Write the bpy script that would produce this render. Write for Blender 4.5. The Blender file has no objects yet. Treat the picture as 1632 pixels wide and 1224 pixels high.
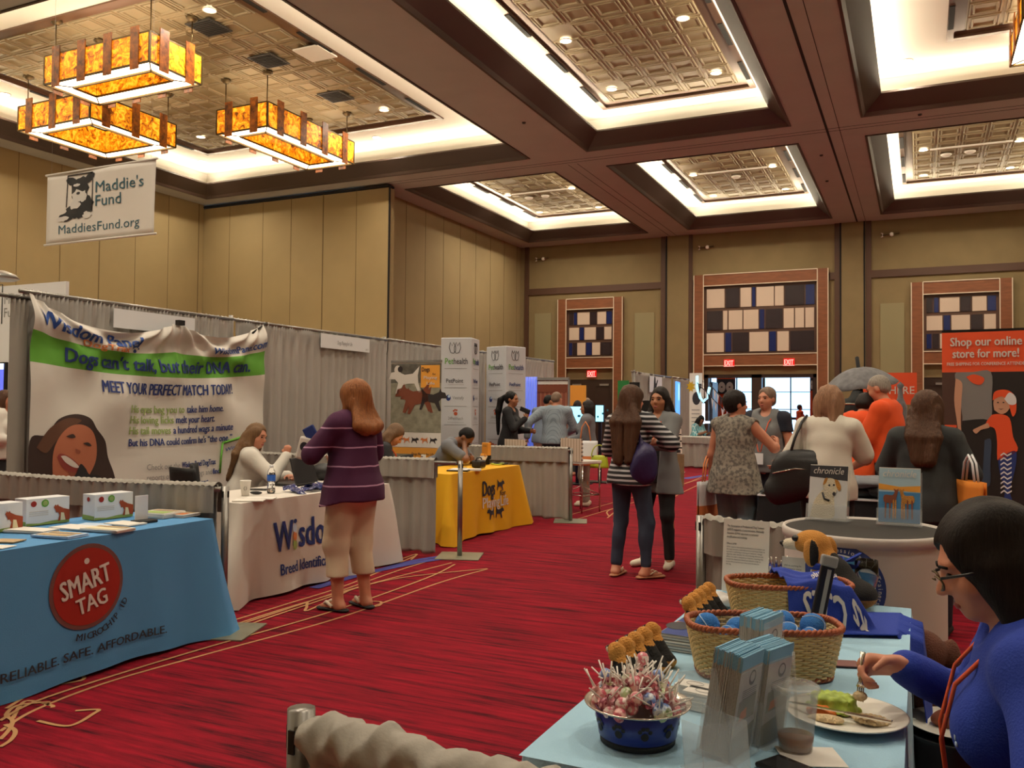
import bpy, bmesh, math, random
import numpy as np
from mathutils import Vector, Matrix
random.seed(7); np.random.seed(7)
S = bpy.context.scene; COL = S.collection
PI = math.pi
# ------------------------------------------------------------------ camera (phone camera held at standing height)
CH = 1.45; FPX = 1380.0; IW, IH = 1632, 1224
YAW, PITCH, ROLL = (math.radians(a) for a in (-25.2159, 1.58408, 0.515923))
_f = np.array([math.sin(YAW)*math.cos(PITCH), math.cos(YAW)*math.cos(PITCH), math.sin(PITCH)])
_r = np.array([math.cos(YAW), -math.sin(YAW), 0.0]); _u = np.cross(_r, _f)
_r2 = _r*math.cos(ROLL)+_u*math.sin(ROLL); _u2 = -_r*math.sin(ROLL)+_u*math.cos(ROLL)
cam = bpy.data.cameras.new('camera'); camo = bpy.data.objects.new('camera', cam); COL.objects.link(camo)
cam.sensor_width = 36; cam.sensor_fit = 'HORIZONTAL'; cam.lens = FPX*36/IW; cam.clip_start = 0.02; cam.clip_end = 200
camo.matrix_world = Matrix(((_r2[0], _u2[0], -_f[0], 0), (_r2[1], _u2[1], -_f[1], 0), (_r2[2], _u2[2], -_f[2], CH), (0, 0, 0, 1)))
S.camera = camo
# ------------------------------------------------------------------ view, world
S.view_settings.view_transform = 'Standard'; S.view_settings.look = 'None'
S.view_settings.gamma = 1; S.view_settings.use_curve_mapping = False
S.view_settings.exposure = 0.0
S.cycles.use_denoising = True
S.cycles.max_bounces = 8; S.cycles.diffuse_bounces = 4; S.cycles.glossy_bounces = 3; S.cycles.transmission_bounces = 8; S.cycles.transparent_max_bounces = 12
S.cycles.sample_clamp_indirect = 4.0
w = bpy.data.worlds.new('world'); S.world = w; w.use_nodes = True
w.node_tree.nodes['Background'].inputs[0].default_value = (0.40, 0.68, 1.0, 1); w.node_tree.nodes['Background'].inputs[1].default_value = 2.7
HC = 7.75          # soffit height
YW = 30.87         # back wall
RECESS = 0.75
COFFERS = [(-19.7, -8.87, 8.9, 19.8, 1.6), (-7.36, -2.55, 8.9, 19.8, .65), (-1.12, 9.7, 8.9, 19.8, 1.6),
           (-13.46, -8.75, 21.17, 29.9, .65), (-7.33, -2.56, 21.17, 29.9, .65), (-1.11, 3.7, 21.17, 29.9, .65), (5.1, 9.9, 21.17, 29.9, .65),
           (-19.7, -8.87, -3.3, 7.5, 1.6), (-7.36, -2.55, -3.3, 7.5, .65), (-1.12, 9.7, -3.3, 7.5, 1.6)]
def area(name, loc, size, power, color, direction, spread=PI):
    l = bpy.data.lights.new(name, 'AREA'); l.shape = 'RECTANGLE'; l.size, l.size_y = size; l.energy = power; l.color = color; l.spread = spread
    o = bpy.data.objects.new(name, l); COL.objects.link(o); o.location = loc
    o.rotation_euler = Vector(direction).to_track_quat('-Z', 'Y').to_euler(); return o
def look_dir_rect(o, direction, longaxis):
    z = -Vector(direction).normalized(); x = Vector(longaxis).normalized(); y = z.cross(x)
    loc = o.location.copy(); o.matrix_world = Matrix(((x.x, y.x, z.x, loc.x), (x.y, y.y, z.y, loc.y), (x.z, y.z, z.z, loc.z), (0, 0, 0, 1)))
COVE = (1.0, .86, .62)
for (x0, x1, y0, y1, ins) in COFFERS:      # LED strips lying in the trough behind each coffer lip, washing the white cove
    zc = HC+.36; k = 16.0
    if x1 > 9.8 and y0 > 20: continue
    for (p, d, ax, L) in (((x0+.3, (y0+y1)/2, zc), (.75, 0, 1), (0, 1, 0), y1-y0-.7), ((x1-.3, (y0+y1)/2, zc), (-.75, 0, 1), (0, 1, 0), y1-y0-.7),
                          (((x0+x1)/2, y0+.3, zc), (0, .75, 1), (1, 0, 0), x1-x0-.7), (((x0+x1)/2, y1-.3, zc), (0, -.75, 1), (1, 0, 0), x1-x0-.7)):
        o = area('cove_strip_light', p, (L, .07), k*L, COVE, d); look_dir_rect(o, d, ax)

# ------------------------------------------------------------------ pixel to place: where a ray of the camera meets a level, depth or side plane
_M = np.array([_r2, _u2, _f])
def ray(px, py): return _M.T @ np.array([(px-IW/2)/FPX, (IH/2-py)/FPX, 1.0])
def at(px, py, z=0.0): d = ray(px, py); return Vector(d*((z-CH)/d[2]))+Vector((0, 0, CH))
def atY(px, py, y): d = ray(px, py); return Vector(d*(y/d[1]))+Vector((0, 0, CH))
def atX(px, py, x): d = ray(px, py); return Vector(d*(x/d[0]))+Vector((0, 0, CH))

# ------------------------------------------------------------------ materials
def s2l(c): return c/12.92 if c <= .04045 else ((c+.055)/1.055)**2.4
def rgb(h): return tuple(s2l(int(h[i:i+2], 16)/255) for i in (0, 2, 4))
MATS = {}
def mat(name, col, rough=.6, metal=0.0, bump=0.0, bscale=60.0, var=0.0, vscale=8.0, emit=None, estr=0.0, trans=0.0, ior=1.45, alpha=1.0, spec=None, sheen=0.0, stretch=None):
    if name in MATS: return MATS[name]
    m = bpy.data.materials.new(name); m.use_nodes = True; nt = m.node_tree; b = nt.nodes['Principled BSDF']
    c = rgb(col) if isinstance(col, str) else col
    b.inputs['Base Color'].default_value = (*c, 1); b.inputs['Roughness'].default_value = rough; b.inputs['Metallic'].default_value = metal
    if spec is not None: b.inputs['Specular IOR Level'].default_value = spec
    if sheen: b.inputs['Sheen Weight'].default_value = sheen
    if trans: b.inputs['Transmission Weight'].default_value = trans; b.inputs['IOR'].default_value = ior
    if alpha < 1: b.inputs['Alpha'].default_value = alpha
    if emit is not None:
        b.inputs['Emission Color'].default_value = (*(rgb(emit) if isinstance(emit, str) else emit), 1); b.inputs['Emission Strength'].default_value = estr
    if bump or var:
        tc = nt.nodes.new('ShaderNodeTexCoord'); src = tc.outputs['Object']
        if stretch:
            mp = nt.nodes.new('ShaderNodeMapping'); mp.inputs['Scale'].default_value = stretch; nt.links.new(src, mp.inputs[0]); src = mp.outputs[0]
    if bump:
        n = nt.nodes.new('ShaderNodeTexNoise'); n.inputs['Scale'].default_value = bscale; n.inputs['Detail'].default_value = 3; nt.links.new(src, n.inputs['Vector'])
        bp = nt.nodes.new('ShaderNodeBump'); bp.inputs['Strength'].default_value = bump; bp.inputs['Distance'].default_value = .01
        nt.links.new(n.outputs['Fac'], bp.inputs['Height']); nt.links.new(bp.outputs[0], b.inputs['Normal'])
    if var:
        n = nt.nodes.new('ShaderNodeTexNoise'); n.inputs['Scale'].default_value = vscale; n.inputs['Detail'].default_value = 4; nt.links.new(src, n.inputs['Vector'])
        mx = nt.nodes.new('ShaderNodeMixRGB'); mx.inputs[1].default_value = (*[x*(1-var) for x in c], 1); mx.inputs[2].default_value = (*[min(1, x*(1+var)) for x in c], 1)
        rp = nt.nodes.new('ShaderNodeMapRange'); rp.inputs[1].default_value = .3; rp.inputs[2].default_value = .7
        nt.links.new(n.outputs['Fac'], rp.inputs[0]); nt.links.new(rp.outputs[0], mx.inputs[0]); nt.links.new(mx.outputs[0], b.inputs['Base Color'])
    MATS[name] = m; return m
def nodes_of(m): return m.node_tree.nodes, m.node_tree.links, m.node_tree.nodes['Principled BSDF']
def stripes(name, c1, c2, period, width, axis=2, rough=.85, off=0.0, warp=0.0):
    """cloth with woven bands along one object axis"""
    if name in MATS: return MATS[name]
    m = mat(name, c1, rough); N, L, b = nodes_of(m)
    tc = N.new('ShaderNodeTexCoord'); sp = N.new('ShaderNodeSeparateXYZ'); L.new(tc.outputs['Object'], sp.inputs[0])
    a = N.new('ShaderNodeMath'); a.operation = 'ADD'; a.inputs[1].default_value = off; L.new(sp.outputs[axis], a.inputs[0]); src = a.outputs[0]
    if warp:
        n = N.new('ShaderNodeTexNoise'); n.inputs['Scale'].default_value = 5; L.new(tc.outputs['Object'], n.inputs['Vector'])
        q = N.new('ShaderNodeMath'); q.operation = 'MULTIPLY_ADD'; q.inputs[1].default_value = warp; L.new(n.outputs['Fac'], q.inputs[0]); L.new(src, q.inputs[2]); src = q.outputs[0]
    d = N.new('ShaderNodeMath'); d.operation = 'DIVIDE'; d.inputs[1].default_value = period; L.new(src, d.inputs[0])
    f = N.new('ShaderNodeMath'); f.operation = 'FRACT'; L.new(d.outputs[0], f.inputs[0])
    g = N.new('ShaderNodeMath'); g.operation = 'LESS_THAN'; g.inputs[1].default_value = width; L.new(f.outputs[0], g.inputs[0])
    mx = N.new('ShaderNodeMixRGB'); mx.inputs[1].default_value = (*rgb(c1), 1); mx.inputs[2].default_value = (*rgb(c2), 1)
    L.new(g.outputs[0], mx.inputs[0]); L.new(mx.outputs[0], b.inputs['Base Color']); return m
def speckle(name, c1, c2, scale, thr=.5, rough=.85, kind='noise', soft=.05):
    if name in MATS: return MATS[name]
    m = mat(name, c1, rough); N, L, b = nodes_of(m); tc = N.new('ShaderNodeTexCoord')
    if kind == 'noise': t = N.new('ShaderNodeTexNoise'); t.inputs['Detail'].default_value = 3; o = t.outputs['Fac']
    elif kind == 'check': t = N.new('ShaderNodeTexBrick'); o = t.outputs['Fac']; t.offset = 0; t.inputs['Mortar Size'].default_value = .06; t.inputs['Row Height'].default_value = .5
    else: t = N.new('ShaderNodeTexVoronoi'); o = t.outputs['Distance']
    t.inputs['Scale'].default_value = scale; L.new(tc.outputs['Object'], t.inputs['Vector'])
    rp = N.new('ShaderNodeMapRange'); rp.inputs[1].default_value = thr-soft; rp.inputs[2].default_value = thr+soft; L.new(o, rp.inputs[0])
    mx = N.new('ShaderNodeMixRGB'); mx.inputs[1].default_value = (*rgb(c1), 1); mx.inputs[2].default_value = (*rgb(c2), 1)
    L.new(rp.outputs[0], mx.inputs[0]); L.new(mx.outputs[0], b.inputs['Base Color']); return m

# ------------------------------------------------------------------ objects
def tag(o, label=None, cat=None, group=None, kind=None):
    if label: o['label'] = label
    if cat: o['category'] = cat
    if group: o['group'] = group
    if kind: o['kind'] = kind
    return o
def thing(name, label, cat, loc=(0, 0, 0), rz=0.0, group=None, rot=None):
    o = bpy.data.objects.new(name, None); COL.objects.link(o); o.location = loc; o.rotation_euler = rot or (0, 0, rz); o.empty_display_size = .05
    return tag(o, label, cat, group)
KIDS = {}
def adopt(c, p): c.parent = p; KIDS.setdefault(p.name, []).append(c)
def copy_tree(o, parent=None):
    c = o.copy(); COL.objects.link(c)
    if parent: adopt(c, parent)
    for ch in KIDS.get(o.name, []): copy_tree(ch, c)
    return c
class MB:
    """collects shapes; build() links them as ONE mesh object"""
    def __init__(s): s.v = []; s.f = []; s.m = []; s.sm = []
    def add(s, vs, fs, m=0, smooth=False):
        n = len(s.v); s.v += [tuple(v) for v in vs]
        for f in fs: s.f.append([i+n for i in f]); s.m.append(m); s.sm.append(smooth)
        return s
    def box(s, c, d, rz=0.0, m=0, R=None):
        x, y, z = d[0]/2, d[1]/2, d[2]/2; R = R or Matrix.Rotation(rz, 3, 'Z'); c = Vector(c)
        vs = [c+R @ Vector((sx*x, sy*y, sz*z)) for sz in (-1, 1) for sy in (-1, 1) for sx in (-1, 1)]
        return s.add(vs, [(0, 2, 3, 1), (4, 5, 7, 6), (0, 1, 5, 4), (2, 6, 7, 3), (0, 4, 6, 2), (1, 3, 7, 5)], m)
    def poly(s, pts, m=0): return s.add(pts, [list(range(len(pts)))], m)
    def prism(s, pts, n, m=0):
        """flat outline (3D points) pushed by vector n"""
        n = Vector(n); k = len(pts); a = [Vector(p) for p in pts]; b = [p+n for p in a]
        return s.add(a+b, [list(range(k))[::-1], list(range(k, 2*k))]+[(i, (i+1) % k, k+(i+1) % k, k+i) for i in range(k)], m)
    def tube(s, pts, r, n=8, m=0, caps=True, closed=False):
        pts = [Vector(p) for p in pts]; K = len(pts); rs = r if isinstance(r, (list, tuple)) else [r]*K; vs = []; up = None
        for i, p in enumerate(pts):
            a = pts[(i-1) % K] if (i > 0 or closed) else p; b = pts[(i+1) % K] if (i < K-1 or closed) else p
            t = (b-a); t = t.normalized() if t.length > 1e-9 else Vector((0, 0, 1))
            if up is None: up = Vector((0, 0, 1)) if abs(t.z) < .9 else Vector((1, 0, 0))
            x = t.cross(up); x = x.normalized() if x.length > 1e-6 else t.orthogonal().normalized(); up = x.cross(t)
            vs += [p+(x*math.cos(2*PI*j/n)+up*math.sin(2*PI*j/n))*rs[i] for j in range(n)]
        fs = [(i*n+j, i*n+(j+1) % n, ((i+1) % K)*n+(j+1) % n, ((i+1) % K)*n+j) for i in range(K if closed else K-1) for j in range(n)]
        if caps and not closed: fs += [list(range(n))[::-1], list(range((K-1)*n, K*n))]
        return s.add(vs, fs, m, True)
    def lathe(s, prof, c=(0, 0, 0), n=24, m=0, sx=1.0, sy=1.0, R=None, a0=0.0, a1=2*PI, smooth=True):
        c = Vector(c); full = abs(a1-a0-2*PI) < 1e-6; q = n if full else n+1; vs = []
        for (r, z) in prof:
            for j in range(q):
                a = a0+(a1-a0)*j/n; p = Vector((r*math.cos(a)*sx, r*math.sin(a)*sy, z)); vs.append(c+(R @ p if R else p))
        fs = [(i*q+j, i*q+(j+1) % q, (i+1)*q+(j+1) % q, (i+1)*q+j) for i in range(len(prof)-1) for j in range(n)]
        return s.add(vs, fs, m, smooth)
    def sph(s, c, r, n=12, m=0, R=None):
        r = r if isinstance(r, (tuple, list)) else (r, r, r); k = max(6, n//2)
        pr = [(math.sin(PI*i/k), -math.cos(PI*i/k)) for i in range(k+1)]
        pr[0] = (1e-4, -1); pr[-1] = (1e-4, 1); c = Vector(c); vs = []
        for (a, z) in pr:
            for j in range(n):
                p = Vector((a*math.cos(2*PI*j/n)*r[0], a*math.sin(2*PI*j/n)*r[1], z*r[2])); vs.append(c+(R @ p if R else p))
        return s.add(vs, [(i*n+j, i*n+(j+1) % n, (i+1)*n+(j+1) % n, (i+1)*n+j) for i in range(k) for j in range(n)], m, True)
    def grid(s, fn, nu, nv, m=0, smooth=True):
        vs = [fn(i/nu, j/nv) for j in range(nv+1) for i in range(nu+1)]
        return s.add(vs, [(j*(nu+1)+i, j*(nu+1)+i+1, (j+1)*(nu+1)+i+1, (j+1)*(nu+1)+i) for j in range(nv) for i in range(nu)], m, smooth)
    def build(s, name, mats, parent=None, loc=None, rz=0.0, bevel=0.0, thick=0.0, rot=None, subd=0):
        me = bpy.data.meshes.new(name); me.from_pydata(s.v, [], s.f); me.validate()
        for mm in (mats if isinstance(mats, (list, tuple)) else [mats]): me.materials.append(mm)
        if len(me.polygons) == len(s.f):
            me.polygons.foreach_set('material_index', s.m); me.polygons.foreach_set('use_smooth', s.sm)
        o = bpy.data.objects.new(name, me); COL.objects.link(o)
        if loc is not None: o.location = loc
        o.rotation_euler = rot or (0, 0, rz)
        if parent: adopt(o, parent)
        if thick: md = o.modifiers.new('solid', 'SOLIDIFY'); md.thickness = thick; md.offset = 0
        if bevel: md = o.modifiers.new('bevel', 'BEVEL'); md.width = bevel; md.segments = 2; md.limit_method = 'ANGLE'
        if subd: md = o.modifiers.new('sub', 'SUBSURF'); md.levels = subd; md.render_levels = subd
        return o
def struct(name, mb, mats, parent=None, **k):
    o = mb.build(name, mats, parent, **k); o['kind'] = 'structure'; return o
FONT = bpy.data.fonts.load('<builtin>') if '<builtin>' not in [f.filepath for f in bpy.data.fonts] else [f for f in bpy.data.fonts if f.filepath == '<builtin>'][0]
def text_mesh(txt, w=None, h=None, bold=0.0, shear=0.0, res=2):
    """2-D lettering: (verts, faces) fitted to width w and capital height h, lower left at 0,0"""
    cu = bpy.data.curves.new('lettering', 'FONT'); cu.body = txt; cu.font = FONT; cu.resolution_u = res; cu.shear = shear; cu.fill_mode = 'FRONT'
    ob = bpy.data.objects.new('lettering', cu); COL.objects.link(ob); dg = bpy.context.evaluated_depsgraph_get(); dg.update()
    me = ob.evaluated_get(dg).to_mesh(); v = np.array([p.co[:2] for p in me.vertices]) if len(me.vertices) else np.zeros((1, 2)); f = [list(p.vertices) for p in me.polygons]
    ob.evaluated_get(dg).to_mesh_clear(); bpy.data.objects.remove(ob); bpy.data.curves.remove(cu)
    mn, mx = v.min(0), v.max(0); v = v-[mn[0], 0]; cap = .69; sy = (h/cap) if h else 1.0; W = mx[0]-mn[0]; sx = (w/W) if w else sy
    return v*[sx, sy], f
def fill2d(mb, pts, fn, m=0, cell=.02):
    """flat outline filled with small triangles so that it follows a curved surface"""
    from mathutils.geometry import delaunay_2d_cdt
    x0, x1 = min(p[0] for p in pts), max(p[0] for p in pts); y0, y1 = min(p[1] for p in pts), max(p[1] for p in pts)
    def inside(x, y):
        c = False; n = len(pts)
        for i in range(n):
            (ax, ay), (bx, by) = pts[i][:2], pts[(i+1) % n][:2]
            if (ay > y) != (by > y) and x < (bx-ax)*(y-ay)/(by-ay)+ax: c = not c
        return c
    V = [Vector(p[:2]) for p in pts]; n = len(V); g = [(x0+cell*(i+.5), y0+cell*(j+.5)) for i in range(int((x1-x0)/cell)+1) for j in range(int((y1-y0)/cell)+1)]
    V += [Vector(p) for p in g if inside(*p)]
    r = delaunay_2d_cdt(V, [], [list(range(n))], 1, 1e-6); mb.add([fn(v.x, v.y) for v in r[0]], [list(f) for f in r[2]], m, True)
def finer(v, f, mx):
    b = bmesh.new(); vs = [b.verts.new((p[0], p[1], 0)) for p in v]
    for q in f:
        try: b.faces.new([vs[i] for i in q])
        except ValueError: pass
    for _ in range(6):
        es = [e for e in b.edges if e.calc_length() > mx]
        if not es: break
        bmesh.ops.subdivide_edges(b, edges=es, cuts=1); bmesh.ops.triangulate(b, faces=[q for q in b.faces if len(q.verts) > 3])
    b.verts.index_update(); r = (np.array([p.co[:2] for p in b.verts]), [[p.index for p in q.verts] for q in b.faces]); b.free(); return r
def letter(mb, txt, fn, w=None, h=None, bold=0.0, shear=0.0, align='l', m=0, x=0.0, y=0.0, res=2, fine=0):
    """lettering laid on a surface: fn(u, v) gives the 3-D point"""
    v, f = text_mesh(txt, w, h, bold, shear, res); v, f = finer(v, f, fine) if fine else (v, f); wid = v[:, 0].max(); ox = x-(wid/2 if align == 'c' else wid if align == 'r' else 0)
    k = bold*.42*(h or .1)/.69
    if bold:
        c0 = [Vector(fn(ox+wid*.5+i, y+(h or .1)*.5+j)) for i, j in ((0, 0), (.004, 0), (0, .004))]; nr = (c0[1]-c0[0]).cross(c0[2]-c0[0]).normalized()*min(.0006, .012*(h or .1))
    for q, (dx, dy) in enumerate(((0, 0),) if not bold else ((-k, -k*.4), (k, -k*.4), (-k, k*.4), (k, k*.4), (0, 0))): mb.add([Vector(fn(a+ox+dx, b+y+dy))+(nr*q if bold else Vector((0, 0, 0))) for a, b in v], f, m)
    return wid

# ------------------------------------------------------------------ bodies: distance fields meshed with surface nets
class SDF:
    def __init__(s, lo, hi, h):
        s.lo = np.array(lo, np.float32); s.h = h; s.n = np.maximum(4, np.ceil((np.array(hi)-s.lo)/h).astype(int)+1); s.d = np.full(s.n, .2, np.float32)
        s.ax = [s.lo[i]+h*np.arange(s.n[i], dtype=np.float32) for i in range(3)]
    def _win(s, lo, hi, pad):
        a = np.clip(np.floor((np.array(lo)-pad-s.lo)/s.h).astype(int), 0, s.n-1); b = np.clip(np.ceil((np.array(hi)+pad-s.lo)/s.h).astype(int)+1, 0, s.n)
        if np.any(b <= a): return None, None
        sl = tuple(slice(a[i], b[i]) for i in range(3)); X, Y, Z = np.meshgrid(*[s.ax[i][sl[i]] for i in range(3)], indexing='ij', sparse=True); return sl, (X, Y, Z)
    def _mix(s, sl, d, k, op):
        o = s.d[sl]
        if op == '+':
            if k > 0: t = np.clip(.5+.5*(o-d)/k, 0, 1); s.d[sl] = o*(1-t)+d*t-k*t*(1-t)
            else: s.d[sl] = np.minimum(o, d)
        elif op == '-':
            if k > 0: t = np.clip(.5-.5*(o+d)/k, 0, 1); s.d[sl] = o*(1-t)-d*t+k*t*(1-t)
            else: s.d[sl] = np.maximum(o, -d)
    def cap(s, a, b, ra, rb=None, k=.02, flat=None, op='+'):
        rb = ra if rb is None else rb; a = np.array(a, np.float32); b = np.array(b, np.float32); R = max(ra, rb)*(max(1, flat[1]) if flat else 1)
        sl, P = s._win(np.minimum(a, b)-R, np.maximum(a, b)+R, k+2*s.h)
        if sl is None: return s
        ab = b-a; L = float(ab @ ab)+1e-9; px, py, pz = P[0]-a[0], P[1]-a[1], P[2]-a[2]; t = np.clip((px*ab[0]+py*ab[1]+pz*ab[2])/L, 0, 1)
        dx, dy, dz = px-t*ab[0], py-t*ab[1], pz-t*ab[2]; q = dx*dx+dy*dy+dz*dz
        if flat:
            n = np.array(flat[0], np.float32); n /= np.linalg.norm(n); c = dx*n[0]+dy*n[1]+dz*n[2]; q = q+c*c*(1/flat[1]**2-1)
        s._mix(sl, (np.sqrt(np.maximum(q, 0))-(ra+(rb-ra)*t))*(min(1, flat[1]) if flat else 1), k, op); return s
    def ell(s, c, r, k=.02, R=None, op='+'):
        c = np.array(c, np.float32); r = np.array(r, np.float32); m = r.max(); sl, P = s._win(c-m, c+m, k+2*s.h)
        if sl is None: return s
        x, y, z = P[0]-c[0], P[1]-c[1], P[2]-c[2]
        if R is not None: R = np.array(R); x, y, z = R[0, 0]*x+R[1, 0]*y+R[2, 0]*z, R[0, 1]*x+R[1, 1]*y+R[2, 1]*z, R[0, 2]*x+R[1, 2]*y+R[2, 2]*z
        k0 = np.sqrt((x/r[0])**2+(y/r[1])**2+(z/r[2])**2); k1 = np.sqrt((x/r[0]**2)**2+(y/r[1]**2)**2+(z/r[2]**2)**2)+1e-6
        s._mix(sl, k0*(k0-1)/k1, k, op); return s
    def cut(s, p, n, k=0.0):
        """keep the side the normal points away from"""
        n = np.array(n, np.float32); n /= np.linalg.norm(n); X, Y, Z = np.meshgrid(*s.ax, indexing='ij', sparse=True); d = (X-p[0])*n[0]+(Y-p[1])*n[1]+(Z-p[2])*n[2]
        s.d = np.maximum(s.d, d); return s
    def wrinkle(s, amp, f=(9, 9, 14), seed=0):
        X, Y, Z = np.meshgrid(*s.ax, indexing='ij', sparse=True); p = seed*1.7
        s.d = s.d+amp*(np.sin(f[0]*X+3*np.sin(5*Z+p)+p)*np.sin(f[1]*Y+2*np.sin(7*X+p))+.7*np.sin(f[2]*Z+4*np.sin(6*X+p)+3*np.sin(5*Y))).astype(np.float32); return s
    def strands(s, c, amp, n=34):
        X, Y, Z = np.meshgrid(*s.ax, indexing='ij', sparse=True); a = np.arctan2(X-c[0], Y-c[1])
        s.d = s.d+amp*np.sin(n*a+1.5*np.sin(9*Z)+2*np.sin(3*a)).astype(np.float32); return s
    def mesh(s, name, mats, parent=None, mfn=None, loc=None, rz=0.0, smooth_it=1):
        d = s.d.copy(); d[0] = d[-1] = .2; d[:, 0] = d[:, -1] = .2; d[:, :, 0] = d[:, :, -1] = .2
        I = d < 0; nx, ny, nz = d.shape; cnt = np.zeros((nx-1, ny-1, nz-1), np.int8)
        for i in (0, 1):
            for j in (0, 1):
                for k in (0, 1): cnt += I[i:nx-1+i, j:ny-1+j, k:nz-1+k]
        act = (cnt > 0) & (cnt < 8); ids = np.full(act.shape, -1, np.int32); cells = np.argwhere(act); ids[act] = np.arange(len(cells))
        acc = np.zeros((len(cells), 3)); num = np.zeros(len(cells)); cr = [np.array(c) for c in ((0, 0, 0), (1, 0, 0), (0, 1, 0), (1, 1, 0), (0, 0, 1), (1, 0, 1), (0, 1, 1), (1, 1, 1))]
        val = [d[tuple((cells+c).T)] for c in cr]
        for a, b in ((0, 1), (2, 3), (4, 5), (6, 7), (0, 2), (1, 3), (4, 6), (5, 7), (0, 4), (1, 5), (2, 6), (3, 7)):
            x = (val[a] < 0) != (val[b] < 0); t = np.where(x, val[a]/np.where(x, val[a]-val[b], 1), 0)
            acc += np.where(x[:, None], cr[a]+t[:, None]*(cr[b]-cr[a]), 0); num += x
        V = s.lo+(cells+acc/num[:, None])*s.h; F = []
        for ax in range(3):
            u, v = (ax+1) % 3, (ax+2) % 3; A = np.moveaxis(I, ax, 0); e = np.argwhere(np.moveaxis(A[:-1] != A[1:], 0, ax))
            e = e[(e[:, u] > 0) & (e[:, v] > 0)]
            if not len(e): continue
            eu = np.zeros(3, int); eu[u] = 1; ev = np.zeros(3, int); ev[v] = 1
            q = np.stack([ids[tuple((e-eu-ev).T)], ids[tuple((e-ev).T)], ids[tuple(e.T)], ids[tuple((e-eu).T)]], 1)
            fl = ~I[tuple(e.T)]; q[fl] = q[fl][:, ::-1]; F.append(q)
        F = np.concatenate(F); F = F[(F >= 0).all(1)]
        for _ in range(smooth_it):
            sm = np.zeros_like(V); n = np.zeros(len(V))
            for a, b in ((0, 1), (1, 2), (2, 3), (3, 0)):
                np.add.at(sm, F[:, a], V[F[:, b]]); np.add.at(n, F[:, a], 1)
            V = .5*V+.5*sm/np.maximum(n, 1)[:, None]
        me = bpy.data.meshes.new(name); me.vertices.add(len(V)); me.vertices.foreach_set('co', V.astype(np.float32).ravel())
        me.loops.add(F.size); me.loops.foreach_set('vertex_index', F.astype(np.int32).ravel()); me.polygons.add(len(F)); me.polygons.foreach_set('loop_start', np.arange(0, F.size, 4, dtype=np.int32))
        me.update(calc_edges=True); me.polygons.foreach_set('use_smooth', np.ones(len(F), bool))
        for mm in (mats if isinstance(mats, (list, tuple)) else [mats]): me.materials.append(mm)
        if mfn is not None: me.polygons.foreach_set('material_index', mfn(V[F].mean(1)).astype(np.int32))
        o = bpy.data.objects.new(name, me); COL.objects.link(o)
        if loc is not None: o.location = loc
        o.rotation_euler = (0, 0, rz)
        if parent: adopt(o, parent)
        return o
# ================================================================== the hall
M = MATS
mat('wall_vinyl', '97835c', .75, bump=.08, bscale=90, var=.05, vscale=1.2)
mat('wall_fabric', '806f4c', .85, bump=.15, bscale=160, var=.05, vscale=2)
mat('seam', '6b5838', .8); mat('black_gap', '15110e', .8)
mat('soffit', 'a8a49e', .8, var=.04, vscale=1.5); mat('bronze', '3c2c24', .45, bump=.05, bscale=30)
mat('bronze_shine', '6a5040', .3, metal=.6); mat('cove_white', 'f4efe4', .9); mat('tile_paint', '9a8a6c', .5, metal=.25)
mat('trim_brown', '4f3526', .5); mat('cherry', '7c4a2c', .45, var=.18, vscale=3, stretch=(1, 1, 6)); mat('door_dark', '33231c', .4)
mat('pane_white', 'cdb9a6', .35); mat('pane_dark', '2b2126', .25); mat('pane_blue', '13245c', .2); mat('alu', 'a9a9a6', .35, metal=.8); mat('white_line', 'd8c9b0', .5)
# carpet: red loop pile with dark dragged streaks along the hall's width
mc = mat('carpet', 'a01428', .95, bump=.5, bscale=420, spec=.15); N, L, B = nodes_of(mc)
tc = N.new('ShaderNodeTexCoord'); mp = N.new('ShaderNodeMapping'); mp.inputs['Scale'].default_value = (.9, 13, 1); L.new(tc.outputs['Object'], mp.inputs[0])
n1 = N.new('ShaderNodeTexNoise'); n1.inputs['Scale'].default_value = 1.6; n1.inputs['Detail'].default_value = 6; n1.inputs['Roughness'].default_value = .7; L.new(mp.outputs[0], n1.inputs['Vector'])
cr = N.new('ShaderNodeValToRGB'); e = cr.color_ramp.elements; e[0].position = .34; e[0].color = (*rgb('330b15'), 1); e[1].position = .66; e[1].color = (*rgb('961126'), 1)
e2 = cr.color_ramp.elements.new(.47); e2.color = (*rgb('740e1f'), 1); L.new(n1.outputs['Fac'], cr.inputs[0]); L.new(cr.outputs[0], B.inputs['Base Color'])
mat('carpet_gold', 'b98a5c', .95, bump=.4, bscale=420); mat('carpet_blue', '43438c', .95, bump=.4, bscale=420)
fl = MB(); fl.add([(-20.6, -5, 0), (12, -5, 0), (12, 44, 0), (-20.6, 44, 0)], [(0, 1, 2, 3)])
def ribbon(pts, wd, m=1, z=.0015):
    z += .00035*(len(fl.f) % 13)
    P = [Vector((p[0], p[1], 0)) for p in pts]; vs = []
    for i, p in enumerate(P):
        t = (P[min(i+1, len(P)-1)]-P[max(i-1, 0)]).normalized(); n = Vector((-t.y, t.x, 0))*wd/2; vs += [p+n+Vector((0, 0, z)), p-n+Vector((0, 0, z))]
    fl.add(vs, [(2*i, 2*i+1, 2*i+3, 2*i+2) for i in range(len(P)-1)], m)
def smoothpts(pts, k=8):
    P = [Vector(p) for p in pts]; out = []
    for i in range(len(P)-1):
        a, b, c, d = P[max(i-1, 0)], P[i], P[i+1], P[min(i+2, len(P)-1)]
        for j in range(k):
            t = j/k; out.append(.5*((2*b)+(c-a)*t+(2*a-5*b+4*c-d)*t*t+(3*b-a-3*c+d)*t**3))
    return out+[P[-1]]
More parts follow.
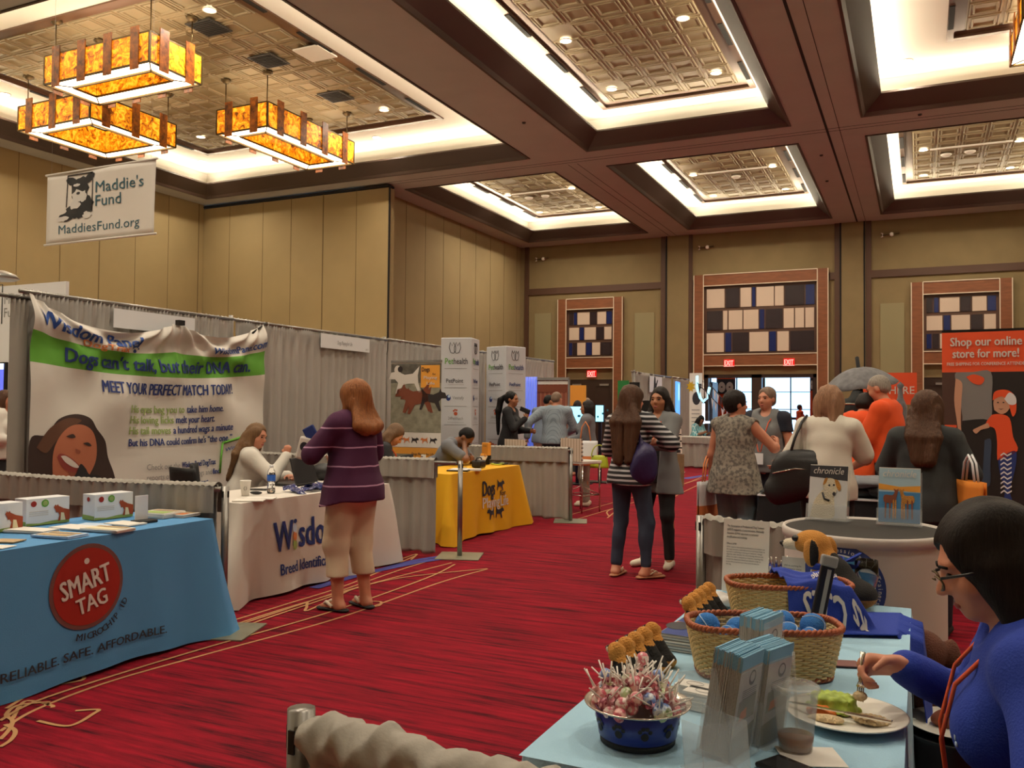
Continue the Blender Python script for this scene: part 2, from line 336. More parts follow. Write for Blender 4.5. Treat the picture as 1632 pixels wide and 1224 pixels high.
gl = [[(0, 1166), (60, 1130), (180, 1085), (340, 1040), (540, 985), (700, 929), (777, 907)], [(0, 1150), (60, 1118), (200, 1072), (340, 1030), (530, 975), (680, 922), (725, 900)],
      [(10, 1130), (90, 1085), (200, 1052), (360, 1003), (520, 950), (640, 908), (700, 890)], [(375, 988), (460, 962), (560, 930), (662, 886)],
      [(375, 995), (470, 965), (600, 928), (720, 897)], [(395, 997), (480, 968), (620, 925), (777, 907)], [(0, 1180), (14, 1165), (20, 1150), (10, 1140), (30, 1125), (80, 1120)],
      [(0, 1192), (18, 1180), (24, 1166), (8, 1156)], [(60, 1150), (110, 1158), (150, 1138), (155, 1132), (120, 1134)], [(20, 1146), (40, 1118), (80, 1124), (84, 1128)],
      [(490, 960), (489, 968), (493, 973), (560, 940)], [(600, 905), (650, 888), (664, 884), (655, 893)], [(590, 968), (604, 966), (607, 960), (592, 959)],
      [(905, 822), (1000, 795), (1075, 776), (1120, 762)], [(905, 832), (1020, 798), (1085, 780)], [(1060, 800), (1090, 784), (1124, 768)], [(1075, 776), (1105, 766), (1125, 757)], [(970, 822), (968, 815), (985, 808), (1000, 803)], [(968, 826), (985, 812)],
      [(0, 1125), (40, 1110), (90, 1093), (130, 1085), (133, 1078)]]
for g in gl: ribbon(smoothpts([at(x, y) for x, y in g]), .020)
for g, wd in (([(500, 938), (580, 915), (660, 898), (710, 890)], .10), ([(615, 906), (660, 894), (712, 886)], .07), ([(1090, 763), (1130, 757)], .2)): ribbon(smoothpts([at(x, y) for x, y in g]), wd, 2, .001)
fl.add([(3.2, -5, .001), (12, -5, .001), (12, 30.8, .001), (3.2, 30.8, .001)], [(0, 1, 2, 3)], 3); fl.add([(-20.4, -5, .001), (3.2, -5, .001), (3.2, -.6, .001), (-20.4, -.6, .001)], [(0, 1, 2, 3)], 3); fl.add([(-20.4, -.6, .001), (-10.2, -.6, .001), (-10.2, 20.2, .001), (-20.4, 20.2, .001)], [(0, 1, 2, 3)], 3)  # unseen pale floor areas, added to bounce neutral light up to the soffit
struct('floor', fl, [mc, M['carpet_gold'], M['carpet_blue'], mat('added_bounce_floor', 'c8beaa', .6)])

# walls -----------------------------------------------------------
def seam_strip(mb, a, b, z0, z1, wd, m=1, out=.004):
    a = Vector(a); b = Vector(b); mb.box(((a.x+b.x)/2, (a.y+b.y)/2, (z0+z1)/2), (max(abs(a.x-b.x), wd), max(abs(a.y-b.y), wd), z1-z0), m=m)
wl = MB(); wl.box((-20.5, 7.7, HC/2), (.2, 25.4, HC))
for k in range(22): wl.box((-20.398, 20.2-1.2*k, HC/2), (.008, .012 if k % 3 else .03, HC), m=1)
struct('wall_left', wl, [M['wall_vinyl'], M['seam']])
wp = MB(); yf = 20.42; wp.box((-17.05, yf+.15, HC/2-.06), (7.1, .3, HC-.12))
for px, wd in ((322, .03), (365, .014), (418, .014), (463, .014), (514, .035), (567, .014)): X = atY(px, 420, yf).x; wp.box((X, yf-.002, HC/2), (wd, .008, HC-.1), m=1)
wp.box((-13.488, yf+.02, HC/2), (.03, .06, HC-.1), m=2); wp.box((-17.05, yf+.12, HC-.07), (7.1, .32, .05), m=2)
struct('wall_partition', wp, [M['wall_vinyl'], M['seam'], M['black_gap']])
wf = MB(); wf.box((-14.3, 25.7, HC/2), (.2, 10.4, HC))
for k in range(9): wf.box((-14.198, 21.3+1.15*k, HC/2), (.008, .014, HC), m=1)
struct('wall_left_far', wf, [M['wall_vinyl'], M['seam']])
struct('wall_right', MB().box((12.1, 19, HC/2), (.2, 48.4, HC)), M['wall_vinyl'])
struct('wall_front', MB().box((-4.2, -5.1, HC/2), (32.8, .2, HC)), M['wall_vinyl'])

# back wall with three door bays -----------------------------------
def wx(px): return atY(px, 480, YW).x
DO = [(-12.22, -10.30, 2.55), (-6.97, -3.10, 2.70), (.10, 2.28, 2.55)]     # openings x0, x1, top
wb = MB(); xs = [-14.4]+[v for d in DO for v in d[:2]]+[12.2]
for i in range(0, len(xs), 2): wb.box(((xs[i]+xs[i+1])/2, YW+.15, HC/2), (xs[i+1]-xs[i], .3, HC))
for x0, x1, zt in DO: wb.box(((x0+x1)/2, YW+.15, (HC+zt)/2), (x1-x0, .3, HC-zt))
for a, b in ((1063, 1098), (1340, 1380)): wb.box(((wx(a)+wx(b))/2, YW-.03, HC/2), (wx(b)-wx(a), .1, HC))       # flat pilasters
for a, b, y0, y1 in ((853, 879, 500, 640), (1012, 1043, 499, 640), (1403, 1441, 484, 640)):
    z0, z1 = atY(a, y1, YW).z, atY(a, y0, YW).z; wb.box(((wx(a)+wx(b))/2, YW-.012, (z0+z1)/2), (wx(b)-wx(a), .03, z1-z0), m=1)
struct('wall_back', wb, [M['wall_fabric'], mat('acoustic', '8b8260', .9)])
tr = MB()
for px in (840, 1057.5, 1100, 1334.5, 1384.5): tr.box((wx(px), YW-.03, HC/2), (.17, .06, HC))
ZT = 5.98
for a, b in ((843, 1055), (1322, 1332), (1388, 1740), (1101, 1106)): tr.box(((wx(a)+wx(b))/2, YW-.028, ZT), (wx(b)-wx(a), .05, .24))
struct('trim_1', tr, M['trim_brown'])
tg = MB()
for px in (1063, 1340, 1378): tg.box((wx(px), YW-.085, HC/2), (.05, .02, HC))
struct('trim_2', tg, M['black_gap'])
def mosaic(n, xa, xb, zb, zt, rows, sw, dark_to, op):
    """timber door surround: stiles, head, transom and a screen of framed panes above the opening"""
    x0, x1, zo = op
    fr = MB(); fr.box(((x0-.16), YW-.06, zt/2), (sw, .18, zt)); fr.box(((x1+.16), YW-.06, zt/2), (sw, .18, zt))
    xl, xr = x0-.16+sw/2, x1+.16-sw/2
    fr.box(((xl+xr)/2, YW-.05, zt-.2), (xr-xl, .16, .4)); fr.box(((xl+xr)/2, YW-.05, zb-.2), (xr-xl, .16, .4))
    for q in (x0-.16-sw/2, xl, x1+.16+sw/2, xr): fr.box((q, YW-.152, zt/2), (.03, .02, zt), m=1)
    for q in (zt, zt-.4, zb, zb-.4): fr.box(((xl+xr)/2, YW-.14, q), (xr-xl, .02, .03), m=1)
    f = struct('door_%d_surround' % n, fr, [M['cherry'], M['white_line']])
    sc = MB(); sc.box(((xl+xr)/2, YW-.01, (zb+zt-.4)/2), (xr-xl, .06, zt-.4-zb)); g = struct('screen', sc, M['trim_brown'], f)
    H3 = (zt-.4-zb-.1)/3; a, b = rows[0]
    W = MB()
    for r, segs in enumerate(rows[1:]):
        za = zt-.4-.09-H3*r
        for (p, q, c) in segs:
            X0 = xl+.1+(xr-xl-.2)*(p-a)/(b-a); X1 = xl+.1+(xr-xl-.2)*(q-a)/(b-a)
            W.box(((X0+X1)/2, YW-.05, za-H3/2+.03), (X1-X0, .025, H3-.11), m='WDB'.index(c))
    struct('panes', W, [M['pane_white'], M['pane_dark'], M['pane_blue']], f)
big = [(922, 1462), [(922, 1015, 'W'), (1022, 1090, 'D'), (1097, 1152, 'W'), (1157, 1172, 'B'), (1178, 1265, 'W'), (1270, 1313, 'W'), (1320, 1412, 'D'), (1420, 1462, 'B')],
       [(924, 1002, 'D'), (1008, 1030, 'W'), (1037, 1107, 'W'), (1113, 1188, 'W'), (1194, 1217, 'B'), (1224, 1306, 'D'), (1313, 1363, 'W'), (1369, 1412, 'W'), (1418, 1460, 'W')],
       [(922, 1012, 'W'), (1020, 1050, 'B'), (1057, 1138, 'D'), (1143, 1238, 'W'), (1243, 1275, 'B'), (1282, 1338, 'W'), (1345, 1460, 'D')]]
sml = [(250, 499), [(250, 272, 'D'), (278, 294, 'B'), (299, 370, 'W'), (374, 410, 'D'), (416, 466, 'W'), (470, 499, 'B')], [(250, 308, 'W'), (313, 336, 'B'), (341, 407, 'W'), (411, 452, 'D'), (457, 498, 'W')],
       [(250, 268, 'B'), (272, 295, 'D'), (299, 347, 'W'), (352, 383, 'B'), (387, 432, 'W'), (437, 498, 'D')]]
mosaic(1, -12.69, -9.82, 3.38, 5.62, sml, .34, 0, DO[0]); mosaic(2, -7.33, -2.74, 3.40, 6.25, big, .34, 0, DO[1]); mosaic(3, -.3, 2.69, 3.38, 5.62, sml, .34, 0, DO[2])
def leaf(x0, x1, zt, n, y=YW+.05):
    m = MB(); m.box(((x0+x1)/2, y, zt/2), (x1-x0, .06, zt))
    for k in (0, 1):
        a = x0+(x1-x0)*(.04+.48*k); b = a+(x1-x0)*.44
        for zz0, zz1 in ((.25, 1.0), (1.2, zt-.25)):
            m.box(((a+b)/2, y-.035, zz0), (b-a-.3, .02, .04)); m.box(((a+b)/2, y-.035, zz1), (b-a-.3, .02, .04)); m.box((a+.15, y-.035, (zz0+zz1)/2), (.04, .02, zz1-zz0)); m.box((b-.15, y-.035, (zz0+zz1)/2), (.04, .02, zz1-zz0))
    d = struct('door_%d' % n, m, M['door_dark']); h = MB()
    for k in (-1, 1): h.box(((x0+x1)/2+k*.45, y-.06, 1.05), (.7, .05, .05)); h.box(((x0+x1)/2+k*.55, y-.05, zt-.2), (.35, .06, .07))
    struct('push_bar', h, M['alu'], d)
leaf(*DO[0], 1); leaf(*DO[2], 3)
# middle doorway: jambs, centre post and dark header, both pairs of leaves folded back into the lobby
dm = MB(); x0, x1, zt = DO[1]
for q in (x0+.08, x1-.08): dm.box((q, YW+.15, zt/2), (.16, .3, zt))
dm.box(((x0+x1)/2-.1, YW+.15, zt/2), (.34, .3, zt)); dm.box(((x0+x1)/2, YW+.15, zt-.06), (x1-x0, .3, .12)); struct('door_2', dm, M['door_dark'])
for q, s_ in ((x0+.2, 1), (x1-.2, -1)): struct('door_2_leaf', MB().box((q, YW+.85, 1.25), (.05, .9, 2.4)), M['door_dark'])
# lobby beyond with its glazed front
lb = MB(); lb.box((-3, 44.1, .15), (20, .2, .3)); lb.box((-3, 44.1, 5.7), (20, .2, 3.4)); lb.box((-13, 37.6, 3.7), (.2, 13, 7.4)); lb.box((7, 37.6, 3.7), (.2, 13, 7.4)); lb.box((-3, 37.5, 7.45), (20, 13.2, .1))
struct('wall_lobby', lb, mat('lobby_paint', 'b4ada2', .8))
wn = MB()
for k in range(15): wn.box((-12.2+1.3*k, 44.1, 2.2), (.05 if k % 4 else .16, .12, 3.8))
for zz in (1.5, 2.35): wn.box((-3, 44.1, zz), (20, .06, .035))
struct('window_1', wn, M['door_dark'])

# ceiling ----------------------------------------------------------
def rect_holes(mb, X0, X1, Y0, Y1, z, holes, m=0):
    xs = sorted({X0, X1}|{v for h in holes for v in h[:2]}); ys = sorted({Y0, Y1}|{v for h in holes for v in h[2:4]})
    for i in range(len(xs)-1):
        for j in range(len(ys)-1):
            cx, cy = (xs[i]+xs[i+1])/2, (ys[j]+ys[j+1])/2
            if not any(h[0] < cx < h[1] and h[2] < cy < h[3] for h in holes):
                mb.add([(xs[i], ys[j], z), (xs[i], ys[j+1], z), (xs[i+1], ys[j+1], z), (xs[i+1], ys[j], z)], [(0, 1, 2, 3)], m)
ce = MB(); rect_holes(ce, -20.6, 12.2, -5.2, YW+.3, HC, COFFERS)
rect_holes(ce, -20.6, 12.2, -5.2, YW+.3, HC+1.2, [])
for X in (-1.86,): ce.box((X, 13.5, HC-.001), (.05, 34.6, .012), m=1)
for X, Y0, Y1 in ((-7.95, 20.7, 30.8), (-8.2, 20.7, 30.8), (-1.6, 3, 30.8)): ce.box((X, (Y0+Y1)/2, HC-.001), (.012, Y1-Y0, .006), m=1)
for Y in (20.35, 20.55): ce.box((-4, Y, HC-.001), (24, .012, .006), m=1)
ceil = struct('ceiling', ce, [M['soffit'], M['black_gap']])
def ring(mb, r0, z0, r1, z1, m=0):
    a = [(r0[0], r0[2], z0), (r0[1], r0[2], z0), (r0[1], r0[3], z0), (r0[0], r0[3], z0)]; b = [(r1[0], r1[2], z1), (r1[1], r1[2], z1), (r1[1], r1[3], z1), (r1[0], r1[3], z1)]
    mb.add(a+b, [(i, (i+1) % 4, 4+(i+1) % 4, 4+i) for i in range(4)], m)
def ins(r, d): return (r[0]+d, r[1]-d, r[2]+d, r[3]-d)
def tiles(mb, r, z):
    nx = round((r[1]-r[0])/.6); ny = round((r[3]-r[2])/.6); dx, dy = (r[1]-r[0])/nx, (r[3]-r[2])/ny
    prof = [(0, 0), (.045, 0), (.065, .022), (.10, .022), (.115, .004), (.15, .004), (.165, .026), (.21, .026), (.225, 0)]
    for i in range(nx):
        for j in range(ny):
            q = (r[0]+i*dx, r[0]+(i+1)*dx, r[2]+j*dy, r[2]+(j+1)*dy)
            flatt = random.random() < .04
            for (a, ha), (b, hb) in zip(prof, prof[1:]): ring(mb, ins(q, a*dx), z-(0 if flatt else ha), ins(q, b*dx), z-(0 if flatt else hb))
            c = ins(q, prof[-1][0]*dx); mb.add([(c[0], c[2], z), (c[0], c[3], z), (c[1], c[3], z), (c[1], c[2], z)], [(0, 1, 2, 3)])
for r4 in COFFERS:
    r = r4[:4]; inset = r4[4]; far = r[2] > 20
    lp = MB(); ring(lp, r, HC-.02, ins(r, .05), HC-.02); ring(lp, ins(r, .05), HC-.02, ins(r, .1), HC+.05); ring(lp, ins(r, .1), HC+.05, ins(r, .42), HC+.31); ring(lp, ins(r, .42), HC+.31, ins(r, .42), HC+.35); ring(lp, ins(r, .42), HC+.35, ins(r, .02), HC+.35)
    ring(lp, r, HC-.02, r, HC+.02)
    struct('coffer_trim', lp, M['bronze'], ceil)
    cv = MB(); p = ins(r, inset); ring(cv, r, HC+.3, r, HC+RECESS); ring(cv, r, HC+RECESS, p, HC+RECESS); struct('cove', cv, M['cove_white'], ceil)
    bd = MB(); ring(bd, p, HC+RECESS-.03, ins(p, .12), HC+RECESS-.03); ring(bd, p, HC+RECESS-.03, p, HC+RECESS); ring(bd, ins(p, .12), HC+RECESS-.03, ins(p, .12), HC+RECESS+.06); ring(bd, ins(p, .12), HC+RECESS+.02, ins(p, .3), HC+RECESS+.02, 0)
    for sx in (p[0]+.06, p[1]-.06):
        k = p[2]+.3
        while k < p[3]-1.3: bd.box((sx, k+.6, HC+RECESS-.035), (.09, 1.0, .02), m=1); k += 1.9
    struct('panel_border', bd, [M['bronze_shine'], M['black_gap']], ceil)
    tl = MB(); tiles(tl, ins(p, .3), HC+RECESS+.03); struct('tile_panel', tl, M['tile_paint'], ceil)
# ================================================================== ceiling fixtures
mm = mat('mica', 'd08a20', .35); N, L, B = nodes_of(mm); tc = N.new('ShaderNodeTexCoord')
n1 = N.new('ShaderNodeTexNoise'); n1.inputs['Scale'].default_value = 6.5; n1.inputs['Detail'].default_value = 7; n1.inputs['Roughness'].default_value = .68; n1.inputs['Distortion'].default_value = 1.2; L.new(tc.outputs['Object'], n1.inputs['Vector'])
cr = N.new('ShaderNodeValToRGB'); e = cr.color_ramp.elements; e[0].position = .36; e[0].color = (*rgb('5a2806'), 1); e[1].position = .60; e[1].color = (*rgb('ffc935'), 1)
q = e.new(.43); q.color = (*rgb('c46a0c'), 1); q = e.new(.52); q.color = (*rgb('f09a14'), 1); L.new(n1.outputs['Fac'], cr.inputs[0]); L.new(cr.outputs[0], B.inputs['Base Color']); L.new(cr.outputs[0], B.inputs['Emission Color']); B.inputs['Emission Strength'].default_value = .95
ms = mat('mica_dark', '7a3c10', .35); N, L, B = nodes_of(ms); tc = N.new('ShaderNodeTexCoord'); n1 = N.new('ShaderNodeTexNoise'); n1.inputs['Scale'].default_value = 6; n1.inputs['Detail'].default_value = 7; n1.inputs['Roughness'].default_value = .7; L.new(tc.outputs['Object'], n1.inputs['Vector'])
cr = N.new('ShaderNodeValToRGB'); e = cr.color_ramp.elements; e[0].position = .35; e[0].color = (*rgb('3c1a08'), 1); e[1].position = .68; e[1].color = (*rgb('a85a18'), 1); L.new(n1.outputs['Fac'], cr.inputs[0]); L.new(cr.outputs[0], B.inputs['Base Color']); L.new(cr.outputs[0], B.inputs['Emission Color']); B.inputs['Emission Strength'].default_value = .45
mat('diffuser', 'fff4dc', .6, emit=(1.0, .86, .62), estr=5.5); mat('lamp_brass', '5a4a30', .4, metal=.7); mat('lamp_lens', 'fff6e6', .4, emit=(1, .9, .72), estr=9.0)
ZT8 = HC+RECESS+.02
def chandelier(x0, x1, y0, y1, z0, z1, nx, ny, label, zc=ZT8):
    cx, cy = (x0+x1)/2, (y0+y1)/2; t = thing('chandelier', label, 'chandelier', (cx, cy, z0), group='mica chandeliers'); W, D, H = x1-x0, y1-y0, z1-z0; wd = .34
    for s in (-1, 1):
        MB().box((0, s*D/2, H/2), (W, .02, H)).build('mica_panel', mm, t); MB().box((s*W/2, 0, H/2), (.02, D, H)).build('mica_panel', mm, t)
    inn = MB()
    for s in (-1, 1): inn.box((0, s*(D/2-wd), H/2), (W-2*wd, .02, H)); inn.box((s*(W/2-wd), 0, H/2), (.02, D-2*wd, H))
    inn.build('inner_panel', mm, t)
    for zz, nm in ((.03, 'bottom_diffuser'), (H-.06, 'top_diffuser')):
        df = MB()
        for s in (-1, 1): df.box((0, s*(D/2-wd/2), zz), (W-.04, wd-.04, .015)); df.box((s*(W/2-wd/2), 0, zz), (wd-.04, D-2*wd, .015))
        df.build(nm, M['diffuser'], t)
    fr = MB()
    for sx in (-1, 1):
        for sy in (-1, 1):
            fr.box((sx*W/2, sy*D/2, H/2), (.035, .035, H+.01)); fr.box((sx*(W/2-wd), sy*(D/2-wd), H/2), (.03, .03, H)); fr.tube([(sx*W/2, sy*D/2, .015), (sx*(W/2-wd), sy*(D/2-wd), .015)], .012, 4)
        for zz in (0, H):
            fr.box((0, sx*D/2, zz), (W, .03, .03)); fr.box((sx*W/2, 0, zz), (.03, D, .03)); fr.box((0, sx*(D/2-wd), zz), (W-2*wd, .03, .03)); fr.box((sx*(W/2-wd), 0, zz), (.03, D-2*wd, .03))
    fr.build('frame', M['lamp_brass'], t)
    for n, Ln, ax in ((nx, W, 0), (ny, D, 1)):
        for s in (-1, 1):
            for k in range(n):
                u = -Ln/2+Ln*(k+.5)/n
                c = (u, s*(D/2+.025), H/2+.02) if ax == 0 else (s*(W/2+.025), u, H/2+.02)
                MB().box(c, (.2, .02, H+.22) if ax == 0 else (.02, .2, H+.22)).build('strap', ms, t)
    for sx in (-1, 1):
        for sy in (-1, 1):
            r = MB(); p = (sx*(W/2-.12), sy*(D/2-.12)); r.tube([(*p, H-.05), (*p, zc-z0)], .012, 6); r.build('rod', M['lamp_brass'], t)
            MB().lathe([(.001, zc-z0-.09), (.05, zc-z0-.09), (.11, zc-z0-.04), (.11, zc-z0), (.001, zc-z0)], (*p, 0), 8).build('canopy', M['lamp_brass'], t)
    return t
chandelier(-14.5, -11.85, 10.55, 11.72, 7.3, 7.82, 4, 2, 'rectangular amber mica chandelier, highest of three in the picture, above the hanging banner')
chandelier(-17.5, -15.3, 12.15, 14.4, 7.3, 7.82, 3, 3, 'squarish amber mica chandelier hanging directly over the white hanging banner, leftmost of three')
chandelier(-13.72, -12.33, 14.05, 17.1, 7.3, 7.82, 2, 4, 'long amber mica chandelier closest to the beam and the tan partition corner')
chandelier(1.55, 3.2, 16.2, 18.4, 7.9, 8.3, 2, 3, 'amber chandelier cut off by the top right corner of the picture')
# recessed downlights
def downlight(p, label, r=.1, power=380, spot=True):
    t = thing('downlight', label, 'downlight', p, group='recessed downlights')
    MB().lathe([(r*1.05, -.012), (r*1.25, -.012), (r*1.25, 0), (r, .004)], (0, 0, 0), 20).build('trim_ring', M['cove_white'], t)
    MB().lathe([(.001, -.004), (r*1.05, -.004)], (0, 0, 0), 20).build('lens', M['lamp_lens'], t)
    if spot:
        l = bpy.data.lights.new('downlight_beam', 'SPOT'); l.energy = power; l.color = (1, .87, .68); l.spot_size = math.radians(150); l.spot_blend = .8; l.shadow_soft_size = .09
        o = bpy.data.objects.new('downlight_beam', l); COL.objects.link(o); o.parent = t; o.location = (0, 0, -.03)
ZD = HC+RECESS+.02
for (px, py, lab) in ((1088, 29, 'round downlight high at the right edge of the middle coffer tiles'), (902, 65, 'round downlight beside the left border of the middle coffer'), (1141, 116, 'round downlight at the right far corner of the middle coffer'), (975, 142, 'round downlight at the left far corner of the middle coffer'),
        (334, 16, 'round downlight above the topmost chandelier near the top edge'), (612, 175, 'round downlight in the big left coffer tiles near its right far corner'), (320, 218, 'round downlight seen between the two left chandeliers and the long one'),
        (600, 219, 'round downlight on the white cove right of the long chandelier'), (8, 150, 'round downlight at the left picture edge by the squarish chandelier'), (322, 257, 'faint round downlight in the cove behind the long chandelier'),
        (809, 311, 'downlight at the left end of the pale rail in the small left coffer'), (911, 300, 'downlight at the right end of the pale rail in the small left coffer'), (860, 338, 'downlight at the near left of the far border in the small left coffer'), (954, 330, 'downlight at the right far corner of the small left coffer'),
        (1105, 279, 'downlight at the left end of the pale rail in the small middle coffer'), (1231, 265, 'downlight at the right end of the pale rail in the small middle coffer'), (1137, 312, 'downlight at the left far corner of the small middle coffer'), (1252, 301, 'downlight at the right far corner of the small middle coffer'),
        (1472, 239, 'downlight at the left end of the pale rail in the small right coffer'), (1625, 224, 'downlight at the right end of the pale rail in the small right coffer'), (1472, 279, 'downlight at the left far corner of the small right coffer'), (1610, 267, 'downlight at the right far corner of the small right coffer'),
        (1445, 97, 'downlight on the white cove of the big right coffer')):
    downlight(at(px, py, ZD-.02), lab)
for (X, Y) in ((-6, 6), (-4, 6), (-6, 2), (-4, 2), (-15.5, 5), (-11, 5), (-15.5, 1), (-11, 1), (1.5, 5), (6, 5), (1.5, 1), (3.5, 12), (7, 12), (3.5, 17), (7, 17), (-6, 11), (-4, 11), (-17, 9.9)):   # the same fittings above and behind the photographer
    l = bpy.data.lights.new('overhead_beam', 'SPOT'); l.energy = 380; l.color = (1, .87, .68); l.spot_size = math.radians(150); l.spot_blend = .8; l.shadow_soft_size = .09
    o = bpy.data.objects.new('overhead_beam', l); COL.objects.link(o); o.location = (X, Y, ZD-.06)
for (X, Y) in ((-7, 35), (-3, 36), (-5, 40)):  # added spots without fittings, put in to brighten the lobby banners
    l = bpy.data.lights.new('lobby_fill_light', 'SPOT'); l.energy = 500; l.color = (1, .9, .75); l.spot_size = math.radians(150); l.spot_blend = .8; l.shadow_soft_size = .1
    o = bpy.data.objects.new('lobby_fill_light', l); COL.objects.link(o); o.location = (X, Y, 6.8)
# ceiling vents, hatch, rails, detectors
mat('vent_dark', '3a3836', .6)
for (px, py, lab) in ((333, 44, 'square dark ceiling vent above the topmost chandelier'), (428.6, 97, 'square dark ceiling vent in the middle of the left coffer'), (535, 154, 'square dark ceiling vent toward the far end of the left coffer')):
    p = at(px, py, ZD-.03); t = thing('ceiling_vent', lab, 'vent', p, group='ceiling vents'); MB().box((0, 0, 0), (.6, .6, .02)).build('frame', M['vent_dark'], t); g = MB()
    for k in range(9): g.box((0, -.24+.06*k, -.014), (.52, .02, .012))
    g.build('grille', M['black_gap'], t)
p = at(502, 85, ZD-.06); struct('access_hatch', MB().box(p, (.62, .62, .03)), M['cove_white'], ceil)
for (a, b, lab) in (((809, 311), (911, 300), 'thin pale rail across the small left coffer'), ((1105, 279), (1231, 265), 'thin pale rail across the small middle coffer'), ((1472, 239), (1625, 224), 'thin pale rail across the small right coffer')):
    pa, pb = at(*a, ZD-.04), at(*b, ZD-.04); c = (pa+pb)/2; o = MB().box((0, 0, 0), (abs(pb.x-pa.x)-.3, .05, .04)).build('ceiling_rail', M['cove_white'], loc=c); tag(o, lab, 'rail', 'ceiling rails')
for (px, py, lab) in ((843, 315, 'round detector left of centre in the small left coffer'), (869, 312, 'round detector right of centre in the small left coffer'), (1173, 281, 'round ring detector in the small middle coffer'), (1508, 246, 'round detector left of centre in the small right coffer'), (1546, 241, 'round detector right of centre in the small right coffer')):
    o = MB().lathe([(.001, -.05), (.1, -.05), (.14, -.02), (.14, 0)], n=16).build('smoke_detector', M['cove_white'], loc=at(px, py, ZD-.03)); tag(o, lab, 'smoke detector', 'ceiling detectors')
for (px, py) in ((835, 195), (1466, 182), (1309, 247), (1318, 288)):
    o = MB().lathe([(.001, -.035), (.035, -.03), (.045, 0)], n=10).build('sprinkler', M['vent_dark'], loc=at(px, py, HC)); tag(o, 'tiny sprinkler head under the brown ceiling beams', 'sprinkler', 'beam sprinklers')
# spotlight brackets on the back wall
for (px, py, lab) in ((866, 413, 'small brass wall fitting above the left door bay'), (1127, 394.5, 'small brass wall fitting above the middle door bay'), (1420, 374, 'small brass wall fitting above the right door bay')):
    p = atY(px, py, YW-.02); t = thing('wall_fitting', lab, 'wall fitting', p, group='wall fittings'); MB().tube([(-.25, -.08, -.02), (.25, -.08, .02)], .022, 8).build('bar', M['lamp_brass'], t); MB().sph((.02, -.06, 0), .07, 10).build('boss', M['cove_white'], t)
    MB().tube([(-.3, -.08, -.07), (-.25, -.08, -.07), (-.25, -.08, .05), (-.3, -.08, .05)], .015, 6).build('bracket', M['cove_white'], t)
# exit signs
mat('exit_box', '7a0808', .5, emit=(1, .012, .012), estr=.75); mat('exit_red', 'ff9080', .5, emit=(1, .42, .36), estr=1.5)
for (px, py, yy, lab) in ((1162, 578.5, YW-.16, 'lit red EXIT sign over the left half of the middle doorway'), (1257.5, 577, YW-.16, 'lit red EXIT sign over the right half of the middle doorway'), (943, 595.5, YW-.05, 'lit red EXIT sign over the left dark doors')):
    p = atY(px, py, yy); t = thing('exit_sign', lab, 'exit sign', p, group='exit signs'); MB().box((0, 0, 0), (.36, .06, .25)).build('housing', M['exit_box'], t)
    lt = MB(); letter(lt, 'EXIT', lambda u, v: (u, -.036, v), .30, .17, .035, align='c', y=-.085); lt.build('lettering', M['exit_red'], t)
    MB().box((0, -.031, -.115), (.36, .008, .02)).add([], []).build('lit_edge', M['exit_red'], t)

# hanging banner over the far booths
mat('banner_white', 'd9d4cc', .8, bump=.1, bscale=12); mat('ink_teal', '2f5a68', .7); mat('ink_black', '1d1d1f', .7); mat('ink_grey', '8b8b8b', .7); mat('ink_pale', 'd0cdc8', .7)
yb = 7.6; A_, B_, C_, D_ = (atY(x, y, yb) for x, y in ((76, 277), (248.3, 256), (246.5, 374), (74.3, 389)))
bw = B_.x-A_.x; bh = ((A_.z-D_.z)+(B_.z-C_.z))/2; z0 = (D_.z+C_.z)/2
t = thing('hanging_banner', 'white hanging banner with schnauzer drawing under the chandeliers', 'banner', (A_.x, yb, z0))
def hb(u, v, o=.003): return (u*bw, -o-.012*math.sin(7*u)*math.sin(3*v+1), v*bh)
MB().grid(lambda u, v: hb(u, v, 0), 24, 12).build('cloth', M['banner_white'], t, thick=.002)
for zz in (bh, 0): MB().tube([(-.03, 0, zz), (bw+.03, 0, zz)], .014, 8).build('rod', M['banner_white'], t)
def on(u, v): return hb(u/bw, v/bh, .005)
lt = MB(); letter(lt, "Maddie's", on, bw*.43, bh*.15, .004, x=bw*.47, y=bh*.66); letter(lt, 'Fund', on, bw*.23, bh*.15, .004, x=bw*.47, y=bh*.47); letter(lt, 'MaddiesFund.org', on, bw*.74, bh*.125, .0, x=bw*.13, y=bh*.13); lt.build('lettering', M['ink_teal'], t)
def blob(c, rx, ry, n=14, jag=0.0, fn=None, rot=0.0):
    out = []
    for i in range(n):
        a = 2*PI*i/n; k = 1+jag*random.uniform(-1, 1); x, y = rx*k*math.cos(a), ry*k*math.sin(a); out.append(fn(c[0]+x*math.cos(rot)-y*math.sin(rot), c[1]+x*math.sin(rot)+y*math.cos(rot)))
    return out
dg = MB(); F = lambda u, v: hb(u, v, .006); G = lambda u, v: hb(u, v, .008)
for (a, b) in (((.20, .5), (.20, .95)), ((.20, .95), (.44, .95)), ((.44, .95), (.44, .4))): dg.tube([F(*a), F(*b)], .007, 4, m=0)
for c, rx, ry, r in (((.32, .74), .085, .17, 0), ((.24, .86), .045, .07, .6), ((.41, .88), .04, .075, -.5), ((.35, .48), .10, .16, 0), ((.27, .42), .07, .09, .4), ((.2, .36), .08, .06, .2)): dg.poly(blob(c, rx, ry, 20, .14, F, r), 0)
for c, rx, ry in (((.30, .64), .055, .09), ((.35, .63), .04, .08), ((.28, .52), .05, .06), ((.4, .36), .04, .05), ((.17, .34), .06, .035), ((.29, .80), .03, .02)): dg.poly(blob(c, rx, ry, 18, .2, G), 1)
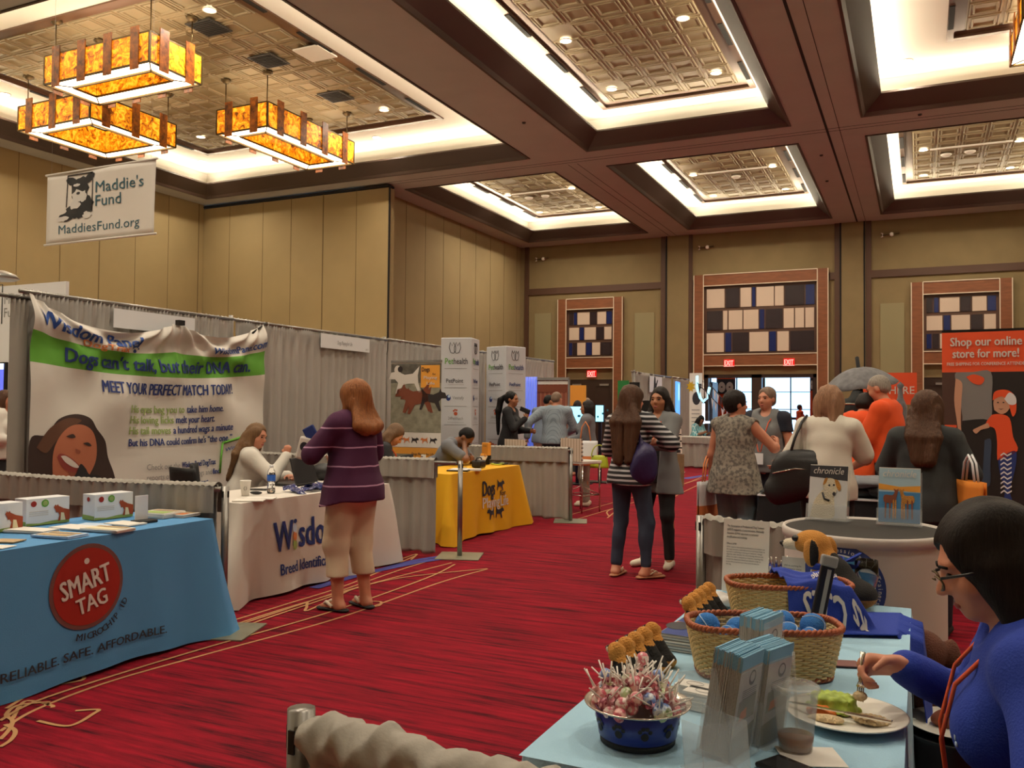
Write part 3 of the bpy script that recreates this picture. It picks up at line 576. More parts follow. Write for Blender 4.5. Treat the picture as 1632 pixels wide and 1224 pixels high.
for c, rx, ry in (((.292, .76), .012, .018), ((.342, .765), .012, .018), ((.31, .68), .018, .02)): dg.poly(blob(c, rx, ry, 10, 0, lambda u, v: hb(u, v, .010)), 0)
dg.build('dog_drawing', [M['ink_black'], M['ink_pale']], t)
for u in (.04, .96): MB().tube([(u*bw, 0, bh), (u*bw, 0, HC-z0)], .002, 4).build('wire', M['alu'], t)
# ================================================================== booth fittings
mat('drape_grey', '9a958d', .9, bump=.12, bscale=150, var=.04, vscale=3); mat('drape_back', 'a7a29c', .9, bump=.12, bscale=150, var=.04, vscale=3)
mat('pipe', '8d8a86', .35, metal=.85); mat('base_plate', '8a8a78', .45, metal=.5)
mat('cloth_blue', '4f8cc0', .85, bump=.15, bscale=200); mat('cloth_white', 'd6cfc6', .85, bump=.12, bscale=200); mat('cloth_yellow', 'e2a90c', .8, bump=.12, bscale=200); mat('cloth_black', '15151a', .9, bump=.12, bscale=200); mat('cloth_sky', '9fc7df', .9, bump=.25, bscale=260)
mat('paper', 'e8e4dc', .6); mat('paper_cream', 'e6dcb8', .6); mat('paper_blue', 'bcd2ea', .6); mat('paper_tan', 'b89c74', .6); mat('plastic_black', '121214', .35); mat('rubber', '1a1a1c', .7); mat('ink_navy', '1f3478', .7); mat('ink_blue', '2a4f9c', .7); mat('ink_green', '5da033', .7); mat('ink_lime', '97ad63', .7); mat('ink_orange', 'd8824a', .7); mat('ink_dark', '2b2b33', .7); mat('ink_red', '9a2016', .55); mat('ink_white', 'dcd6cf', .7); mat('ink_maroon', '6e4440', .6); mat('ink_teal2', '2d9bb8', .7); mat('orange_print', 'e8a13c', .7)
def drape(label, A, B, z0, z1, m, name='drape', group=None, pocket=0.0, pleat=.14, amp=.022, sag=.012, seed=1, pipe=True, ext=0.0, cat='drape', parent=None):
    """pipe-and-drape panel hanging from A to B"""
    A = Vector((*A, 0)); B = Vector((*B, 0)); L_ = (B-A).length; d = (B-A)/L_; n = Vector((-d.y, d.x, 0)); rz = math.atan2(d.y, d.x); rnd = random.Random(seed); ph = [rnd.uniform(0, 6) for _ in range(6)]
    t = thing(name, label, cat, (A.x, A.y, 0), rz, group); nu = max(24, int(L_/pleat*7)); nv = 14
    def f(u, v):
        x = u*L_; z = z0+(z1-z0)*v; g = .45+.55*(1-v); w = x/pleat*2*PI+1.6*math.sin(x*1.9+ph[0])
        y = amp*g*math.sin(w+ph[1]+.5*math.sin(2.1*v+ph[2]))+amp*.5*g*math.sin(.43*w+ph[3])
        if v > .93: y = amp*.8*math.sin(x/.045*2*PI+2*math.sin(5*x)); z += .010*math.sin(x/.06*2*PI+ph[4])
        z -= sag*math.sin(PI*u)*(v > .5)+(.012*math.sin(w*.5+ph[5]) if v < .02 else 0)
        return (x, y, z)
    vs = [0, .03]+[.03+.87*i/nv for i in range(1, nv+1)]+[.935, .965, 1.0]
    mb = MB(); V = [f(i/nu, v) for v in vs for i in range(nu+1)]
    mb.add(V, [(j*(nu+1)+i, j*(nu+1)+i+1, (j+1)*(nu+1)+i+1, (j+1)*(nu+1)+i) for j in range(len(vs)-1) for i in range(nu)], 0, True)
    mb.build('curtain', M[m], t, thick=.005)
    if pocket:
        pk = MB(); zb = z1-pocket
        pk.grid(lambda u, v: (u*L_, -.035-.012*math.sin(u*L_/.11*2*PI+ph[2]), zb+(z1-zb+.005)*v-sag*math.sin(PI*u)+.008*math.sin(u*L_/.05*6)*(v > .8)), nu, 4); pk.grid(lambda u, v: (u*L_, .035, zb+(z1-zb+.005)*v-sag*math.sin(PI*u)), nu, 2)
        pk.grid(lambda u, v: (u*L_, -.035+.07*v, z1+.005-sag*math.sin(PI*u)+.02*math.sin(PI*v)+.005*math.sin(u*L_/.05*6)), nu, 5); pk.build('rod_pocket', M[m], t)
    if pipe: MB().tube([(-.03, 0, z1-.02), (L_+ext, 0, z1-.02)], .019, 10).build('crossbar', M['pipe'], t)
    return t
def post(label, x, y, h, group='drape posts', rz=.35, plate=.42):
    t = thing('drape_post', label, 'post', (x, y, 0), 0, group)
    MB().tube([(0, 0, .006), (0, 0, h)], .024, 12).build('upright', M['pipe'], t); MB().box((0, 0, .006), (plate, plate, .012), rz).build('base_plate', M['base_plate'], t, bevel=.003)
    sl = MB()
    for a in range(4): sl.box((.024*math.cos(a*PI/2), .024*math.sin(a*PI/2), h-.05), (.006, .012, .04), a*PI/2)
    sl.build('slot', M['black_gap'], t); return t
def cloth_fn(x0, x1, y0, y1, zt, flare=.05, fold=.03, seed=1, zb=.015, k=3.2, corner=.10, rad=.03):
    """closed outline walked round the table; returns point for (s in metres, t in 0..1 down the drop)"""
    W, D = x1-x0, y1-y0; rnd = random.Random(seed); ph = [rnd.uniform(0, 6.28) for _ in range(8)]; P = 2*(W+D)
    def f(s, t):
        s %= P; q = s
        if q < D: base = Vector((x1, y0+q, 0)); n = Vector((1, 0, 0)); e = min(q, D-q)
        elif q < D+W: q -= D; base = Vector((x1-q, y1, 0)); n = Vector((0, 1, 0)); e = min(q, W-q)
        elif q < 2*D+W: q -= D+W; base = Vector((x0, y1-q, 0)); n = Vector((-1, 0, 0)); e = min(q, D-q)
        else: q -= 2*D+W; base = Vector((x0+q, y0, 0)); n = Vector((0, -1, 0)); e = min(q, W-q)
        c = Vector((x0+W/2, y0+D/2, 0)); rd = (base-c); rd.z = 0; rd.normalize(); w = max(0, 1-e/.28); nn = (n*(1-.6*w)+rd*.9*w)
        am = fold*(.35+.65*w)*t**1.2; o = flare*t+corner*w*w*t+am*(math.sin(k*2*PI*s/1.0+ph[0]+.8*math.sin(3*s+ph[1]))+.5*math.sin(k*4.3*s+ph[2]+t*1.2))
        o += am*.8*(1-2*abs(math.sin(k*1.7*s+ph[4]+t)))*(.3+.7*w); p = base+nn*o; p.z = zt-(zt-zb)*t+.012*t*math.sin(4*s+ph[3]); return p
    return f, P
def tablecloth(label, x0, x1, y0, y1, zt, m, name='tablecloth', group=None, open_back=False, **kw):
    f, P = cloth_fn(x0, x1, y0, y1, zt, **kw); mb = MB(); nu = int(P/.035); ts = [0, .015, .04, .1, .2, .3, .4, .5, .6, .7, .8, .9, .96, 1]
    def g(s, t):
        p = f(s, t)
        return p
    V = [g(P*i/nu, t) for t in ts for i in range(nu)]
    mb.add(V, [(j*nu+i, j*nu+(i+1) % nu, (j+1)*nu+(i+1) % nu, (j+1)*nu+i) for j in range(len(ts)-1) for i in range(nu)], 0, True)
    mb.grid(lambda u, v: (x0+(x1-x0)*u, y0+(y1-y0)*v, zt+.0015*math.sin(11*u+2)*math.sin(13*v)), 10, 20)
    o = mb.build(name, M[m]); tag(o, label, 'tablecloth', group); return o, f, P

# ------------------------------------------------------------------ tall back curtain of the left row, ten-foot bays
XB = -6.86
drape('tall grey back curtain behind the big dog DNA banner', (XB, 4.84), (XB, 7.33), .02, 2.42, 'drape_back', group='tall back curtains', seed=2)
drape('tall grey back curtain right of the dog DNA banner, carrying the small white booth sign', (XB, 7.36), (XB, 10.38), .02, 2.42, 'drape_back', group='tall back curtains', seed=3)
drape('tall grey back curtain behind the orange pull-up banner and first white tower', (XB, 10.41), (XB, 13.45), .02, 2.43, 'drape_back', group='tall back curtains', seed=4)
drape('tall grey back curtain right of the second white tower, farthest bay of the left row', (XB, 13.48), (XB, 16.6), .02, 2.44, 'drape_back', group='tall back curtains', seed=5)
t = drape('narrow tall curtain edge at the left end of the dog DNA banner', (XB+.05, 4.70), (XB+.05, 4.86), .02, 2.36, 'drape_grey', group='tall back curtains', seed=6, pleat=.2, amp=.012); MB().tube([(-2.2, 0, 2.34), (.2, 0, 2.34)], .019, 10).build('crossbar', M['pipe'], t)
for y, lab in ((4.6, 'tall curtain post at the left end of the dog DNA banner'), (7.35, 'tall curtain post at the right end of the dog DNA banner'), (10.4, 'tall curtain post behind the orange pull-up banner'), (13.46, 'tall curtain post behind the second white tower')): post(lab, XB-.06, y, 2.45, 'tall curtain posts', plate=.3)
for yv, lab in ((4.25, 'grey waist-high divider between the light blue table and the white table'), (7.36, 'grey waist-high divider between the white table and the yellow table'), (10.4, 'grey waist-high divider right of the yellow table')):
    xe = -4.08 if yv != 7.36 else -4.28
    drape(lab, (XB+.05, yv), (xe, yv), .03, .93, 'drape_grey', name='booth_divider', group='waist-high booth dividers', pocket=.17, seed=int(yv*10), sag=.02 if yv < 5 else .006, ext=-4.06-xe, cat='drape')
post('steel post and flat base at the corner of the light blue table', -4.04, 4.27, .93); post('steel post and flat base standing in front of the yellow table', -4.05, 7.44, .93); post('steel post and flat base beside the woven-back stool', -4.06, 10.42, .94)

# ------------------------------------------------------------------ microchip booth: light blue table
o, f, P = tablecloth('bright blue tablecloth printed with a red round tag logo', -4.78, -4.0, 1.78, 4.13, .74, 'cloth_blue', seed=4, flare=.01, fold=.03, corner=.14, k=2.0)
D = 4.13-1.78
def front(f, y0, e=.006, x=0):
    def g(u, v):                      # u metres along +Y from y0, v height above floor
        p = f(u-y0, (0.74-v)/.725); return (p.x+e, p.y, p.z)
    return g
tgv = front(f, 1.78)
cy, cz, R_ = atX(142, 935, -3.98).y, atX(142, 935, -3.98).z, .225
lg = MB(); g2 = front(f, 1.78, .008); g3 = front(f, 1.78, .010)
def disc(mb, g, cy, cz, r, m, n=40, ry=None):
    # rings so that the disc follows the cloth
    K = 5; V = [g(cy, cz)]; ry = ry or r
    for k in range(1, K+1): V += [g(cy+r*k/K*math.cos(2*PI*i/n), cz+ry*k/K*math.sin(2*PI*i/n)) for i in range(n)]
    F = [(0, 1+i, 1+(i+1) % n) for i in range(n)]+[(1+(k-1)*n+i, 1+k*n+i, 1+k*n+(i+1) % n, 1+(k-1)*n+(i+1) % n) for k in range(1, K) for i in range(n)]
    mb.add(V, F, m, True)
disc(lg, tgv, cy, cz, R_, 1); disc(lg, g2, cy, cz, R_*.90, 0); disc(lg, g3, cy-.01, cz+.135, .016, 2)
lg.build('printed_badge', [M['ink_red'], M['ink_maroon'], M['ink_white']], o)
lt = MB(); g4 = front(f, 1.78, .013)
def tilt(g, y0, z0, a): return lambda u, v: g(y0+u*math.cos(a)-v*math.sin(a), z0+u*math.sin(a)+v*math.cos(a))
letter(lt, 'SMART', tilt(g4, cy-.005, cz-.02, .22), .30, .10, .05, align='c'); letter(lt, 'TAG', tilt(g4, cy+.03, cz-.125, .22), .18, .085, .05, align='c'); lt.build('white_lettering', M['ink_white'], o)
lt = MB(); txt = 'MICROCHIP ID'
for i, ch in enumerate(txt):
    if ch == ' ': continue
    a = -PI*.56+i*.115*1.0; rr = R_+.055; letter(lt, ch, tilt(g4, cy+rr*math.cos(a), cz+rr*math.sin(a), a+PI/2), None, .036, .03, align='c')
letter(lt, 'RELIABLE. SAFE. AFFORDABLE.', lambda u, v: g4(u, v), 1.0, .045, .03, align='c', x=cy+.02, y=cz-.365); lt.build('dark_lettering', M['ink_dark'], o)
mat('card_white', 'e4e6ea', .5); mat('dog_red', '9c4322', .7); mat('grass_print', '8aa050', .7); mat('sky_print', 'a9c6d8', .7); mat('snow_print', 'd6d8dc', .7)
def microchip_box(p, rz, label):
    t = thing('display_box', label, 'box', p, rz, 'microchip kit boxes'); W, H, Dp = .26, .155, .12     # front faces +y' rotated to the aisle
    MB().box((0, 0, H/2), (W, Dp, H)).build('carton', M['card_white'], t, bevel=.002)
    a = MB(); y = -Dp/2-.002
    def q(u, v): return (-W/2+u*W, y, v*H)
    def c(u, v, r, m, dy=.001): a.poly([(-W/2+u*W+r*math.cos(2*PI*i/18), y-dy, v*H+r*math.sin(2*PI*i/18)) for i in range(18)], m)
    a.poly([q(.0, 0), q(1, 0), q(1, .14), q(.6, .12), q(.3, .06), q(0, .1)], 1)
    c(.16, .8, .017, 0); c(.42, .8, .022, 3); c(.42, .8, .015, 2, .002)
    dgp = [(.62, .62), (.66, .72), (.68, .66), (.72, .72), (.73, .66), (.85, .55), (1, .48), (1, .1), (.8, .1), (.72, .08), (.76, .3), (.72, .42), (.68, .40), (.66, .5)]
    a.poly([(p_[0], p_[1]-.002, p_[2]) for p_ in [q(*k) for k in dgp]], 4)
    a.poly([(p_[0], p_[1]-.003, p_[2]) for p_ in [q(.78, .1), q(.9, .1), q(.86, .38), q(.79, .4)]], 5)
    for k in range(3): a.poly([q(.06, .52-.07*k), q(.5, .52-.07*k), q(.5, .49-.07*k), q(.06, .49-.07*k)], 6)
    a.build('front_print', [M['ink_red'], M['grass_print'], M['ink_lime'], M['ink_green'], M['dog_red'], M['paper_cream'], M['ink_pale']], t)
    s_ = MB(); x = -W/2-.002; s_.poly([(x, -Dp/2, 0), (x, Dp/2, 0), (x, Dp/2, .03), (x, -Dp/2, .024)], 1); s_.poly([(x-.001, .014*math.cos(2*PI*i/16), .125+.014*math.sin(2*PI*i/16)) for i in range(16)], 0); s_.build('side_print', [M['ink_red'], M['grass_print']], t)
for p, lab in ((at(-12, 847, .745), 'white microchip box cut off at the left picture edge on the blue table'), (at(67, 834, .745), 'white microchip box with red dog print, middle one of three on the blue table'), (at(172, 825, .745), 'white microchip box with red dog print beside the upright white card')): microchip_box(p, PI/2-.10, lab)
t = thing('card_stand', 'upright white card in a black foot on the blue table', 'sign', at(225, 832, .743), PI/2-.15); MB().box((0, 0, .085), (.085, .006, .15)).build('card', M['card_white'], t, bevel=.002); MB().box((0, -.03, .008), (.12, .10, .016)).build('foot', M['rubber'], t, bevel=.004)
def sheets(p, rz, w, d, n, m, label, name='brochure_stack', group='papers on the blue table', cat='papers', fan=.004, m2='paper_tan', top=None):
    t = thing(name, label, cat, p, rz, group); b = MB(); r = random.Random(label)
    for k in range(n): b.box((r.uniform(-fan, fan), r.uniform(-fan, fan), .002+.0034*k), (w, d, .003), r.uniform(-.03, .03)*(fan > .003))
    b.build('sheets', M[m], t)
    if top: tp = MB(); zt = .002+.0034*n; tp.poly([(-w*.42, -d*.42, zt), (w*.42, -d*.42, zt), (w*.42, d*.05, zt), (-w*.42, d*.05, zt)]); tp.poly([(-w*.42, d*.15, zt), (w*.42, d*.15, zt), (w*.42, d*.4, zt), (-w*.42, d*.4, zt)], 1); tp.build('cover_print', [M[top], M[m2]], t)
    return t
for px, py, rz, w, d, n, m, top, lab in ((12, 863, .3, .14, .10, 2, 'paper_tan', None, 'loose tan card curling at the left of the blue table'), (50, 848, .2, .26, .12, 5, 'paper', None, 'cream booklets in front of the middle microchip box'), (95, 855, .15, .24, .15, 4, 'paper_blue', 'paper_tan', 'dark-edged booklets at the front edge of the blue table'),
        (118, 842, .1, .22, .15, 3, 'paper', None, 'white leaflets left of the right microchip box'), (150, 838, .3, .2, .15, 2, 'paper_blue', None, 'pale blue leaflets below the right microchip box'), (172, 846, .1, .26, .14, 5, 'paper', 'paper_cream', 'white booklet pile in front of the upright card'),
        (199, 836, .0, .2, .14, 3, 'paper', None, 'white leaflets just left of the upright card'), (256, 823, .1, .22, .2, 9, 'paper', 'ink_lime', 'tall pile of white leaflets right of the upright card'), (285, 822, .1, .2, .16, 5, 'paper', 'ink_orange', 'colourful leaflet pile nearest the right end of the blue table'), (-2, 872, .3, .12, .1, 1, 'paper', None, 'white slip at the left picture edge on the blue table')):
    sheets(at(px, py, .743), rz, w, d, n, m, lab, top=top)

# ------------------------------------------------------------------ dog DNA booth
XW = XB+.07; BY0, BY1, BZ1, BZ0 = 4.84, 7.70, 2.36, .52
def bann(u, v, e=0.0):
    """banner cloth hung from three points with swags"""
    W = BY1-BY0; u_ = min(max(u, 0), 1); v_ = min(max(v, 0), 1.02); i = 0 if u_ < .545 else 1; a, b = ((0, .545), (.545, 1))[i]; q = (u_-a)/(b-a)
    loc = 4*q*(1-q)*(.17 if i == 0 else .13)*max(0, (v_-.72)/.28)**1.3
    z = BZ0+(2.38-BZ0)*v-.11*4*u_*(1-u_)*v_**.7-loc
    y = BY0+W*u
    fan = .0
    for (c, w) in ((0, 1.0), (.545, 1.2), (1, 1.0)):
        du = u-c; r = 1.02-v; ang = math.atan2(du, r+.05); fan += w*.022*math.sin(15*ang+c*3)*math.exp(-r*1.1)
    fan += .014*math.sin(5*u+2*v)*(1-v)
    x = XW+.05+fan+e; return Vector((x, y, z))
t = thing('cloth_banner', 'large white cloth banner with green stripe and laughing woman', 'banner', (0, 0, 0))
mb = MB(); mb.grid(lambda u, v: bann(u, v), 180, 110)
me = mb.build('cloth', [M['banner_white'], M['ink_green']], t)
for p in me.data.polygons:
    k = p.index//180/110.0
    if .69 <= k < .832: p.material_index = 1
def bl(u, v): return bann(u, v, .009)
def ln(mb, txt, u, v, w, h, bold=.012, shear=0, align='l', m=0, rise=0.0):
    W = BY1-BY0; H = BZ1-BZ0; letter(mb, txt, lambda a, b: bl(u+a/W, v+(b+rise*a)/H), w*W, h, bold, shear, align, m, fine=.028)
lt = MB(); ln(lt, 'Wisdom Panel', .02, .880, .37, .15, .05); ln(lt, 'WisdomPanel.com', .715, .858, .285, .095, .04); lt.build('logo_lettering', M['ink_blue'], t)
lt = MB(); ln(lt, 'DogTrax', .18, .838, .165, .085, .05); lt.build('orange_lettering', M['ink_orange'], t)
lt = MB(); ln(lt, "Dogs can't talk, but their DNA can.", .115, .718, .80, .145, .05); lt.build('slogan_lettering', M['ink_navy'], t)
lt = MB(); ln(lt, 'MEET YOUR PERFECT MATCH TODAY!', .245, .592, .585, .11, .05)
for k, (a, b, w1, w2) in enumerate((('His eyes beg you to', 'take him home.', .235, .17), ('His loving licks', 'melt your heart.', .185, .185), ('His tail moves', 'a hundred wags a minute', .17, .29))): ln(lt, b, .355+w1+.012, .492-.058*k, w2, .075, .045)
ln(lt, "But his DNA could confirm he's \u201cthe one.\u201d", .355, .312, .47, .072, .045); ln(lt, 'Wisdom Panel DogTrax', .575, .178, .18, .06, .05); ln(lt, 'find', .74, .120, .035, .06, .05); ln(lt, 'their DNA can help you meet', .475, .064, .24, .06, .05); lt.build('navy_lettering', M['ink_navy'], t)
lt = MB()
for k, (a, w1) in enumerate((('His eyes beg you to', .235), ('His loving licks', .185), ('His tail moves', .17))): ln(lt, a, .355, .492-.058*k, w1, .075, .045)
lt.build('green_lettering', M['ink_lime'], t)
lt = MB(); ln(lt, 'Check out the', .425, .178, .14, .06, 0); ln(lt, 'reports of local shelter dogs and', .425, .120, .31, .06, 0); lt.build('grey_lettering', M['ink_grey'], t)
pw = MB()
for c, r in (((.375, .852), .013), ((.362, .875), .006), ((.373, .885), .006), ((.385, .883), .006), ((.394, .87), .006)): pw.poly([bann(c[0]+r*.7*math.cos(2*PI*i/12), c[1]+r*1.1*math.sin(2*PI*i/12), .01) for i in range(12)])
pw.build('paw_print', M['ink_navy'], t)
gb = MB()
for (a, b) in (((.775, .12), (.785, .3)), ((.785, .3), (1.0, .36))): gb.tube([bann(*a, .012), bann((a[0]+b[0])/2, (a[1]+b[1])/2, .012), bann(*b, .012)], .014, 4)
ln(gb, 'Wisdom', .80, .245, .09, .04, .01, m=1, rise=.25)
gb.build('framed_notice', [M['ink_green'], M['ink_blue']], t)
# printed picture: laughing woman with dark hair, dark dog at her chin
mat('skin_print', 'b0694c', .7); mat('skin_print_dark', '8a4a36', .7); mat('hair_print', '33201c', .7); mat('hair_print_light', '5a3826', .7); mat('fur_print', '17171c', .7); mat('teeth_print', 'd8d0c8', .6); mat('lip_print', '8c3a34', .6)
pm = MB()
def pp(pts, m, e): fill2d(pm, [(x, y*.76+.075) for x, y in pts], lambda x, y: bann(x, y, .003+e), m, .014)
def bez(pts, k=6): return [(p.x, p.y) for p in smoothpts([(x, y, 0) for x, y in pts+[pts[0]]], k)][:-1]
pp(bez([(0, .0), (0, .34), (.05, .38), (.09, .48), (.15, .52), (.20, .50), (.225, .43), (.26, .35), (.275, .24), (.30, .12), (.305, 0), (.2, 0), (.1, 0)]), 2, .006)
pp(bez([(.02, .30), (.06, .42), (.12, .49), (.17, .48), (.12, .42), (.08, .34), (.05, .27)]), 3, .008)
pp(bez([(.075, .05), (.07, .24), (.085, .35), (.12, .43), (.165, .455), (.205, .42), (.225, .33), (.225, .22), (.20, .12), (.16, .0), (.09, 0)]), 0, .010)
pp(bez([(.12, .16), (.10, .24), (.12, .22), (.15, .14), (.17, .08), (.14, .08)]), 1, .012)
big = lambda P: [(.135+(x-.135)*1.15, .205+(y-.205)*1.25) for x, y in P]; pp(bez(big([(.090, .235), (.10, .255), (.13, .235), (.16, .19), (.165, .165), (.14, .16), (.11, .18)])), 4, .013); pp(bez(big([(.100, .242), (.115, .243), (.14, .215), (.157, .185), (.14, .185), (.115, .21)])), 5, .015)
for pts in ([(.112, .375), (.135, .392), (.145, .372), (.13, .365)], [(.172, .335), (.192, .34), (.205, .318), (.19, .318)], [(.145, .30), (.163, .285), (.16, .265), (.147, .272)]): pp(bez(pts), 1 if pts[0][0] == .145 else 2, .014)
pp(bez([(.135, 0), (.13, .08), (.15, .14), (.165, .2), (.185, .17), (.2, .13), (.235, .12), (.27, .06), (.29, 0)]), 6, .016); pp(bez([(.19, .07), (.2, .085), (.212, .07), (.2, .055)]), 7, .018)
pm.build('printed_portrait', [M[k] for k in ('skin_print', 'skin_print_dark', 'hair_print', 'hair_print_light', 'lip_print', 'teeth_print', 'fur_print', 'ink_grey')], t)
tp = MB(); tp.tube([bann(1, 1, .0)+Vector((0, .06, .02)), bann(.93, .985, .02)], .012, 5); tp.box(bann(.545, 1, .01), (.05, .08, .05)); tp.build('clip', M['black_gap'], t)
# dog DNA table
o, f, P = tablecloth('white tablecloth printed with the blue Wisdom lettering', -5.22, -4.45, 4.86, 6.80, .74, 'cloth_white', seed=9, flare=.03, fold=.10, corner=.16, k=2.0)
g = front(f, 4.86, .008); lt = MB(); Ys = at(448, 860, .42).y
letter(lt, 'W', lambda u, v: g(u, v), .22, .225, .05, x=5.20, y=.335); letter(lt, 'sdom', lambda u, v: g(u, v), .46, .225, .05, x=5.50, y=.335); letter(lt, '.', lambda u, v: g(u, v), .035, .2, .02, x=5.435, y=.53); letter(lt, 'Breed Identification', lambda u, v: g(u, v), .70, .085, .04, x=5.26, y=.15); lt.build('blue_lettering', M['ink_navy'], o)
d3 = MB()
for k, (m, y) in enumerate(((0, .49), (1, .425), (2, .36))): d3.poly([g(5.447+.026*math.cos(a*PI/6), y+.042*math.sin(a*PI/6)) for a in range(12)], m)
d3.build('leaf_marks', [M['paper_blue'], M['ink_orange'], M['ink_lime']], o)
# yellow table
o, f, P = tablecloth('golden yellow tablecloth with dogs printed on its front', -5.22, -4.50, 8.05, 9.80, .74, 'cloth_yellow', seed=13, flare=.03, fold=.055, corner=.18, k=2.2)
g = front(f, 8.05, .008); lt = MB(); letter(lt, 'Dogs', lambda u, v: g(u, v), .30, .17, .06, x=8.78, y=.44); letter(lt, 'for', lambda u, v: g(u, v), .13, .06, .01, x=9.22, y=.42); lt.build('dark_lettering', M['ink_dark'], o)
lt = MB(); letter(lt, 'Playing', lambda u, v: g(u, v), .42, .12, .03, x=8.78, y=.30); letter(lt, 'Life', lambda u, v: g(u, v), .20, .12, .03, x=9.22, y=.30); lt.build('white_lettering', M['ink_white'], o)
def dogshape(mb, g, u, v, s, m, fl=1, e=0):
    pts = [(-.5, .1), (-.42, .28), (-.3, .3), (-.25, .42), (-.2, .3), (.0, .22), (.25, .25), (.45, .45), (.4, .2), (.42, .0), (.5, -.25), (.42, -.25), (.3, -.02), (.1, -.02), (-.05, -.05), (-.2, -.3), (-.28, -.28), (-.2, 0), (-.3, .1)]
    mb.poly([g(u+fl*a*s, v+b*s) for a, b in pts], m)
dd = MB(); dogshape(dd, g, 9.24, .53, .19, 0, -1); dogshape(dd, g, 8.95, .22, .2, 0, 1); dogshape(dd, g, 9.2, .215, .2, 0, -1); dd.build('dog_silhouettes', M['ink_dark'], o)
# small white booth signs pinned on curtains
def board(name, label, cat, p0, W, H, facing, mt='card_white', th=.008, group=None):
    """flat board: p0 lower-left corner, facing = rotation of its +x axis"""
    t = thing(name, label, cat, p0, facing, group); MB().box((W/2, th/2, H/2), (W, th, H)).build('panel', M[mt], t); return t
t = board('booth_sign', 'long white booth name sign on the curtain right of the dog DNA banner', 'sign', (XB+.045, 8.82, 2.19), 1.06, .18, PI/2, group='booth name signs')
lt = MB(); letter(lt, 'Dogs Playing for Life', lambda u, v: (u, -.002, v), .32, .05, 0, align='c', x=.5, y=.06); letter(lt, '#13', lambda u, v: (u, -.002, v), .06, .03, 0, x=.97, y=.02); lt.build('lettering', M['ink_grey'], t)
t = board('booth_sign', 'small white booth name sign right of the second white tower', 'sign', (XB+.045, 14.05, 2.18), .95, .2, PI/2, group='booth name signs')
lt = MB(); letter(lt, 'Petco', lambda u, v: (u, -.002, v), .2, .06, 0, align='c', x=.5, y=.07) if False else None
letter(lt, 'Kuli', lambda u, v: (u, -.002, v), .14, .06, 0, align='c', x=.47, y=.07); lt.build('lettering', M['ink_grey'], t)
# ================================================================== objects on and around the left tables
mat('glass_clear', (1, 1, 1), .03, trans=1.0, ior=1.45); mat('water', (.95, .98, 1), .02, trans=1.0, ior=1.33); mat('acrylic', 'dfe6ea', .05, alpha=.16, spec=.6); mat('chrome', 'c9c6c2', .12, metal=1.0); mat('bag_blue', '16205c', .25); mat('leather_black', '17171b', .45, bump=.1, bscale=80)
def put(z=.742): return lambda px, py: at(px, py, z)
T = put()
t = thing('paper_cup', 'white paper cup with small printed mark beside the steel post', 'cup', T(391, 790)); c = MB(); c.lathe([(.001, .002), (.030, .0), (.042, .11), (.0425, .114), (.040, .114), (.03, .01), (.001, .008)], n=20); c.build('cup', M['paper'], t); r = MB(); r.lathe([(.0425, .112), (.045, .116), (.0425, .120), (.040, .116)], n=20); r.build('rim', M['paper'], t)
m_ = MB(); rt = Matrix.Rotation(math.radians(-50), 3, 'Z')
for s in (-1, 1): m_.tube([rt @ Vector((.038*1.0, s*(.004+.006*math.sin(PI*k/6)), .045+.03*k/6)) for k in range(7)], .0014, 4)
m_.build('mark', M['ink_dark'], t)
def bottle(p, label):
    t = thing('water_bottle', label, 'bottle', p); MB().lathe([(.001, .0), (.028, .0), (.033, .01), (.032, .05), (.029, .07), (.033, .09), (.033, .15), (.028, .18), (.014, .205), (.013, .225)], n=20).build('bottle_body', M['glass_clear'], t)
    MB().lathe([(.0335, .10), (.0342, .102), (.0342, .145), (.0335, .147)], n=20).build('label_wrap', mat('label_blue', '2b62c4', .4), t); MB().lathe([(.015, .205), (.016, .212), (.016, .228), (.001, .230)], n=14).build('cap', M['card_white'], t)
    MB().lathe([(.001, .004), (.029, .004), (.030, .05), (.027, .07), (.030, .09), (.001, .09)], n=16).build('water', M['water'], t)
bottle(T(432, 786), 'clear water bottle with blue label in front of the open laptop')
t = thing('laptop', 'open black laptop seen from behind its lid on the white table', 'laptop', at(484, 773, .742), PI/2+.12)
MB().box((0, .115, .012), (.36, .24, .02)).build('base', M['plastic_black'], t, bevel=.004); MB().box((0, 0, .012+.118), (.36, .012, .24), R=Matrix.Rotation(-.28, 3, 'X')).build('lid', mat('laptop_lid', '1b1c22', .3), t, bevel=.003)
# pile of bagged blue give-aways: every bag its own
bag0 = None
for i in range(26):
    px = 462+3.6*i*.98+random.uniform(-2, 2); p = T(min(px, 555), 790-.13*(px-462)+random.uniform(-7, 0)); p.z = .755+random.choice((0, .012, .025)); rt = (random.uniform(-.5, .5), random.uniform(-.5, .5), random.uniform(0, 6))
    if bag0 is None:
        o = MB(); o.grid(lambda u, v: ((u-.5)*.10, (v-.5)*.07, .014*math.sin(PI*u)*math.sin(PI*v)+.003*math.sin(20*u)), 8, 6); o.grid(lambda u, v: ((u-.5)*.10, (.5-v)*.07, -.014*math.sin(PI*u)*math.sin(PI*v)), 8, 6); bag0 = o.build('giveaway_pouch', M['bag_blue']); k = bag0
    else: k = bag0.copy(); COL.objects.link(k)
    k.location = p; k.rotation_euler = rt; tag(k, 'glossy dark blue pouch in the loose heap before the laptop', 'pouch', 'blue pouches on the white table')
t = thing('smartphone', 'dark phone lying left of the water bottle', 'phone', T(412, 781), .4); MB().box((0, 0, .006), (.15, .075, .009)).build('case', M['plastic_black'], t, bevel=.003); MB().box((0, 0, .011), (.138, .066, .001)).build('screen', mat('screen_grey', '5a5d60', .15), t)
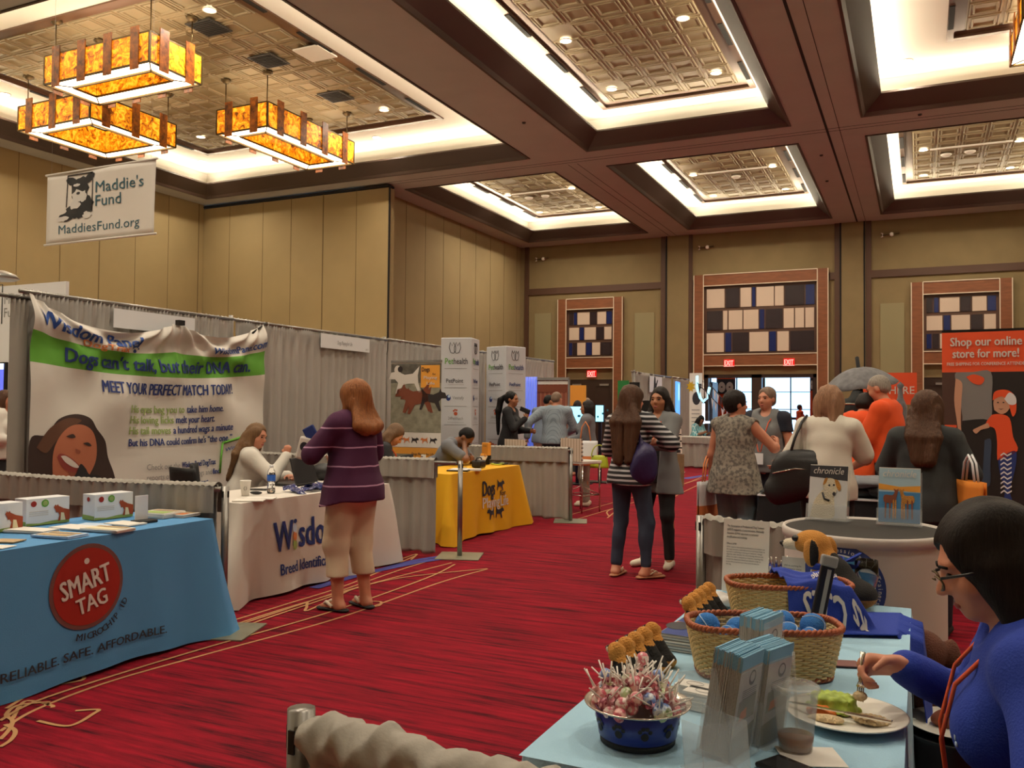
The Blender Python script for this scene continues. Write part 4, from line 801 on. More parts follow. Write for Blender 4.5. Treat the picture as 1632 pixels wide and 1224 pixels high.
t = thing('pen_case', 'small dark glasses case in front of the paper cup', 'case', T(408, 788), .2); MB().sph((0, 0, .014), (.055, .02, .014), 12).build('case', M['plastic_black'], t)
for px, py, lab in ((398, 798, 'white sheet near the left corner of the white table'), (415, 795, 'creased white leaflet behind the left corner of the white table')): sheets(T(px, py), .5, .22, .15, 2, 'paper', lab, group='papers on the white table')
t = thing('black_bag', 'black soft bag with lime zip behind the laptop', 'bag', at(515, 765, .742)); MB().sph((0, 0, .08), (.12, .10, .085), 16).build('body', M['leather_black'], t); MB().tube([(.02+.1*math.cos(a/6), -.07*math.cos(a/6), .15+.02*math.sin(a/3)) for a in range(-5, 6)], .006, 6).build('zip', mat('lime', 'b9c93a', .5), t)
# chairs: moulded black seats of the exhibitors
def side_chair(p, rz, label, back_top=.86, name='side_chair'):
    t = thing(name, label, 'chair', p, rz, 'black exhibitor chairs'); b = MB(); b.grid(lambda u, v: ((u-.5)*.44*(1-.12*v), -.2-.05*v-.04*(1-(2*u-1)**2), .52+(back_top-.52)*v), 10, 8); b.build('backrest', M['rubber'], t, thick=.02)
    MB().box((0, .02, .45), (.44, .42, .05)).build('seat', M['rubber'], t, bevel=.015)
    for sx in (-1, 1):
        for sy in (-1, 1): MB().tube([(sx*.19, .02+sy*.17, .43), (sx*.22, .02+sy*.22, 0)], .012, 6).build('leg', M['chrome'], t)
    return t
# items on the yellow table
t = thing('info_card', 'small white standing card with red print behind the divider', 'sign', at(672, 743, .742), -.35); MB().box((0, .02, .07), (.085, .006, .14), R=Matrix.Rotation(-.12, 3, 'X')).build('card', M['paper'], t); MB().box((0, .05, .05), (.085, .006, .11), R=Matrix.Rotation(.4, 3, 'X')).build('prop', M['paper'], t)
a = MB(); a.poly([(-.02, .0095, .12), (.02, .0095, .12), (.018, .0125, .085), (-.018, .0125, .085)]); a.poly([(-.018, .0125, .075), (.018, .0125, .075), (.018, .016, .05), (-.018, .016, .05)], 1); a.build('print', [M['ink_maroon'], M['ink_grey']], t, loc=(0, -.008, 0))
t = thing('paper_bowl', 'white takeaway bowl in front of the eating man', 'bowl', at(741, 741, .742)); MB().lathe([(.001, .003), (.045, 0), (.07, .05), (.073, .052), (.068, .052), (.044, .006), (.001, .006)], n=20).build('bowl', M['paper'], t); MB().sph((0, 0, .035), (.058, .058, .02), 12).build('food', mat('noodles', 'b98d4a', .7), t)
t = thing('camera_pouch', 'black camera pouch in the middle of the yellow table', 'pouch', at(763, 746, .742)); MB().box((0, 0, .05), (.12, .16, .09)).build('body', M['leather_black'], t, bevel=.02); MB().tube([(0, -.08, .09), (0, -.05, .12), (0, .05, .12), (0, .08, .09)], .008, 6).build('handle', M['rubber'], t)
t = thing('orange_card_box', 'orange upright leaflet box at the right end of the yellow table', 'box', at(775, 740, .742), -.45); MB().box((0, 0, .09), (.13, .05, .05)).build('black_base', M['plastic_black'], t); MB().box((0, 0, .19), (.13, .045, .16)).build('box', M['orange_print'], t, bevel=.003)
a = MB(); letter(a, 'DOGS', lambda u, v: (u, -.0245, v), .07, .02, .0, align='c', y=.22); a.build('lettering', M['ink_dark'], t); MB().box((0, 0, .035), (.08, .04, .07)).build('foot', M['plastic_black'], t)
t = thing('leaflet_box', 'white and orange tilted leaflet box beside the camera pouch', 'box', at(768, 741, .742), -.7); MB().box((0, 0, .06), (.10, .05, .14), R=Matrix.Rotation(-.5, 3, 'X')).build('box', M['paper'], t); MB().box((0, .02, .12), (.10, .04, .03), R=Matrix.Rotation(-.5, 3, 'X')).build('band', M['orange_print'], t)
t = thing('strap_bundle', 'coiled lime and black straps at the far end of the yellow table', 'straps', at(792, 741, .742)); MB().tube([(.1*math.cos(k*.5)*(.5+.03*k), .08*math.sin(k*.5), .012+.004*math.sin(k)) for k in range(16)], .009, 6).build('lime_strap', M['lime'], t); MB().tube([(.03+.08*math.cos(k*.6), .05+.1*math.sin(k*.6), .018+.004*math.cos(k)) for k in range(12)], .009, 6).build('black_strap', M['rubber'], t)
t = thing('clipboard', 'dark clipboard with white sheet at the near end of the yellow table', 'clipboard', at(733, 750, .742), .3); MB().box((0, 0, .008), (.24, .32, .014)).build('board', M['plastic_black'], t, bevel=.003); MB().box((0, 0, .017), (.21, .28, .002)).build('sheet', M['paper'], t); MB().box((0, .14, .02), (.1, .03, .012)).build('clip', M['chrome'], t)
sheets(at(752, 750, .742), .4, .2, .12, 6, 'paper', 'white leaflet pile at the front edge of the yellow table', group='papers on the yellow table')
t = thing('tablet', 'closed dark tablet behind the steel post on the yellow table', 'tablet', at(716, 740, .742), .2); MB().box((0, 0, .01), (.26, .2, .012)).build('case', M['plastic_black'], t, bevel=.003); MB().box((0, 0, .0165), (.1, .08, .001)).build('sticker', M['paper'], t)

# orange pull-up banner of the play-group booth (faces the near end of the row)
pl, pr = atY(623, 640, 9.9), atY(702, 640, 9.9); W = pr.x-pl.x
t = thing('pullup_banner', 'pull-up banner with dog photograph over an orange band', 'banner', (pl.x, 9.9, 0), .03, 'pull-up banners'); H = 2.06
MB().box((W/2, 0, H/2+.05), (W, .004, H-.1)).build('sheet', M['paper'], t); MB().box((W/2, 0, .06), (W+.06, .14, .1)).build('cassette', M['alu'], t, bevel=.01); MB().box((W/2, 0, H), (W, .03, .03)).build('top_rail', M['alu'], t); MB().tube([(W/2, .03, .1), (W/2, .03, H)], .012, 6).build('stay', M['alu'], t)
mat('grass_dull', '8d8a78', .8, var=.25, vscale=12); mat('bushes', '5d5a52', .8, var=.3, vscale=14); mat('dog_white', 'd9d3cb', .7); mat('dog_brown', '7b3f28', .7); mat('dog_dark', '2c2526', .7)
a = MB(); q = lambda u, v, e=.004: (u*W, -e, v*H)
def R4(mb, u0, u1, v0, v1, m, e=.004): mb.poly([q(u0, v0, e), q(u1, v0, e), q(u1, v1, e), q(u0, v1, e)], m)
R4(a, 0, 1, .54, .985, 0); R4(a, 0, 1, .86, .985, 1, .005); R4(a, .6, .97, .83, .975, 2, .007); R4(a, 0, 1, .44, .535, 7, .004); R4(a, 0, 1, .22, .445, 2, .004); R4(a, .03, .47, .235, .40, 0, .006); R4(a, 0, 1, .0, .22, 7, .004)
def ds(c, s, m, fl=1, sq=1.0, e=.009): dogshape(a, lambda u, v: (u, -e, v), c[0]*W, c[1]*H, s, m, fl)
ds((.28, .86), .5, 3, 1); a.poly([q(.14+.07*math.cos(i*PI/8), .945+.03*math.sin(i*PI/8), .010) for i in range(16)], 3); a.poly([q(.19+.05*math.cos(i*PI/8), .95+.02*math.sin(i*PI/8), .011) for i in range(16)], 5)
ds((.45, .745), .56, 4, 1); ds((.52, .73), .5, 4, 1, e=.008); ds((.85, .74), .42, 5, -1); ds((.28, .31), .22, 3, 1); ds((.33, .29), .2, 5, 1)
for k in range(5): ds((.14+.18*k, .487), .115, 5 if k % 2 == 0 else 6, 1 if k % 2 else -1)
a.build('print', [M['grass_dull'], M['bushes'], M['orange_print'], M['dog_white'], M['dog_brown'], M['dog_dark'], M['ink_orange'], M['paper']], t)
lt = MB(); qq = lambda u, v: (u, -.011, v); letter(lt, 'Dogs', qq, .12, .055, .03, x=.62*W, y=.935*H); letter(lt, 'for', qq, .05, .03, 0, x=.83*W, y=.91*H)
for k, s in enumerate(('Dogs Playing for Life.org', 'info@dpfl.org', '(352) 770-6201')): letter(lt, s, qq, (.4, .23, .26)[k], .03, .01, align='r', x=.96*W, y=(.395-.04*k)*H)
for k in range(4): letter(lt, ('meeting the enrichment needs of animals in shelters, rescues', 'homes, elements of play, and enhanced evaluations and', 'training of the canines themselves and caretakers with', 'around the success of the animal shelter')[k], qq, (.84, .86, .82, .72)[k]*W, .020, 0, align='c', x=.5*W, y=(.185-.03*k)*H)
lt.build('dark_lettering', M['ink_dark'], t); lt = MB(); letter(lt, 'Playing', qq, .2, .04, .02, x=.66*W, y=.885*H); letter(lt, 'Life', qq, .12, .035, .02, x=.72*W, y=.85*H); lt.build('white_lettering', M['ink_white'], t)
# two white fabric towers
mat('tower_cloth', 'c9ccd2', .75, var=.03, vscale=2)
def tower(c, ang, w, H, label):
    t = thing('display_tower', label, 'display tower', c, ang, 'white fabric towers'); h = w/2; P4 = [(-h, -h), (h, -h), (h, h), (-h, h)]
    b = MB(); b.add([(x, y, z) for z in (0.02, H) for x, y in P4], [(0, 1, 5, 4), (1, 2, 6, 5), (2, 3, 7, 6), (3, 0, 4, 7), (4, 5, 6, 7)]); b.build('cover', M['tower_cloth'], t, bevel=.012)
    for fi in range(4):
        Rm = Matrix.Rotation(fi*PI/2, 3, 'Z'); g = lambda u, v, e=.004: tuple(Rm @ Vector((u, -h-e, v))); k = w/.46
        a = MB(); letter(a, 'health', lambda u, v: g(u, v), .205*k, .085, .012, x=-.035*k, y=H-.385); letter(a, 'PetP\u00f6int'.replace('\u00f6', 'o'), lambda u, v: g(u, v), .25*k, .06, .008, align='c', x=-.02, y=H-.66); a.build('navy_lettering', M['ink_navy'] if fi else M['ink_dark'], t)
        a = MB(); letter(a, 'Pet', lambda u, v: g(u, v), .125*k, .085, .008, x=-.165*k, y=H-.385); a.build('green_lettering', M['ink_green'], t)
        a = MB()
        for s, ox in ((1, .02), (-1, -.06)):
            pts = [(-.05, 0), (-.05, .06), (-.02, .13), (0, .08), (.03, .13), (.045, .05), (.02, -.02), (-.02, -.03)]
            a.tube([g((ox+s*px)*k, H-.2+py) for px, py in pts], .004, 4, closed=True)
        for vv in (.45, .73, 1.0, 1.27, 1.54): a.poly([g(-.17*k, H-vv), g(.16*k, H-vv), g(.16*k, H-vv-.006), g(-.17*k, H-vv-.006)], 1)
        for vv in (.685, 1.235): a.poly([g(-.12*k, H-vv), g(.12*k, H-vv), g(.12*k, H-vv-.003), g(-.12*k, H-vv-.003)], 1)
        a.poly([g(-.11*k+.035*k*math.cos(i*PI/9), H-.88+.045*math.sin(i*PI/9)) for i in range(18)], 2); a.poly([g(-.10*k+.018*k*math.cos(i*PI/9), H-.86+.02*math.sin(i*PI/9), .006) for i in range(18)], 3); letter(a, 'Vestafy', lambda u, v: g(u, v), .17*k, .045, .0, x=-.05*k, y=H-.90, m=1); letter(a, '24PetWatch', lambda u, v: g(u, v), .22*k, .045, .0, align='c', x=0, y=H-1.20, m=1)
        a.build('logo_marks', [M['ink_dark'], M['ink_grey'], M['ink_navy'], M['paper_blue']], t)
        a = MB()
        for c_, r in (((-.0, 1.11), .028), ((-.03, 1.07), .013), ((-.01, 1.055), .013), ((.015, 1.06), .013)): a.poly([g(c_[0]+r*math.cos(i*PI/6), H-c_[1]+r*math.sin(i*PI/6)) for i in range(12)])
        for c_, r in (((-.11, 1.64), .05), ((-.05, 1.66), .045), ((.02, 1.68), .05), ((.08, 1.69), .045), ((.0, 1.72), .03)): a.poly([g((c_[0])*k+r*math.cos(i*PI/6), H-c_[1]+r*1.2*math.sin(i*PI/6), .004+.001*abs(c_[0])*10) for i in range(12)])
        letter(a, 'Doggie', lambda u, v: g(u, v), .2*k, .05, .0, align='c', x=-.01, y=H-1.68, m=1); a.build('red_marks', [mat('ink_rust', 'b5502c', .7), M['ink_white']], t)
p1 = atY(733, 640, 11.3); tower((p1.x, 11.3, 0), math.radians(28.5-14.6), .47, 2.47, 'white fabric tower printed with company logos right behind the orange pull-up banner')
p2 = atY(806, 640, 13.1); tower((p2.x, 13.1, 0), math.radians(26-46), .47, 2.47, 'farther white fabric tower turned cornerwise behind the ponytailed woman')
# woven-back counter stools
mat('woven_tan', 'cdb9a4', .7); mat('frame_white', 'd8d4cc', .4)
wv = speckle('woven_straps', 'd2c0ae', 'a78f78', 9, .5, .8, kind='check')
def stool(px, py, rz, label):
    t = thing('counter_stool', label, 'stool', at(px, py, 0), rz, 'woven-back counter stools'); MB().box((0, 0, .70), (.42, .40, .045)).build('seat', M['frame_white'], t, bevel=.01)
    b = MB(); b.box((0, -.2, .87), (.42, .018, .32)); b.build('woven_back', wv, t)
    e = MB()
    for k in range(6):
        for s in (-1, 1): e.box((s*.212, -.2, .74+.055*k), (.012, .03, .012))
    e.build('strap_ends', M['door_dark'], t)
    for sx in (-1, 1):
        for sy in (-1, 1): MB().tube([(sx*.19, sy*.17, .69), (sx*.19, sy*.18, 0)], .011, 8).build('leg', M['chrome'], t)
    f = MB(); f.tube([(-.19, -.18, .24), (.19, -.18, .24), (.19, .18, .24), (-.19, .18, .24)], .009, 6, closed=True); f.tube([(-.19, -.18, .24), (.0, 0, .36), (.19, .18, .24)], .007, 6); f.build('footrest', M['chrome'], t)
stool(926, 815, -.42, 'counter stool with woven tan back standing clear beside the divider post'); stool(838, 822, -.40, 'counter stool with woven tan back half hidden behind the divider')
# ----- booth with brick-pattern backdrop
mb_ = speckle('brick_print', '8c4a38', 'b0795c', 6, .5, .8, kind='check')
pl, pr = atY(836, 640, 14.7), atY(907, 640, 14.7)
t = thing('backdrop_banner', 'brick-patterned backdrop with violet lit curtain strip behind the two men', 'banner', (pl.x, 14.7, 0), .0); W = pr.x-pl.x; H = 1.97
MB().box((W*.64, 0, H/2), (W*.72, .02, H)).build('brick_print', mb_, t)
mat('curtain_painted_glow', '7a86d8', .7, emit='5f86ff', estr=.35); cv = MB(); cv.grid(lambda u, v: (u*W*.3, -.02+.02*math.sin(u*30), v*(H+.06)), 30, 2); cv.build('lit_curtain', M['curtain_painted_glow'], t, thick=.006)  # violet light falling on the curtain is put into its colour as emission
MB().box((W*.64, -.01, H+.02), (W*.72, .05, .05)).build('top_rail', M['alu'], t); MB().box((W*1.0, -.01, H/2), (.03, .04, H)).build('side_rail', M['alu'], t)
a = MB()
for k in range(3): a.box((W*(.42+.22*k), -.013, H-.05), (.2, .006, .06))
a.box((W*.62, -.013, H-.16), (W*.66, .006, .14), m=1); a.box((W*.38, -.013, .8), (.3, .006, .36), m=2); a.box((W*.92, -.013, .95), (.12, .006, .25)); a.build('print', [M['paper'], M['dog_brown'], M['ink_dark']], t)
mat('screen_cyan', '8fd8f0', .3, emit=(.35, .8, 1.0), estr=1.6)
def monitor(px0, px1, py0, py1, y, label, rz=0, group='lit monitors'):
    a, b = atY(px0, py0, y), atY(px1, py1, y); w_, h_ = abs(b.x-a.x), abs(a.z-b.z); t = thing('monitor', label, 'monitor', ((a.x+b.x)/2, y, b.z), rz, group); MB().box((0, 0, h_/2), (w_+.03, .04, h_+.03)).build('bezel', M['plastic_black'], t); MB().box((0, -.022, h_/2), (w_, .004, h_)).build('screen', M['screen_cyan'], t); MB().box((0, .02, -b.z/2), (.06, .05, b.z)).build('stand', M['plastic_black'], t); MB().box((0, 0, .01-b.z), (.5, .4, .02)).build('foot', M['plastic_black'], t)
    a_ = MB()
    for k in range(3): a_.box((-w_*.2+.1*k, -.026, h_*(.3+.2*k)), (w_*.2, .002, h_*.12))
    a_.build('picture', M['pane_blue'] if False else mat('screen_teal', '2e7f9a', .4), t)
monitor(909, 932, 648, 678, 15.6, 'bright cyan monitor left of the woman in the grey jacket'); monitor(950, 962, 646, 672, 16.2, 'bright cyan monitor showing just right of the grey-jacket woman')
o = MB().box((0, 0, 0), (.5, .03, .5)).build('orange_sign', M['orange_print'], loc=atY(917, 632, 18)); tag(o, 'orange sign board behind the heads by the dark doors', 'sign'); MB().tube([(0, .03, .2), (0, .03, -o.location.z)], .02, 6).build('pole', M['alu'], o)
# ================================================================== people
def skin(n, c): return mat('skin_'+n, c, .5, bump=.03, bscale=300, var=.06, vscale=9)
skin('fair', 'c98f72'); skin('rosy', 'c58468'); skin('tan', 'a8704f'); skin('brown', '7d5238'); skin('pale', 'd0a088')
def hairm(n, c): return mat('hair_'+n, c, .55, spec=.25, bump=.5, bscale=26, var=.28, vscale=14, stretch=(9, 9, .8))
hairm('brown', '4a3020'); hairm('dark', '1c1412'); hairm('auburn', '8a5630'); hairm('blond', '70543a'); hairm('dirty', '6e5540'); hairm('grey', '8d857c'); hairm('black', '0e0c0d'); hairm('light', '8f6b52'); hairm('grizzle', '7a6658')
def cloth(n, c, **k): return mat('wear_'+n, c, k.pop('rough', .85), bump=.12, bscale=180, var=.05, vscale=6, **k)
mat('eye_dark', '1a1210', .2); mat('lip', 'a3504a', .5); mat('lanyard_orange', 'd8552a', .7)
def V3(*a): return np.array(a, float)
def unit(v): return v/(np.linalg.norm(v)+1e-9)
def rotx(a): c, s = math.cos(a), math.sin(a); return np.array([[1, 0, 0], [0, c, -s], [0, s, c]])
def roty(a): c, s = math.cos(a), math.sin(a); return np.array([[c, 0, s], [0, 1, 0], [-s, 0, c]])
def rotz(a): c, s = math.cos(a), math.sin(a); return np.array([[c, -s, 0], [s, c, 0], [0, 0, 1]])
def ik(a, b, l1, l2, pole):
    d = b-a; L_ = np.linalg.norm(d); Lc = min(L_, (l1+l2)*.995); u = d/(L_+1e-9); b = a+u*Lc
    x = (l1*l1-l2*l2+Lc*Lc)/(2*Lc); h = math.sqrt(max(0, l1*l1-x*x)); p = pole-u*(pole @ u); p = unit(p); return a+u*x+p*h, b
class Fig:
    def __init__(s, H=1.65, sex='f', bulk=1.0, lean=0, twist=0, side=0, head=(0, 0, 0), seat=None, feet=None, hands=(None, None), elbows=(None, None), handdir=(None, None), palm=(None, None), curl=(.5, .5), stance=.10, pel=(0, 0), belly=0.0):
        k = s.k = H/1.70; s.H = H; s.sex = sex; s.b = bulk; r = math.radians; s.belly = belly
        s.P = V3(pel[0], pel[1], .92*k if seat is None else seat+.10*k); s.U = rotz(r(twist)) @ rotx(-r(lean)) @ roty(r(side)); s.seat = seat
        sw = (.163 if sex == 'f' else .19)*(1+.35*(bulk-1)); s.sw = sw
        s.sh = [s.up(-sw, -.01, 1.385), s.up(sw, -.01, 1.385)]; s.neck = s.up(0, -.015, 1.43)
        s.Hd = s.U @ rotz(r(head[0])) @ rotx(-r(head[1])) @ roty(r(head[2]))
        hw = .088*(1+.3*(bulk-1)); s.hip = [s.P+V3(-hw, 0, -.02)*k, s.P+V3(hw, 0, -.02)*k]
        feet = feet or [(-stance, 0, 8), (stance, 0, -8)]; s.foot = []; s.knee = []; s.ank = []
        for i in (0, 1):
            f = feet[i]; fz = f[3] if len(f) > 3 else 0; a = V3(f[0], f[1], .085*k+fz); yaw = r(f[2]); fd = rotz(yaw) @ V3(0, 1, 0); pole = fd+V3(0, 0, .6 if seat is not None else 0)
            kn, an = ik(s.hip[i], a, .412*k, .408*k, pole); s.knee.append(kn); s.ank.append(an); s.foot.append(fd)
        s.elb = []; s.wri = []; s.hd = []; s.pn = []; s.curl = curl
        for i in (0, 1):
            sg = -1 if i == 0 else 1; t = hands[i]
            t = s.up(sg*(sw+.05*bulk+.01), .03, .80) if t is None else V3(*t)
            pole = s.U @ V3(*(elbows[i] if elbows[i] is not None else (sg*.5, -1, -.6)))
            e, w_ = ik(s.sh[i], t, .285*k, .25*k, pole); s.elb.append(e); s.wri.append(w_)
            d = unit(w_-e) if handdir[i] is None else unit(V3(*handdir[i])); n = V3(*(palm[i] if palm[i] is not None else (-sg, 0, 0))); n = unit(n-d*(n @ d)); s.hd.append(d); s.pn.append(n)
    def up(s, x, y, z): return s.P+s.U @ (V3(x, y, z-.92)*s.k)
    def hp(s, x, y, z): return s.neck+s.Hd @ (V3(x, y+.015, z-1.43)*s.k)
    def bbox(s, pad=.16):
        pts = np.array(s.sh+[s.neck, s.hp(0, 0, 1.72), s.hp(.12, .13, 1.6), s.hp(-.12, -.12, 1.6), s.P]+s.hip+s.knee+s.ank+s.elb+s.wri+[s.wri[i]+s.hd[i]*.2 for i in (0, 1)]+[s.ank[i]+s.foot[i]*.17 for i in (0, 1)])
        lo, hi = pts.min(0)-pad, pts.max(0)+pad; lo[2] = max(lo[2], -.02); return lo, hi
    def torso(s, f, o=0.0, arms=True, k=.05):
        K, b, U = s.k, s.b, s.U
        f.ell(s.P+V3(0, -.01, 0)*K, V3(.165*b+o, .118*b+o, .13+o)*K, k); f.ell(s.up(0, -.075, .90), V3(.125*b+o, .07*b+o, .095+o)*K, k)
        wr = .132 if s.sex == 'f' else .15
        f.ell(s.up(0, 0, 1.08), V3(wr*b+o, .098*b+o, .17+o)*K, k, U); f.ell(s.up(0, -.005, 1.26), V3((.148 if s.sex == 'f' else .168)*(.5+.5*b)+o, .108*(.5+.5*b)+o, .17+o)*K, k, U)
        if s.belly: f.ell(s.up(0, .055, 1.06), V3(.13*b+o, .05+s.belly+o, .13+o)*K, k, U)
        f.cap(s.sh[0], s.sh[1], (.052+o)*K, None, k); f.cap(s.up(-.06, -.02, 1.40), s.up(.06, -.02, 1.40), (.06+o)*K, None, k)
        if s.sex == 'f':
            for x in (-.072, .072): f.ell(s.up(x, .085, 1.245), V3(.066+o, .055+o, .066+o)*K*(.6+.4*b), .04, U)
    def arm(s, f, i, o=0.0, upto=2.0, k=.03, o2=None):
        K = s.k; b = .78+.22*s.b; o = min(o, .020)+.25*max(0, o-.020); o2 = o if o2 is None else o2; m = min(1, upto); e = s.sh[i]+(s.elb[i]-s.sh[i])*m
        f.cap(s.sh[i], e, (.053*b+o)*K, ((.053-.012*m)*b+o2)*K, k)
        if upto > 1:
            q = min(1, upto-1); w_ = s.elb[i]+(s.wri[i]-s.elb[i])*q; f.cap(s.elb[i], w_, (.041*b+o)*K, ((.041-.014*q)*b+o2)*K, k)
    def leg(s, f, i, o=0.0, upto=2.0, k=.04, o2=None):
        K = s.k; b = .45+.55*s.b; o2 = o if o2 is None else o2; m = min(1, upto); e = s.hip[i]+(s.knee[i]-s.hip[i])*m
        f.cap(s.hip[i], e, (.088*b+o)*K, ((.088-.030*m)*b+o)*K, k)
        if upto > 1:
            q = min(1, upto-1); a = s.knee[i]+(s.ank[i]-s.knee[i])*q; f.cap(s.knee[i], a, (.056*b+o)*K, ((.056-.02*q)*b+o2)*K, k)
            if q > .3 and o < .02: c = s.knee[i]*.68+s.ank[i]*.32-s.foot[i]*.018*K; f.ell(c, V3(.048*b+o, .052*b+o, .11)*K, k)
    def hand(s, f, i, fingers=True):
        K = s.k*(.94 if s.sex == 'f' else 1.03); d, n = s.hd[i], s.pn[i]; sd = np.cross(d, n)*(1 if i == 1 else -1); w_ = s.wri[i]; c = s.curl[i]   # sd points to the thumb side
        f.cap(w_-d*.005, w_+d*.075*K, .027*K, .036*K, .012, flat=(n, .5))
        for q in (-1, 1): f.cap(w_+d*.02*K+sd*q*.012*K, w_+d*.078*K+sd*q*.022*K, .016*K, .015*K, .012)
        for j, (x, L_) in enumerate(((.030, .92), (.010, 1.0), (-.010, .95), (-.029, .76))):
            p = w_+d*.082*K+sd*x*K; a = 0; q0 = p
            for sl, r0, r1 in ((.042, .0095, .0088), (.027, .0088, .008), (.021, .008, .0068)):
                a += c*(1.0+.08*j); dr = d*math.cos(a)+n*math.sin(a)+sd*x*.8; q1 = q0+unit(dr)*sl*L_*K; f.cap(q0, q1, r0*K, r1*K, .004); q0 = q1
        p = w_+d*.022*K+sd*.026*K; q = p+(d*.55+sd*.65+n*.35)*.045*K; f.cap(p, q, .014*K, .0105*K, .01); f.cap(q, q+unit(d*.8+sd*(.25-.3*c)+n*(.35+.4*c))*.036*K, .0105*K, .008*K, .004)
    def headf(s, f, o=0.0):
        K, R = s.k, s.Hd; hp = s.hp; m = 1.0 if s.sex == 'f' else 1.05
        f.cap(s.up(0, -.02, 1.41), hp(0, 0, 1.51), .052*K*m*(.5+.5*s.b), .048*K*m, .03)
        f.ell(hp(0, -.012, 1.608), V3(.074, .093, .092)*K, .02, R); f.ell(hp(0, .03, 1.548), V3(.058*m, .062, .07)*K*(.8+.2*s.b), .03, R); f.ell(hp(0, .066, 1.496), V3(.024*m, .02, .018)*K, .025, R)
        f.ell(hp(0, .074, 1.607), V3(.05, .016, .014)*K, .02, R)
        for x in (-1, 1):
            f.ell(hp(x*.040, .055, 1.553), V3(.024, .022, .02)*K, .02, R); f.ell(hp(x*.031, .098, 1.586), V3(.017, .012, .011)*K, .010, R, op='-'); f.ell(hp(x*.076, -.008, 1.572), V3(.011, .020, .03)*K, .006, R)
        f.cap(hp(0, .082, 1.592), hp(0, .108, 1.556), .008*K, .0125*K, .010); 
        for x in (-1, 1): f.ell(hp(x*.011, .094, 1.553), V3(.010, .011, .008)*K, .008, R)
        f.ell(hp(0, .080, 1.524), V3(.022, .014, .009)*K, .008, R); f.ell(hp(0, .079, 1.512), V3(.019, .013, .008)*K, .006, R)
def hair(s, style, h, long=.3, vol=0.0, end=.026, wide=1.0):
    lo = s.hp(0, 0, 1.6)-.26*s.k; hi = s.hp(0, 0, 1.6)+.22*s.k; lo[2] -= long+.1; lo[:2] -= .08; hi[:2] += .08; K, R = s.k, s.Hd; f = SDF(lo, hi, h); hp = s.hp; U = s.U
    f.ell(hp(0, -.018, 1.618), V3(.084+vol, .102+vol, .094+vol)*K, .02, R)
    if style == 'short': f.ell(hp(0, -.05, 1.565), V3(.074, .062, .06)*K, .02, R)
    elif style == 'crop': f = SDF(lo, hi, h); f.ell(hp(0, -.018, 1.613), V3(.0775, .0955, .090)*K, .02, R); f.ell(hp(0, -.05, 1.57), V3(.07, .055, .05)*K, .02, R)
    elif style == 'bob':
        f.ell(hp(0, -.03, 1.55), V3(.092+vol, .085+vol, .12)*K, .03, R)
        for x in (-1, 1): f.cap(hp(x*.074, .0, 1.58), hp(x*.078, .01, 1.62-long), .034*K, .026*K, .03); f.cap(hp(x*.05, -.06, 1.56), hp(x*.055, -.06, 1.60-long), .05*K, .04*K, .03)
    elif style == 'long':
        f.ell(hp(0, -.045, 1.55), V3(.088+vol, .075+vol, .11)*K, .03, R)
        b0 = hp(0, -.06, 1.53)
        for x in (-.06, -.02, .02, .06):
            b1 = s.up(x*1.35*wide, -.125-.02*s.b, 1.38); b2 = s.up(x*1.0*wide+.012*math.sin(x*90), -.14-.02*s.b, 1.62-long+.35*abs(x+.01)); f.cap(hp(x, -.065, 1.55), b1, .045*K, .040*K, .03); f.cap(b1, b2, .038*K, end*K, .02)
        for x in (-1, 1): f.cap(hp(x*.072, -.01, 1.6), hp(x*.082, .0, 1.47), .026*K, .03*K, .03); f.cap(hp(x*.08, -.005, 1.47), s.up(x*.11, -.03, 1.60-long*.85), .032*K, .018*K, .03)
    elif style == 'tail':
        f.ell(hp(0, -.05, 1.57), V3(.07, .06, .06)*K, .02, R); f.ell(hp(0, -.115, 1.60), V3(.032, .035, .035)*K, .015); b = [hp(0, -.13, 1.61), hp(0, -.19, 1.55), s.up(0, -.2, 1.40), s.up(0, -.19, 1.62-long)]
        for p, q, r0, r1 in zip(b, b[1:], (.034, .046, .05), (.046, .05, .016)): f.cap(p, q, r0*K, r1*K, .02)
    elif style == 'bun': f.ell(hp(0, -.05, 1.56), V3(.074, .06, .06)*K, .02, R); f.ell(hp(0, -.10, 1.655), V3(.04, .04, .035)*K, .02)
    if style not in ('crop',): f.ell(hp(0, .112, 1.562), V3(.066, .085, .095)*K, .012, R, op='-')
    else: f.ell(hp(0, .11, 1.55), V3(.072, .085, .088)*K, .01, R, op='-')
    if style in ('short', 'crop', 'tail', 'bun'):
        for x in (-1, 1): f.ell(hp(x*.085, .0, 1.545), V3(.03, .035, .05)*K, .01, R, op='-')
    (style in ('long', 'bob', 'tail')) and f.wrinkle(.0045, (26, 26, 13), long*10); f.strands(hp(0, 0, 0)[:2], .0035 if style != 'crop' else .001, 40); return f
def lanyard(s, t, m='lanyard_orange', low=1.02, badge=True, off=.042):
    P = [s.up(x, y+off*(z < 1.40), z) for x, y, z in ((-.065, -.05, 1.455), (-.085, .03, 1.42), (-.075, .10, 1.34), (-.05, .135, 1.22), (-.012, .14, low+.03), (.012, .14, low+.03), (.05, .135, 1.22), (.075, .10, 1.34), (.085, .03, 1.42), (.065, -.05, 1.455))]
    MB().tube([tuple(p) for p in P], .006, 6).build('lanyard', M[m], t)
    if badge: c = s.up(0, .15+off, low-.04); MB().box(tuple(c), (.085, .006, .11)).build('badge', M['card_white'], t)
